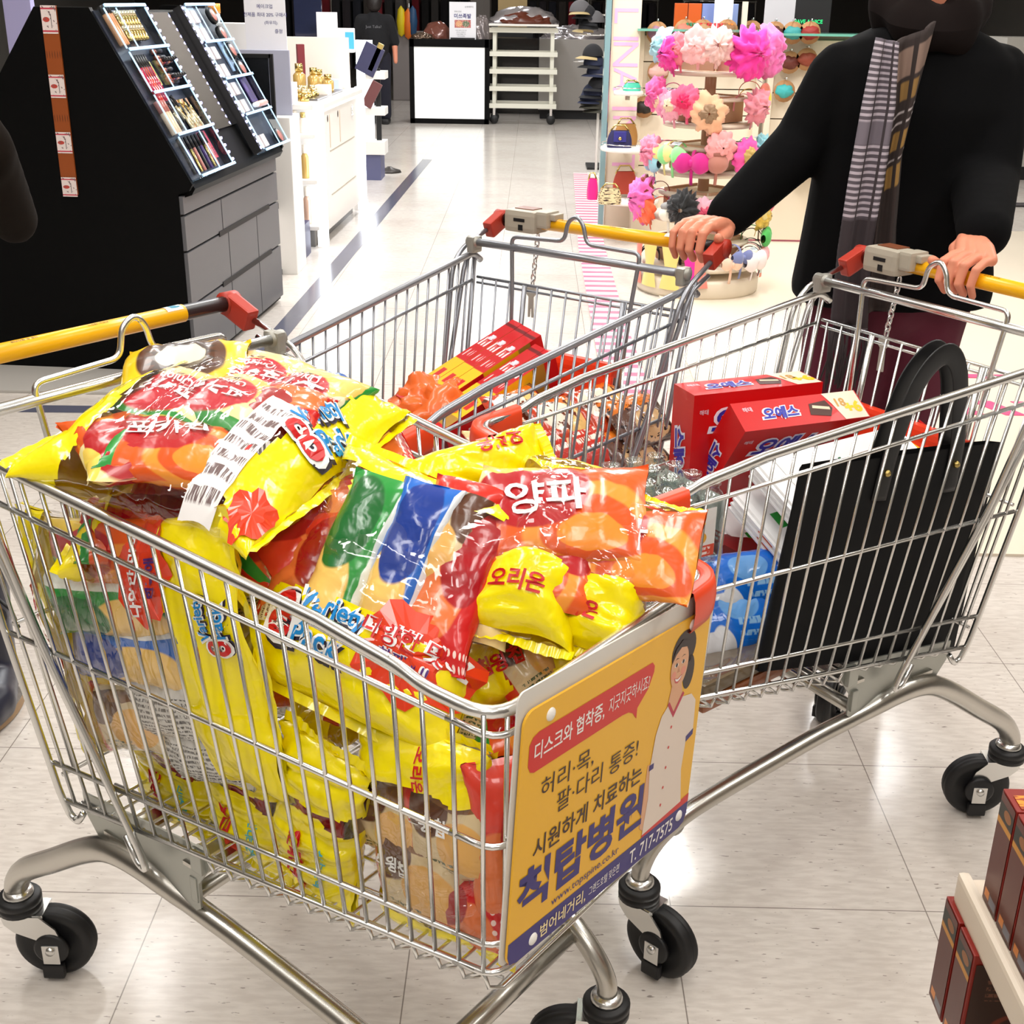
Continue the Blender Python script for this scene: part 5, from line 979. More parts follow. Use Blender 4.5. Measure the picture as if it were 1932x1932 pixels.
tee = blob('shirt', mat('black_shirt', (.006, .006, .008), .9), [([K['neck']-V((0, 0, .06)), K['chest'], K['pel']], [.11, .165, .165]), ([K['shl'], K['ell']], [.08, .065]), ([K['shr'], K['elr']], [.08, .065]), ([K['shl'], K['shr']], [.08, .08])], .014, st, 4)
lettering(tee, 'Just Talks?', mat('grey_print', s2l(110, 110, 115), .5), lambda x, y: V((x, -.148-.0*abs(x), y)), -.0, K['chest'].z+.06, .042)
blob('trousers', mat('navy_trousers', s2l(26, 26, 40), .9), [([K['pel'], K['hipl'], K['knl'], K['anl']+V((0, 0, .03))], [.14, .11, .085, .075]), ([K['pel'], K['hipr'], K['knr'], K['anr']+V((0, 0, .03))], [.14, .11, .085, .075])], .014, st, 4)
blob('hair', MATS['dark_hair'], [([K['head']+V((0, -.02, .04)), K['head']+V((0, -.04, -.03))], [.1, .095])], .014, st, 3)
for s in 'lr': MB().box((K['an'+s].x, .05, .035), (.1, .26, .07), bev=.03).build('shoe', BLACK, st)
# ------------------------------------------------------------------ goods in the carts
def cM(k): return CARTS[k].matrix_basis
def onside(k, px_, py, y0):
    """point where a pixel's sight line meets a cart's upright plane y = y0"""
    I = cM(k).inverted(); a = I @ C0; d = (I @ (C0+ray(px_, py)))-a; return cM(k) @ (a+d*((y0-a.y)/d.y))
CREAMP = s2l(246, 228, 165); CRIM = s2l(200, 24, 48); LEAF = s2l(40, 150, 60); CHIP = s2l(250, 205, 110); ORGP = s2l(232, 92, 26)
poka = paint('onion_chip_print', CREAMP, [('rect', 0, 1, 0, .16, LEAF), ('rect', 0, .1, 0, 1, LEAF), ('ell', .72, .34, .3, .26, CHIP), ('ell', .84, .66, .2, .22, s2l(252, 222, 150)), ('ell', .36, .62, .33, .3, CRIM), ('rect', .62, .72, .55, .95, s2l(240, 190, 130)), ('text', .63, .71, .56, .94, 5, s2l(60, 50, 40)), ('ell', .3, .16, .25, .1, s2l(250, 240, 200))], .25, coat=.3, bump=(18, .5))
swing = paint('orange_chip_print', ORGP, [('ell', .7, .3, .4, .34, s2l(242, 150, 50)), ('ell', .7, .3, .3, .24, s2l(222, 84, 22)), ('ell', .7, .3, .2, .14, s2l(240, 140, 40)), ('rect', 0, .45, .55, 1, CREAMP), ('ell', .34, .6, .34, .26, s2l(180, 22, 30)), ('ell', .2, .86, .2, .12, s2l(245, 210, 90)), ('rect', .0, .12, 0, .5, LEAF)], .25, coat=.3, bump=(16, .5))
redp = paint('red_chip_print', s2l(210, 30, 30), [('ell', .6, .4, .3, .3, s2l(235, 120, 60)), ('rect', .0, .3, .0, 1, s2l(225, 60, 40)), ('ell', .35, .65, .3, .22, s2l(170, 12, 26)), ('dots', 14, .28, .85, 1, s2l(250, 220, 210))], .22, coat=.4, bump=(16, .5))
bluep = paint('blue_chip_print', s2l(40, 110, 205), [('ell', .7, .4, .28, .3, CHIP), ('rect', 0, 1, .8, 1, s2l(235, 240, 245)), ('ell', .3, .5, .3, .26, s2l(25, 60, 150))], .22, coat=.4, bump=(16, .5))
greenp = paint('green_chip_print', s2l(40, 150, 62), [('rect', 0, 1, .72, 1, s2l(236, 240, 232)), ('ell', .7, .35, .26, .28, CHIP), ('ell', .3, .4, .28, .24, s2l(20, 105, 44))], .22, coat=.4, bump=(16, .5))
brownp = paint('brown_chip_print', s2l(228, 205, 160), [('ell', .32, .7, .26, .2, s2l(96, 56, 34)), ('ell', .7, .45, .26, .2, s2l(238, 182, 96)), ('rect', 0, .14, 0, 1, s2l(214, 44, 30)), ('ell', .62, .82, .3, .1, s2l(140, 96, 60)), ('text', .2, .6, .1, .35, 5, s2l(70, 90, 60)), ('ell', .76, .14, .1, .07, s2l(40, 60, 130))], .25, coat=.3, bump=(16, .5))
whitep = paint('white_back_print', s2l(222, 220, 216), [('text', .05, .95, .08, .62, 12, s2l(70, 66, 64)), ('rect', 0, 1, .78, 1, s2l(235, 228, 214)), ('text', .1, .5, .8, .96, 3, s2l(190, 60, 40))], .3, coat=.2, bump=(16, .5))
yel_end = mat('yellow_bag_film', s2l(255, 234, 0), .2, coat=.6, bump=(22, .6)); YFILM = film('clear_bag_film', (1, 1, .995), .16, .05)
TXR = mat('red_bag_print', s2l(205, 24, 28), .3); TXW = mat('white_bag_print', s2l(248, 248, 248), .3); TXB = mat('blue_bag_print', s2l(20, 140, 215), .3); TXK = mat('dark_bag_print', s2l(40, 30, 50), .35); TXN = mat('violet_bag_print', s2l(80, 40, 120), .3)
def pillow(L, W, T, seed, wr=.006, fold=.007, e=3.0):
    """tube-shaped bag, flat sealed at both ends; returns f(u in -1..1, angle)"""
    def f(u, a):
        au = abs(u); t = T/2*max(0, 1-au**e)**.62+.0012; w_ = W/2*(1+.05*au**3)-T*.10*(1-au**4)
        s_, c = sin(a), cos(a); y = w_*math.copysign(abs(c)**.82, c); z = t*math.copysign(abs(s_)**.9, s_)
        n_ = noise.noise(V((u*3.1+seed, y*14, z*9+seed*2)))+.5*noise.noise(V((u*8+seed, y*30, z*20)))-.9*max(0, .32-abs(noise.noise(V((u*4.3+seed*3, y*19+u*3, z*8+seed)))))*3
        k = fold*au**3*(1-.0*au)*sin(9*a*.5+seed*1.7+y*55)
        return V((L/2*u+.004*noise.noise(V((y*20, seed, 1)))*au, y, z+(wr*n_*(.35+.65*(1-au**6))+k)*(1 if s_ >= 0 else .7)))
    return f
def topfn(f, L, W, off):
    """(x, y) on the upper sheet of a pillow -> point just above it"""
    def g(x, y):
        u = max(-.985, min(.985, 2*x/L)); lo, hi = .04, pi-.04
        for _ in range(18):
            mid = (lo+hi)/2
            if f(u, mid).y > y: lo = mid
            else: hi = mid
        p = f(u, (lo+hi)/2); q = f(u, max(.03, (lo+hi)/2-.06)); r = f(min(1, u+.04), (lo+hi)/2)
        n_ = (r-p).cross(q-p); n_ = n_.normalized() if n_.length > 1e-9 else V((0, 0, 1))
        if n_.z < 0: n_ = -n_
        p = V((p.x, y, p.z)); return p+n_*off
    return g
def pouch(parent, Mloc, L, W, T, m_, seed, txt=None, tm=None, name='snack_pouch', two=None):
    f = pillow(L, W, T, seed, .004, .004); b = MB()
    na = 20
    def fn(i, j): return f(2*i-1, 2*pi*j)
    b.grid(fn, 18, na)
    for k in range(len(b.uv)):          # print runs across the upper sheet
        b.uv[k] = [(u, (1-2*v) if v <= .5 else (2*v-1)) for u, v in b.uv[k]]
    o = b.build(name, m_, parent); 
    if parent is not None: o.matrix_local = Mloc
    else: o.matrix_world = Mloc
    if txt:
        g = topfn(f, L, W, .0022)
        for (s, x, y, h, r, mm) in txt: lettering(o, s, mm, g, x*L/2, y*W/2, h, bold=.02, rot=r)
    return o
def variety(o, g, x, y, h, rot, full=True):
    c, s = cos(rot), sin(rot)
    def at_(dx, dy): return x+dx*c-dy*s, y+dx*s+dy*c
    sh = lambda q, dz: (lambda a, b_: q(a, b_)+V((0, 0, dz)))
    for (t, dx, dy, hh, mm) in (('8', -1.55*h, -.15*h, 1.55*h, TXR), ('Variety', .25*h, .48*h, .86*h, TXB), ('Pack', .05*h, -.52*h, .78*h, TXB)):
        a, b_ = at_(dx, dy); a2, b2 = at_(dx+.07*h, dy-.09*h)
        lettering(o, t, TXK, g, a2, b2, hh*1.24, bold=.085, rot=rot, wd=text_verts(t, .085)[2]*hh*1.22); lettering(o, t, TXW, sh(g, .0008), a, b_, hh*1.2, bold=.075, rot=rot); lettering(o, t, mm, sh(g, .0016), a, b_, hh, bold=.02, rot=rot)
def big_bag(lab, uL, uR, vB, vT, T, ends, seed, layout, txt=(), vp=None, flip=False, extra=None, group=None, dz=0):
    """bag set by the four mid-edge points (world): layout = list of pouches (x, y in -1..1, w, h in m, rot, material, letters)"""
    uL, uR, vB, vT = V(uL), V(uR), V(vB), V(vT); c = (uL+uR+vB+vT)/4; L = (uR-uL).length; X = (uR-uL).normalized(); Yv = vT-vB; Yv = Yv-X*Yv.dot(X); W = Yv.length
    M = frame(c, X, y=Yv)
    if flip: M = M @ Euler((0, 0, 0)).to_matrix().to_4x4()
    t = thing('snack_bag', lab, 'snack bag', M=M, group=group)
    f = pillow(L, W, T, seed, .0075, .010); e0, e1 = ends
    def mi(u, v):
        e = .02*sin(v*2*pi*3+seed); return 1 if (u < e0+e or u > 1-e1-e) else 0
    o = MB().grid(lambda i, j: f(2*i-1, 2*pi*j), 72, 56, mi=mi).build('bag_film', [YFILM, yel_end], t)
    for s in (-1, 1):
        def seal(i, j, s=s): return V((s*(L/2+.012*i), (j-.5)*W*1.04, .0012*sin(j*70)+.004*sin(j*9+seed)*i))
        MB().grid(seal, 2, 48).build('bag_seal', yel_end, t)
    g = topfn(f, L, W, .0025)
    for i, (x, y, w_, h_, r, m_, tx) in enumerate(layout):
        x0, y0 = x*L/2, y*W/2; zz = f(2*x0/L, pi/2).z; ty = min(.05, T*.5)
        zc = max(-T*.2, g(x0, y0).z-ty*.5-.007)
        pouch(t, TR(x0, y0, zc, r, .06*sin(i*3+seed), .06*cos(i*5+seed)), w_, h_, ty, m_, seed+i*1.7, tx)
    for (s, x, y, h, r, mm) in txt: lettering(o, s, mm, g, x*L/2, y*W/2, h, bold=.03, rot=r)
    if vp: variety(o, g, vp[0]*L/2, vp[1]*W/2, vp[2], vp[3])
    if extra: extra(o, g, L, W)
    return t
W1 = lambda x, y, z: fl(x, y, z)
PK = lambda r=pi/2: [('포카칩', -.28, .24, .03, r, TXW), ('Onion', .06, .2, .013, r, TXW)]
SW = [('스윙', -.3, .2, .035, .3, TXW)]
def burst(o, g, L, W, x=.62, y=-.55, r=.05):
    def pts(k): return [(x*L/2+rr*cos(a), y*W/2+rr*1.3*sin(a)) for i in range(28) for a, rr in [(2*pi*i/28, r*(1 if i % 4 < 2 else .84))]]
    P = pts(0); c = g(x*L/2, y*W/2); vs = [c]+[g(*q) for q in P]+[g(x*L/2+(q[0]-x*L/2)*.5, y*W/2+(q[1]-y*W/2)*.5) for q in P]; n = len(P)
    MB().add(vs, [(0, 1+n+i, 1+n+(i+1) % n) for i in range(n)]+[(1+n+i, 1+i, 1+(i+1) % n, 1+n+(i+1) % n) for i in range(n)]).build('print_burst', mat('red_burst', s2l(232, 62, 26), .25, coat=.4), o)
    return c
# 1: the big bag on top
def ex1(o, g, L, W):
    burst(o, g, L, W, .86, -.82, .028)
    vs = []; fs = []
    q = MB().grid(lambda u, v: g((.38+.26*u)*L/2, (-.95+1.0*v)*W/2), 6, 14); q.build('fine_print', paint('ingredient_print', s2l(250, 246, 244), [('text', .05, .95, .05, .95, 7, s2l(120, 100, 100)), ('rect', .7, .8, .45, .5, s2l(220, 60, 60))], .25, coat=.3), o)
big_bag('topmost snack bag, a large clear bag with yellow ends lying across the heap', W1(190, 765, .975), W1(606, 897, .925), W1(285, 960, .93), W1(590, 730, .965), .15, (.19, .16), 1.0,
    [(-.36, -.02, .15, .125, pi/2+.1, poka, PK()), (.03, .1, .15, .13, pi/2-.1, poka, PK()), (-.12, .66, .15, .12, pi/2+.2, poka, PK()), (.38, .55, .14, .12, pi/2-.1, poka, PK()), (.12, .8, .13, .11, .5, bluep, None), (-.32, -.62, .16, .13, pi/2+.9, swing, None), (.08, -.56, .17, .14, .35, swing, [('포카칩', -.25, .2, .034, .3, TXW)]), (.42, .15, .12, .11, 1.8, redp, None)],
    vp=(.79, .12, .033, pi/2-.1), extra=ex1)
o = pouch(None, frame(W1(350, 702, 1.0), (1, .1, .1), y=(-.1, 1, .35)), .17, .12, .06, paint('sunflower_print', s2l(255, 214, 20), [('ell', .5, .5, .36, .32, s2l(90, 50, 24)), ('burst', .5, .5, .3, 24, s2l(60, 36, 20)), ('ell', .5, .5, .2, .12, s2l(240, 230, 200))], .3, coat=.3), 4.0, None, None, 'snack_bag'); tag(o, 'small yellow snack bag with a brown sunflower print behind the topmost bag', 'snack bag')
big_bag('clear snack bag of orange pouches squeezed directly under the topmost bag', W1(150, 960, .86), W1(520, 1010, .83), cM('A') @ V((.24, -.205, .82)), cM('A') @ V((.22, .10, .88)), .13, (.12, .16), 1.6,
    [(-.4, -.45, .15, .12, .2, swing, None), (.1, -.5, .16, .12, -.1, redp, None), (.5, -.3, .13, .12, .4, swing, None), (-.1, .3, .15, .12, .2, redp, None), (.4, .4, .15, .12, .2, brownp, None)])
# 2: yellow bag folded over, right of the top one
big_bag('second snack bag from the top, its long yellow end folded over toward the far rim', W1(425, 1065, .84), W1(1045, 882, .925), W1(640, 1015, .845), W1(800, 838, .935), .13, (.1, .60), 2.0,
    [(-.62, .1, .16, .13, .4, swing, None), (-.42, -.4, .17, .1, .2, redp, None), (-.5, .6, .12, .08, .2, bluep, None), (-.7, -.35, .12, .12, .5, brownp, None)], txt=[('오리온', .12, -.55, .026, .15, TXR), ('오리온', .72, .35, .022, 3.2, TXR), ('포카칩', -.02, .5, .012, .1, TXK)])
def ex2(o, g, L, W):
    q = MB(); P = [(.5+.0*i, 0) for i in range(2)]
    c = [g((.42+.22*t)*L/2, (-.86+.05*math.sin(t*3))*W/2) for t in (0, .5, 1)]
o = pouch(None, frame(W1(690, 850, .90), (1, .3, .1), y=(-.3, 1, .3)), .12, .12, .05, redp, 6.0, [('Dipping', 0, .3, .012, .2, TXW)], None, 'snack_bag'); tag(o, 'small red snack pouch wedged between the two uppermost bags', 'snack bag')
# 3: the variety bag leaning against the near rim
def ex3(o, g, L, W):
    burst(o, g, L, W, .42, .52, .058)
    g2 = lambda a, b_: g(a, b_)+V((0, 0, .0014)); g3 = lambda a, b_: g(a, b_)+V((0, 0, .0022))
    lettering(o, '다양한 맛이', TXW, g2, .34*L/2, .52*W/2, .026, bold=.09, rot=pi/2); lettering(o, '다양한 맛이', TXR, g3, .34*L/2, .52*W/2, .024, bold=.01, rot=pi/2); lettering(o, '한팩에!!', TXW, g2, .5*L/2, .5*W/2, .02, bold=.09, rot=pi/2); lettering(o, '한팩에!!', TXN, g3, .5*L/2, .5*W/2, .018, bold=.01, rot=pi/2)
    MB().grid(lambda u, v: g((.40+.24*u)*L/2, (-.95+.42*v)*W/2), 5, 8).build('fine_print', MATS['ingredient_print'], o)
big_bag('snack bag with blue Variety Pack lettering and a red burst against the near rim', W1(870, 915, .925), W1(655, 1335, .705), W1(505, 1085, .83), W1(965, 1165, .835), .15, (.1, .36), 3.0,
    [(-.2, .5, .2, .1, .15, redp, None), (-.45, .72, .17, .08, .1, poka, None), (-.15, .12, .22, .08, .1, bluep, None), (-.05, -.3, .22, .09, .05, greenp, None), (.1, -.72, .17, .08, .0, redp, None), (-.55, .3, .14, .09, .1, brownp, None)], vp=(.48, -.22, .036, pi/2), extra=ex3)
# 4 and 5: two bags with orange pouches at the front
big_bag('snack bag showing one large orange onion chip pouch beside the variety bag', W1(1085, 888, .935), W1(965, 1195, .815), W1(925, 1035, .88), W1(1150, 1050, .88), .13, (.06, .30), 4.0,
    [(-.22, .12, .2, .15, pi/2+.25, swing, [('양파', -.15, .1, .05, .1, TXW)]), (-.05, -.6, .14, .08, .3, redp, None), (.3, .5, .12, .08, .2, swing, None)], txt=[('오리온', .68, -.1, .022, pi/2, TXR)])
big_bag('snack bag with an orange pouch at the front corner by the orange bumper', W1(1228, 958, .92), W1(1090, 1225, .805), W1(1075, 1085, .85), W1(1282, 1085, .87), .12, (.07, .34), 5.0,
    [(-.15, .0, .18, .13, pi/2+.25, swing, [('양파', -.1, .1, .045, .1, TXW)]), (.2, -.45, .11, .08, .2, redp, None)], txt=[('오리온', .7, -.2, .02, pi/2, TXR)])
big_bag('flattened yellow snack bag with red potato chip lettering under the front bags', W1(790, 1305, .715), W1(1150, 1190, .77), W1(950, 1345, .70), W1(1010, 1165, .79), .09, (.42, .36), 6.0, [(.1, 0, .1, .1, .3, brownp, None)], txt=[('포카칩', -.52, .0, .022, .12, TXR), ('스윙칩', -.2, .05, .022, .12, TXR)])
# 7: bag standing along the near side, seen through the wires
S1 = lambda x, y, y0=-.185: onside('A', x, y, y0)
def ex7(o, g, L, W):
    burst(o, g, L, W, .42, .62, .05); g2 = lambda a, b_: g(a, b_)+V((0, 0, .0014))
    lettering(o, '다양한 맛이', TXW, g2, .36*L/2, .62*W/2, .02, bold=.03, rot=pi/2); lettering(o, '한팩에', TXN, g2, .5*L/2, .6*W/2, .017, bold=.03, rot=pi/2); lettering(o, '포카칩 스윙칩', TXR, g, -.9*L/2, .1*W/2, .022, bold=.04, rot=pi/2)
big_bag('snack bag standing along the near side wires with green, blue and white pouches', S1(95, 1190), S1(470, 1240), S1(320, 1450), S1(255, 965), .10, (.11, .22), 7.0,
    [(-.05, .7, .24, .10, .0, swing, None), (-.1, .32, .26, .085, .0, greenp, None), (-.08, -.05, .26, .085, .0, bluep, None), (.2, -.42, .2, .10, .05, whitep, None), (-.35, -.62, .16, .1, .1, brownp, None), (.3, -.8, .14, .09, .0, whitep, None)], vp=(.86, .3, .02, pi/2), extra=ex7)
# 8: three yellow ends hanging at the bottom
for i, (t_, b_, l_, r_, y0, lb) in enumerate((((335, 1330), (345, 1535), (262, 1450), (412, 1460), -.11, 'leftmost'), ((470, 1380), (468, 1600), (400, 1520), (560, 1520), -.14, 'middle'), ((620, 1400), (592, 1668), (522, 1560), (690, 1560), -.165, 'rightmost'))):
    big_bag(lb+' of three yellow snack bag ends standing on the basket floor', S1(*t_, y0), S1(*b_, y0), S1(*l_, y0), S1(*r_, y0), .07, (.3, .62), 8.0+i, [(-.2, 0, .08, .08, .2, redp, None)], txt=[('오리온', .3, -.1, .026, 0, TXR), ('신나는 간식', .3, .45, .012, 0, mat('cyan_print', s2l(70, 180, 200), .4))], extra=lambda o, g, L, W: burst(o, g, L, W, .72, -.1, .014))
# 9: bag at the front corner with brown chip pouches, 10: red pouch
S9 = lambda x, y: onside('A', x, y, -.125)
big_bag('clear snack bag with brown potato chip pouches standing in the front corner', S9(815, 1370), S9(862, 1755), S9(690, 1570), S9(925, 1600), .10, (.2, .14), 12.0,
    [(-.2, .45, .13, .12, pi/2, brownp, [('스윙칩', -.3, .3, .02, 0, TXW)]), (.35, -.15, .14, .14, pi/2, brownp, [('스윙칩', -.3, .3, .02, 0, TXW)]), (-.1, -.5, .14, .11, pi/2, brownp, None), (.55, .5, .12, .1, pi/2, redp, None)], txt=[('오리온', -.78, .2, .016, .1, TXR)])
o = pouch(None, frame(cM('A') @ V((.765, -.115, .60)), cM('A').to_3x3() @ V((.02, 0, -1)), y=cM('A').to_3x3() @ V((.6, .8, 0))), .24, .09, .07, redp, 9.0, None, None, 'snack_pouch'); tag(o, 'upright red snack pouch behind the advert panel corner', 'snack pouch')
# filler bags deep inside the heap
for i, (x, y, z, lb) in enumerate(((.28, .06, .60, 'snack bag deep in the heap below the topmost bag'), (.5, .06, .62, 'snack bag deep in the heap below the variety bag'), (.66, .06, .66, 'snack bag deep in the heap below the front bags'), (.38, -.02, .76, 'orange and brown snack bag glimpsed in the dark gap under the topmost bag'))):
    M = cM('A'); big_bag(lb, M @ V((x-.1, y-.02, z)), M @ V((x+.1, y+.02, z-.02)), M @ V((x, y-.15, z)), M @ V((x, y+.13, z+.01)), .12, (.2, .2), 20.0+i, [(-.3, .3, .12, .1, .3, redp, None), (.3, .2, .12, .1, 1, swing, None), (-.1, -.5, .14, .1, .2, brownp, None), (.35, -.5, .12, .1, .6, swing, None)])

# ------------------------------------------------------------------ advert panel on the nose of the first cart
PW, PH = .376, .300
root = CARTS['A']; zc = .672
Mp = Matrix.Translation((.838, -.006, zc)) @ Matrix(((0, 0, 1, 0), (1, 0, 0, 0), (0, 1, 0, 0), (0, 0, 0, 1))) @ Euler((0, 0, RD(-4.6))).to_matrix().to_4x4()
def rrect(w_, h_, r, k=5):
    out = []
    for cx, cy, a0 in ((w_/2-r, h_/2-r, 0), (-w_/2+r, h_/2-r, 90), (-w_/2+r, -h_/2+r, 180), (w_/2-r, -h_/2+r, 270)):
        out += [(cx+r*cos(RD(a0+90*i/k)), cy+r*sin(RD(a0+90*i/k))) for i in range(k+1)]
    return out
ad = MB().prism(rrect(PW, PH, .016), .003).build('advert_panel', [mat('panel_orange_yellow', s2l(242, 184, 52), .45)], root); ad.matrix_local = Mp
bk = MB().prism(rrect(PW+.012, PH+.02, .01), .002, Matrix.Translation((0, .012, -.004))).build('panel_backing', mat('panel_backing_white', s2l(220, 216, 208), .5), ad)
def pf(z): return lambda x, y: V(((x-.5)*PW, (y-.5)*PH, .003+z))
def flat(name, poly, z, m_): 
    q = MB(); q.add([pf(z)(x, y) for x, y in poly], [tuple(range(len(poly)))]); return q.build(name, m_, ad)
NV = mat('panel_navy', s2l(56, 46, 118), .45); RDp = mat('panel_red', s2l(214, 52, 46), .45); WHp = mat('panel_white', s2l(245, 240, 235), .45); BRp = mat('panel_brown', s2l(62, 40, 40), .45)
rr = [(.045, .0), (.955, 0), (.985, .012), (1, .05), (1, .105), (0, .105), (0, .05), (.012, .012)]
flat('navy_band', rr, .0003, NV)
flat('red_band', [(.70, .106), (1.0, .106), (1.0, .145), (.70, .118)], .0004, RDp)
ban = [(.06, .755), (.50, .755), (.535, .75), (.56, .735), (.585, .70), (.585, .745), (.60, .76), (.64, .80), (.665, .86), (.665, .885), (.65, .905), (.07, .905), (.045, .895), (.03, .87), (.03, .79), (.042, .765)]
flat('speech_banner', ban, .0004, RDp)
lettering(ad, '디스크와 협착증,', WHp, pf(.0007), .225, .83, .075, wd=.34, bold=.015); lettering(ad, '지긋지긋하시죠?', WHp, pf(.0007), .53, .832, .064, wd=.225)
lettering(ad, '허리·목,', BRp, pf(.0007), .23, .665, .085, wd=.26); lettering(ad, '팔·다리 통증!', BRp, pf(.0007), .40, .565, .085, wd=.43)
lettering(ad, '시원하게 치료하는', BRp, pf(.0007), .37, .435, .085, wd=.57, bold=.012); lettering(ad, '척탑병원', NV, pf(.0007), .355, .275, .195, wd=.66, bold=.035)
lettering(ad, 'www.topspine.co.kr', NV, pf(.0007), .38, .14, .042, wd=.36); lettering(ad, '범어네거리,', mat('panel_cream_letter', s2l(245, 225, 170), .45), pf(.0007), .27, .05, .06, wd=.235, bold=.015); lettering(ad, '그랜드호텔 맞은편', WHp, pf(.0007), .49, .052, .04, wd=.17); lettering(ad, 'T. 717-7575', WHp, pf(.0007), .77, .052, .062, wd=.27, bold=.012)
# the printed woman: hair, face, collar, white blouse, arms
def el(cx, cy, rx, ry, n=28, a0=0): return [(cx+rx*cos(2*pi*i/n+a0), cy+ry*sin(2*pi*i/n+a0)) for i in range(n)]
SKP = mat('printed_skin', s2l(226, 170, 130), .45); BLP = mat('printed_blouse', s2l(232, 215, 200), .45); HRP = mat('printed_hair', s2l(46, 30, 28), .45)
flat('printed_hair', el(.845, .875, .075, .085), .0004, HRP); flat('printed_hair', el(.892, .76, .035, .075), .0004, HRP); flat('printed_arm', [(.69, .44), (.73, .44), (.74, .22), (.70, .14), (.68, .16)], .0004, SKP)
flat('printed_neck', [(.79, .74), (.85, .74), (.87, .66), (.82, .61), (.775, .655)], .0005, SKP); flat('printed_blouse', [(.78, .66), (.82, .60), (.87, .66), (.93, .645), (.965, .60), (.972, .46), (.93, .445), (.92, .30), (.945, .135), (.70, .118), (.715, .28), (.705, .42), (.72, .56), (.745, .63)], .0006, BLP)
flat('printed_collar', [(.775, .665), (.82, .59), (.878, .672), (.868, .685), (.82, .615), (.785, .675)], .0008, mat('printed_crimson', s2l(190, 40, 70), .45)); flat('printed_cuff', [(.925, .452), (.972, .468), (.972, .44), (.928, .425)], .0008, NV); flat('printed_cuff', [(.70, .435), (.727, .435), (.727, .41), (.70, .41)], .0008, NV)
flat('printed_face', el(.825, .815, .054, .098), .0008, SKP); flat('printed_fringe', [(.772, .84), (.79, .90), (.83, .925), (.875, .905), (.885, .84), (.86, .885), (.825, .895), (.795, .875)], .001, HRP)
for x in (.803, .845): flat('printed_eye', el(x, .826, .0115, .0085, 14), .001, WHp); flat('printed_pupil', el(x, .827, .0065, .0085, 12), .0012, HRP); flat('printed_brow', [(x-.014, .848), (x, .857), (x+.014, .850), (x, .853)], .001, HRP)
flat('printed_nose', [(.82, .815), (.812, .79), (.829, .788)], .001, mat('printed_nose_tone', s2l(205, 142, 108), .45))
for x in (.792, .852): flat('printed_cheek', el(x, .785, .016, .018, 14), .0009, mat('printed_cheek_pink', s2l(232, 150, 125), .45))
flat('printed_lips', [(.795, .772), (.822, .762), (.85, .774), (.838, .748), (.822, .740), (.806, .747)], .0009, mat('printed_lip_red', s2l(205, 90, 85), .45))
flat('printed_smile', [(.801, .767), (.822, .759), (.844, .768), (.834, .754), (.822, .749), (.81, .753)], .0011, WHp)
for y in (.55, .46, .37, .28, .2): flat('printed_button', el(.815-.012*(.55-y)*3, y, .005, .007, 10), .001, RDp)
for x, y in ((.12, .945), (.885, .965), (.12, .045), (.945, .065)): MB().lathe([(.0075, 0), (.0068, .0015), (.004, .003), (0, .0034)], 16, Matrix.Translation(pf(0)(x, y))).build('rivet', mat('rivet_white', s2l(240, 236, 230), .35), ad)
# ------------------------------------------------------------------ goods in the right-hand cart
def slab(kind, label, cat, P0, P1, P3, D, m_, group=None, down=None, bev=0):
    """box from a top corner P0, its two neighbours P1 (long edge) and P3 (short edge) and a depth D below; returns thing, its frame and size"""
    P0, P1, P3 = V(P0), V(P1), V(P3); X = (P1-P0).normalized(); Yv = P3-P0; Yv = Yv-X*Yv.dot(X); W = Yv.length; L = (P1-P0).length; M = frame(P0, X, y=Yv)
    if M.col[2].z < 0: M = M @ Matrix.Diagonal((1, 1, 1, 1)); sg = 1
    else: sg = -1
    t = thing(kind, label, cat, M=M, group=group); MB().box((L/2, W/2, sg*D/2), (L, W, D), bev=bev).build('box_body', m_, t); return t, L, W, sg
ohred = mat('cake_box_red', s2l(205, 14, 18), .35, coat=.1); ohb = mat('cake_logo_blue', s2l(40, 50, 170), .35); ohw = mat('cake_logo_white', s2l(235, 235, 250), .35)
def oh_logo(t, fn, x, y, h, rot=0):
    lettering(t, '오예스', ohw, fn(.0008), x, y, h*1.18, bold=.10, rot=rot, slant=.25); lettering(t, '오예스', ohb, fn(.0014), x, y, h, bold=.04, rot=rot, slant=.25)
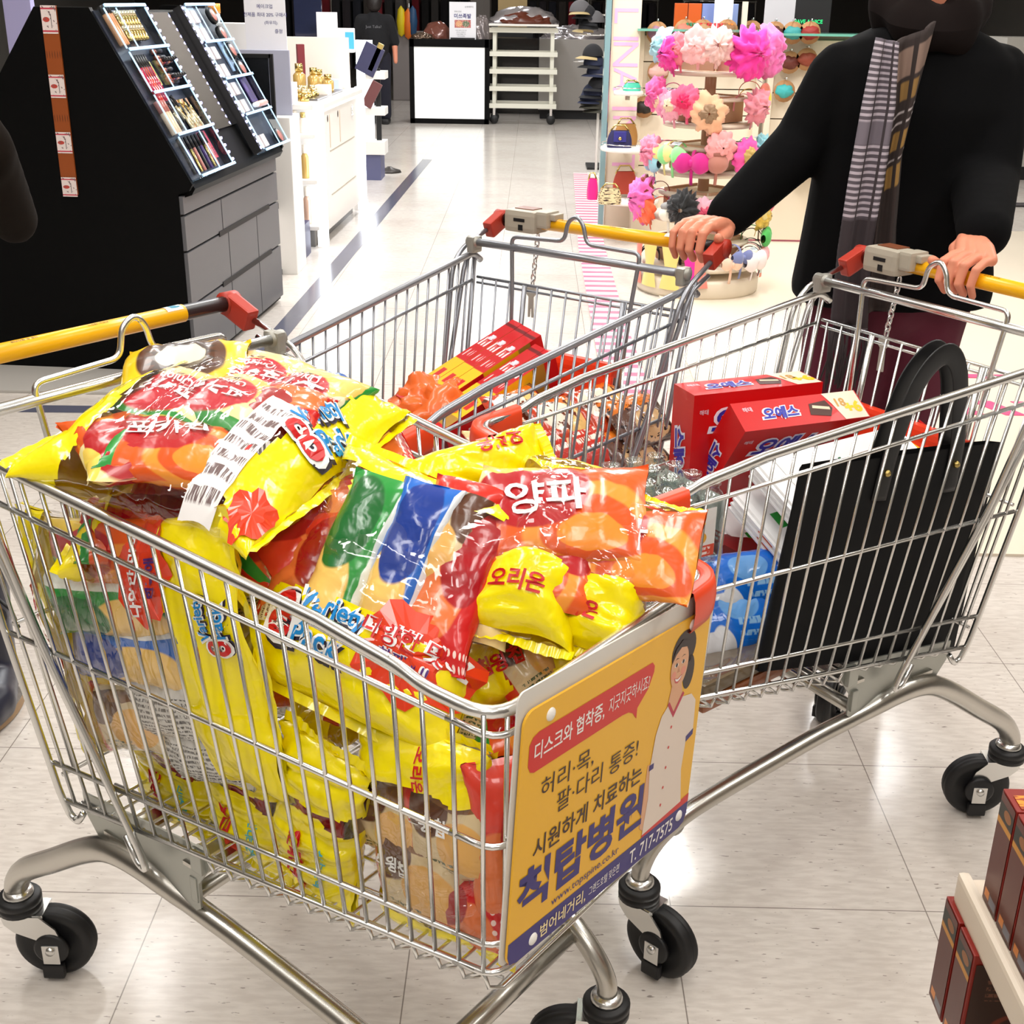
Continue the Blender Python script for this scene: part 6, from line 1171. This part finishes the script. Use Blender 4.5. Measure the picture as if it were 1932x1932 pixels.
def cake_box(lab, P0, P1, P3, D):
    t, L, W, sg = slab('cake_box', lab, 'cake box', P0, P1, P3, D, ohred)
    top = lambda o: (lambda x, y: V((x, W-y if sg > 0 else y, -sg*(o)))) if False else (lambda x, y: V((x, y, -sg*o)))
    topf = lambda o: (lambda x, y: V((x, W-y, -sg*o)))
    oh_logo(t, topf, L*.33, W*.5, W*.42)
    lettering(t, '해태', ohw, topf(.0008), L*.10, W*.72, W*.16)
    q = MB(); q.add([topf(.0006)(x*L, y*W) for x, y in ((.80, 0.01), (.99, .01), (.99, .99), (.72, .99), (.76, .6))], [(0, 1, 2, 3, 4)]); q.build('corner_flash', mat('flash_cream', s2l(240, 222, 200), .35), t)
    lettering(t, '18', mat('flash_gold', s2l(200, 150, 70), .35), topf(.001), L*.83, W*.62, W*.3, bold=.03); lettering(t, '+6', mat('flash_yellow', s2l(240, 205, 30), .35), topf(.001), L*.91, W*.42, W*.42, bold=.05)
    for (pts, z, mm) in (([(.55, .3), (.70, .18), (.745, .45), (.72, .75), (.58, .68)], .0007, mat('cake_brown', s2l(70, 30, 18), .4)), ([(.59, .52), (.72, .40), (.725, .50), (.60, .62)], .0011, mat('cake_cream', s2l(240, 215, 185), .4))):
        q = MB(); q.add([topf(z)(x*L, y*W) for x, y in pts], [tuple(range(len(pts)))]); q.build('cake_picture', mm, t)
    # the narrow end towards the nose (x = 0): upright logo
    endf = lambda o: (lambda x, y: V((-o, W-x, sg*(D-y))))
    oh_logo(t, endf, W*.5, D*.45, W*.52, pi/2-.12)
    sidef = lambda o: (lambda x, y: V((x, W+o, sg*(D-y))))
    oh_logo(t, sidef, L*.40, D*.78, D*.2); lettering(t, '해태', ohw, sidef(.0008), L*.08, D*.86, D*.04); return t
zt = .845; cake_box('red cake box at the back, upright beside the far side wires', fl(1272, 724, zt), fl(1556-47, 700, zt), fl(1324, 745, zt), .235)
cake_box('red cake box in front, leaning with a cake picture on its top', fl(1377, 762, .84), fl(1611, 736, .835), fl(1420, 813, .806), .23)
# black folder bag against the near side
BS = lambda x, y: onside('B', x, y, .196)
q0, q1, q2, q3 = BS(1508, 884), BS(1888, 834), BS(1800, 1222), BS(1432, 1268); inn = cM('B').to_3x3() @ V((0, -1, 0))
bag = thing('folder_bag', 'large flat black folder bag with a strap handle in the right cart', 'bag', loc=(0, 0, 0))
blk = mat('black_felt', (.006, .006, .0065), .75, spec=.25)
def bagp(u, v, d=0): a = q3.lerp(q2, u); c = q0.lerp(q1, u); return a.lerp(c, v)+inn*d
b = MB(); th = .045
def sheet(u, v):
    a = 2*pi*v; return None
ring = []
def fnb(u, v):                         # closed outline: front sheet then back sheet, gathered towards the top
    s = 2*u
    if s <= 1: return bagp(s, v, -.004*sin(pi*s)*(1-v))
    return bagp(2-s, v, th*(.35+.65*sin(pi*(2-s))**.3)*(1-.55*v))
b.grid(fnb, 48, 16, wrap=True); b.build('bag_body', blk, bag)
MB().add([bagp(0, 0), bagp(1, 0), bagp(1, 0, th*.5), bagp(0, 0, th*.5)], [(0, 1, 2, 3)]).build('bag_base', blk, bag)
for d, nm in ((-.003, 0), (.022, 1)):
    hp = [bagp(.40, .80, d), bagp(.41, .97, d), bagp(.42, 1.05, d), bagp(.47, 1.30, d), bagp(.545, 1.42, d), bagp(.62, 1.43, d), bagp(.69, 1.32, d), bagp(.745, 1.06, d), bagp(.755, .97, d), bagp(.76, .80, d)]
    b = MB(); b.fl = .12
    sp = []
    for i in range(len(hp)-1):
        p0, p1, p2, p3 = hp[max(i-1, 0)], hp[i], hp[i+1], hp[min(i+2, len(hp)-1)]
        for k in range(5):
            t = k/5; sp.append(.5*((2*p1)+(p2-p0)*t+(2*p0-5*p1+4*p2-p3)*t*t+(3*p1-p0-3*p2+p3)*t**3))
    sp.append(hp[-1]); b.tube(sp, .018, 12, flat=(bagp(1, 1)-bagp(0, 1))); b.build('strap_handle', mat('black_strap', (.008, .008, .009), .45), bag)
for u in (.405, .757): MB().ball(bagp(u, .93, -.007), .0065, 10).build('rivet', gold, bag)
# two shrink-wrapped packs of small bottles
petm = film('clear_green_bottle', (.93, .985, .965), .6, .05); petw = film('bottle_wrap_film', (.98, .98, .98), .15, .06)
lblm = paint('wrap_label_print', s2l(238, 232, 228), [('ell', .5, 1.0, .62, .3, s2l(70, 50, 150)), ('ell', .5, .92, .56, .27, s2l(240, 236, 232)), ('rect', 0, 1, 0, .24, s2l(225, 90, 70)), ('text', .05, .95, .02, .22, 2, s2l(250, 230, 225)), ('ell', .8, .4, .1, .14, s2l(235, 170, 60))], .35)
PB = cM('B'); ox, oy = .645, -.012
proto = None
for lv, (zb, hh) in enumerate(((.512, .128), (.646, .135))):
    for i in range(5):
        for j in range(4):
            M = PB @ TR(ox-.094+.047*i, oy-.07+.047*j, zb)
            lab = 'small greenish clear bottle in the %s shrink-wrapped pack' % ('lower', 'upper')[lv]; gr = 'bottles of the %s pack' % ('lower', 'upper')[lv]
            if proto is None:
                proto = thing('drink_bottle', lab, 'bottle', M=M, group=gr)
                MB().lathe([(0, 0), (.019, 0), (.0225, .006), (.0225, .05), (.020, .062), (.0225, .075), (.0222, .108), (.018, .116), (.0135, .119), (.0135, .126), (.016, .128), (.016, .132), (.010, .133), (.006, .129), (0, .128)], 18).build('bottle_body', petm, proto)
            else: dup(proto, None, M, lab, gr)
    w_ = thing('bottle_wrap', '%s clear shrink wrap with a printed label round the small bottles' % ('lower', 'upper')[lv], 'wrap', M=PB @ TR(ox, oy, zb))
    b = MB(); pts = fillet([(-.121, -.097, 0), (.121, -.097, 0), (.121, .097, 0), (-.121, .097, 0)], .03, 4, closed=True)
    n = len(pts); b.add([p+V((0, 0, z)) for z in (.002, hh*.5, hh-.03) for p in pts], [(k*n+i, k*n+(i+1) % n, (k+1)*n+(i+1) % n, (k+1)*n+i) for k in range(2) for i in range(n)], smooth=True); b.build('wrap_film', petw, w_)
    MB().add([(-.085, .0985, .018), (.085, .0985, .018), (.085, .0985, hh-.035), (-.085, .0985, hh-.035)], [(1, 0, 3, 2)], uv=[[(0, 0), (1, 0), (1, 1), (0, 1)]]).build('wrap_label', lblm, w_)
    MB().add([(-.1225, -.08, .018), (-.1225, .08, .018), (-.1225, .08, hh-.035), (-.1225, -.08, hh-.035)], [(1, 0, 3, 2)], uv=[[(0, 0), (1, 0), (1, 1), (0, 1)]]).build('wrap_label', lblm, w_)
    lettering(w_, 'Qoo', mat('label_green', s2l(70, 140, 80), .4), lambda x, y: V((-x, .0992, y)), .0, .055, .03)
# white snack packs leaning in a row
wp = mat('white_glossy_pack', s2l(240, 240, 240), .2, coat=.4, bump=(20, .4)); whp = [paint('white_pack_print', s2l(240, 240, 240), [('rect', .12, .42, .1, .26, s2l(214, 30, 44)), ('rect', .0, .04, 0, 1, s2l(226, 226, 226))], .2, coat=.4), paint('white_pack_print_window', s2l(240, 240, 240), [('rect', .0, .10, .35, .6, s2l(30, 140, 50)), ('ell', .5, .5, .3, .35, s2l(210, 86, 26))], .2, coat=.4)]
for i, (a, b_, c, lb) in enumerate((((1424, 868, .765), (1690, 800, .79), (1505, 1005, .70), 'topmost white snack pack, with a red corner and green brush letters'), ((1388, 930, .70), (1600, 862, .715), (1475, 1068, .625), 'middle white snack pack with an orange window'), ((1340, 962, .625), (1560, 905, .64), (1458, 1096, .555), 'lowest white snack pack leaning on the blue bags'))):
    t, L, W, sg = slab('snack_pack', lb, 'snack pack', fl(*a), fl(*b_), fl(*c), .042, wp, bev=.012)
    ff = lambda x, y: V((x, W-y, -sg*.0012))
    MB().add([ff(.1*L, .12*W), ff(.96*L, .12*W), ff(.96*L, .95*W), ff(.1*L, .95*W)], [(0, 1, 2, 3)], uv=[[(0, 0), (1, 0), (1, 1), (0, 1)]]).build('pack_print', whp[0 if i == 0 else 1], t)
    if i == 0: lettering(t, '참ing', mat('brush_green', s2l(30, 100, 66), .4), lambda x, y: V((x, W-y, -sg*.0022)), L*.62, W*.55, W*.4, slant=.2)
    if i > 0:
        sd = lambda x, y: V((-.0012, W-x, sg*(.042-y)))
        MB().add([V((-.001, W*.45, sg*.006)), V((-.001, W*.72, sg*.006)), V((-.001, W*.68, sg*.036)), V((-.001, W*.5, sg*.036))], [(0, 1, 2, 3)]).build('pack_window', mat('orange_window', s2l(205, 78, 22), .3), t)
    for k in range(3): MB().box((-.003, W/2, sg*(.008+.012*k)), (.006, W*.96, .004)).build('pack_rib', wp, t)
blu = paint('blue_pouch_print', s2l(24, 110, 215), [('rect', .0, .34, .0, .42, s2l(228, 230, 236)), ('ell', .34, .2, .12, .26, s2l(228, 230, 236)), ('ell', .55, .62, .18, .14, s2l(110, 170, 235)), ('ell', .12, .25, .06, .12, s2l(170, 24, 44)), ('rect', .62, .9, .18, .24, s2l(10, 60, 160)), ('text', .5, .9, .3, .5, 2, s2l(150, 200, 245))], .2, coat=.5, bump=(18, .6))
for i, (x, y, z, lb) in enumerate(((1392, 1105, .575, 'upper blue snack pouch under the white packs'), (1375, 1178, .527, 'lower blue snack pouch above the brown trays'))):
    X = (fl(x+60, y-8, z)-fl(x-60, y+8, z)); o = pouch(None, frame(fl(x, y, z), X, y=V((0, 0, 1))+V((-.3, .9, 0))), .2, .13, .075, blu, 3.0+i, None, None, 'snack_pouch'); tag(o, lb, 'snack pouch')
for i, (z, c, lb) in enumerate(((.497, s2l(110, 92, 66), 'upper flat film wrapped tray at the bottom of the right cart'), (.47, s2l(150, 84, 44), 'lower flat brown tray at the bottom of the right cart'))):
    M = PB @ TR(.555, .09, z, RD(3), 0, RD(4.8)); t = thing('wrapped_tray', lb, 'tray', M=M); MB().box((0, 0, 0), (.2, .19, .024), bev=.006).build('tray', mat('tray_brown_%d' % i, c, .25, coat=.4, bump=(25, .4)), t); MB().box((0, 0, .0135), (.19, .18, .002)).build('film_lid', petw, t)
o = pouch(None, frame(PB @ V((.39, .0, .50)), PB.to_3x3() @ V((1, 0, .1)), y=PB.to_3x3() @ V((0, 1, .2))), .2, .2, .07, mat('dark_red_pouch', s2l(110, 14, 20), .25, coat=.4, bump=(18, .5)), 7.0, None, None, 'snack_pouch'); tag(o, 'dark red snack pouch half hidden under the white packs', 'snack pouch')
t, L, W, sg = slab('quick_pack', 'red and white snack pack with yellow letters behind the strap handle', 'snack pack', fl(1665, 800, .765), fl(1735, 792, .765), fl(1690, 862, .745), .05, paint('red_white_print', s2l(208, 26, 30), [('ell', .3, .5, .4, .5, s2l(245, 240, 238)), ('rect', 0, .3, .55, .9, s2l(240, 190, 40)), ('spot', 9, .6, s2l(120, 20, 20))], .25, coat=.3))
lettering(t, 'Quo', ohw, lambda x, y: V((x, W-y, -sg*.001)), L*.6, W*.35, W*.3, bold=.03)
t, L, W, sg = slab('red_carton', 'plain red carton lying deep in the right cart under the cake boxes', 'carton', PB @ V((.42, -.2, .60)), PB @ V((.12, -.2, .58)), PB @ V((.42, .0, .60)), .13, mat('deep_red_card', s2l(120, 14, 16), .4))

# ------------------------------------------------------------------ goods in the rear cart
PCm = cM('C')
rb = paint('snack_carton_print', s2l(196, 18, 28), [('rect', .50, .88, 0, 1, s2l(246, 188, 20)), ('rect', .62, .72, .3, .7, s2l(200, 24, 24)), ('rect', .80, .9, 0, 1, s2l(170, 130, 50)), ('rect', .04, .07, 0, 1, s2l(110, 12, 20)), ('text', .2, .32, .1, .9, 3, s2l(245, 225, 225)), ('text', .38, .46, .2, .8, 2, s2l(240, 200, 200))], .3, coat=.3)
A0, A1, B0 = V((.045, -.135, .835)), V((.33, -.222, .715)), V((.085, .0, .815)); wv = (B0-A0)/4.2
for i in range(5):
    a = A0+wv*i+(V((.02, 0, -.014)) if i > 2 else V()); c = A1+wv*i+(V((.02, 0, -.014)) if i > 2 else V())
    t, L, W, sg = slab('snack_carton', ['leftmost', 'second', 'middle', 'fourth', 'rightmost'][i]+' of five slanted red and yellow cartons in the rear cart', 'carton', PCm @ a, PCm @ c, PCm @ (a+wv*.97), .17, [rb][0], group=None)
    lettering(t, '크런키' if False else '롤', ohw, lambda x, y: V((x, W-y, -sg*.001)), L*.22, W*.5, W*.5, bold=.02, rot=pi/2)
ob = heap('orange_bag', 'crumpled orange plastic bag in front of the red and yellow cartons', 'plastic bag', fl(835, 800, .655), .125, .10, .09, mat('orange_plastic_film', s2l(242, 110, 40), .3, coat=.3), 3, .4)
orp = paint('orange_multipack_print', s2l(226, 110, 30), [('ell', .65, .4, .28, .3, s2l(245, 200, 120)), ('rect', 0, .3, 0, 1, s2l(200, 60, 22)), ('ell', .3, .6, .24, .2, s2l(250, 235, 215)), ('rect', .85, 1, 0, 1, s2l(90, 50, 40)), ('spot', 10, .6, s2l(110, 50, 30))], .18, coat=.6, bump=(18, .7))
orp2 = paint('cream_multipack_print', s2l(240, 205, 150), [('ell', .5, .5, .4, .36, s2l(200, 50, 36)), ('rect', 0, 1, 0, .2, s2l(225, 110, 30)), ('text', .2, .8, .4, .7, 3, s2l(250, 240, 225))], .18, coat=.6, bump=(18, .7))
brp = paint('brown_multipack_print', s2l(96, 62, 48), [('rect', 0, 1, .6, 1, s2l(222, 120, 36)), ('ell', .5, .35, .3, .24, s2l(230, 190, 140)), ('spot', 12, .6, s2l(50, 30, 30))], .18, coat=.6, bump=(18, .7))
for i, (x, y, z, m_, r, lb) in enumerate(((985, 785, .70, orp, .3, 'orange snack pouch nearest the orange bag'), (960, 850, .675, orp2, .5, 'cream and red snack pouch by the rear cart bumper'), (1065, 800, .69, orp, .2, 'orange snack pouch at the middle of the pile in the rear cart'), (1140, 775, .70, orp, .0, 'orange snack pouch by the orange seat panel'), (1205, 795, .685, brp, -.1, 'brown and orange snack pouch at the right end of the pile'), (1035, 855, .655, orp2, .3, 'cream and red snack pouch in the middle of the pile'), (1115, 850, .645, orp2, .1, 'cream and red snack pouch low in the pile by the wires'), (1185, 855, .63, brp, -.1, 'brown snack pouch low at the right end of the pile'), (1060, 905, .60, orp, .2, 'lowest orange snack pouch behind the clear bottles'))):
    c = fl(x, y, z); X = fl(x+60, y-20*cos(r), z)-fl(x-60, y+20, z); o = pouch(None, frame(c, X, y=V((-.2, .7, .55))), .15, .13, .06, m_, 2.0+i*1.3, [('맛', -.2, .2, .03, .2, ohw)] if i % 3 == 1 else None, None, 'snack_pouch'); tag(o, lb, 'snack pouch')
    if i < 8:
        o = pouch(None, frame(c-V((0, 0, .075)), X, y=V((-.2, .7, .3))), .15, .13, .06, m_, 12.0+i*1.3, None, None, 'snack_pouch'); tag(o, 'snack pouch beneath the '+lb.split(' snack pouch ')[0]+' one '+' '.join(lb.split(' snack pouch ')[1].split()[:6]), 'snack pouch')

# ------------------------------------------------------------------ brown drink-mix boxes on the shelf at the lower right
bx_red = mat('carton_edge_red', s2l(128, 26, 16), .35); 
front_m = paint('brown_carton_front', s2l(92, 52, 44), [('stripe', 'v', 60, .5, s2l(104, 62, 54)), ('rect', 0, 1, .80, .93, s2l(40, 42, 34)), ('ell', .6, .87, .26, .045, s2l(150, 96, 50)), ('rect', 0, 1, .74, .79, s2l(200, 140, 50)), ('rect', .1, .42, .045, .12, s2l(224, 140, 70)), ('rect', .45, .92, .03, .11, s2l(130, 130, 138))], .35)
side_m = paint('brown_carton_side', s2l(44, 16, 10), [('ell', .62, .32, .42, .2, s2l(110, 40, 20)), ('ell', .62, .32, .36, .165, s2l(52, 18, 12)), ('text', .12, .4, .62, .9, 4, s2l(110, 66, 50))], .3)
top_m = paint('brown_carton_top', s2l(150, 60, 20), [('spot', 3, .5, s2l(220, 140, 40)), ('ell', .5, .45, .28, .36, s2l(240, 170, 140)), ('ell', .5, .45, .255, .325, s2l(180, 50, 24)), ('ell', .48, .42, .14, .16, s2l(90, 24, 14))], .3)
def carton(lab, p, rz, w_, d_, h_, grp=None):
    """front face narrow (width w_) towards -x, big face towards -y"""
    t = thing('drink_carton', lab, 'carton', loc=p, rz=rz, group=grp); hx, hy = d_/2, w_/2
    MB().box((0, 0, h_/2), (d_, w_, h_), bev=.0015).build('carton_body', bx_red, t)
    q = MB(); e = .0008
    q.add([(-hx-e, hy-.002, .002), (-hx-e, -hy+.002, .002), (-hx-e, -hy+.002, h_-.002), (-hx-e, hy-.002, h_-.002)], [(0, 1, 2, 3)], uv=[[(0, 0), (1, 0), (1, 1), (0, 1)]]); q.build('narrow_print', front_m, t)
    q = MB(); q.add([(-hx+.004, -hy-e, .002), (hx-.002, -hy-e, .002), (hx-.002, -hy-e, h_-.012), (-hx+.004, -hy-e, h_-.012)], [(0, 1, 2, 3)], uv=[[(0, 0), (1, 0), (1, 1), (0, 1)]]); q.build('broad_print', side_m, t)
    q = MB(); q.add([(-hx+.006, -hy+.004, h_+e), (hx-.004, -hy+.004, h_+e), (hx-.004, hy-.014, h_+e), (-hx+.006, hy-.014, h_+e)], [(0, 1, 2, 3)], uv=[[(0, 0), (1, 0), (1, 1), (0, 1)]]); q.build('top_print', top_m, t)
    return t
sh = thing('shelf_rack', 'cream shelf rack at the lower right corner carrying brown drink cartons', 'shelf', loc=(.74, .86, 0)); cs = mat('cream_shelf_metal', s2l(216, 204, 186), .4)
b = MB(); b.prism([(x, y) for x, y in fillet([V((-.224, .318, 0)), V((.30, .318, 0)), V((.30, -.30, 0)), V((-.224, -.30, 0))], .02, 5, closed=True) for x, y in [(x, y)]] if False else [(p.x, p.y) for p in fillet([V((-.224, .318, 0)), V((.30, .318, 0)), V((.30, -.30, 0)), V((-.224, -.30, 0))], .02, 5, closed=True)], .018, Matrix.Translation((0, 0, .519))); b.box((-.226, .005, .534), (.014, .61, .042), bev=.006); b.build('shelf_board', cs, sh)
MB().box((.06, .0, .359), (.5, .6, .018)).build('shelf_board', cs, sh); MB().box((.05, .0, .06), (.5, .6, .12)).build('shelf_plinth', cs, sh)
for y in (-.28, .28): MB().box((.29, y, .5), (.03, .04, 1.0)).build('shelf_upright', cs, sh)
for i in range(5): carton(['upper shelf brown drink carton standing furthest back', 'second brown drink carton on the upper shelf', 'third brown drink carton on the upper shelf', 'fourth brown drink carton on the upper shelf', 'fifth brown drink carton on the upper shelf'][i], (.596, 1.128-.0455*i, .537), 0, .043, .13, .147)
for i in range(2): carton(['rear brown drink carton on the lower shelf, with a red oval on its top', 'front brown drink carton on the lower shelf, its broad dark side showing'][i], (.572, 1.152-.052*i, .368), 0, .047, .14, .147)
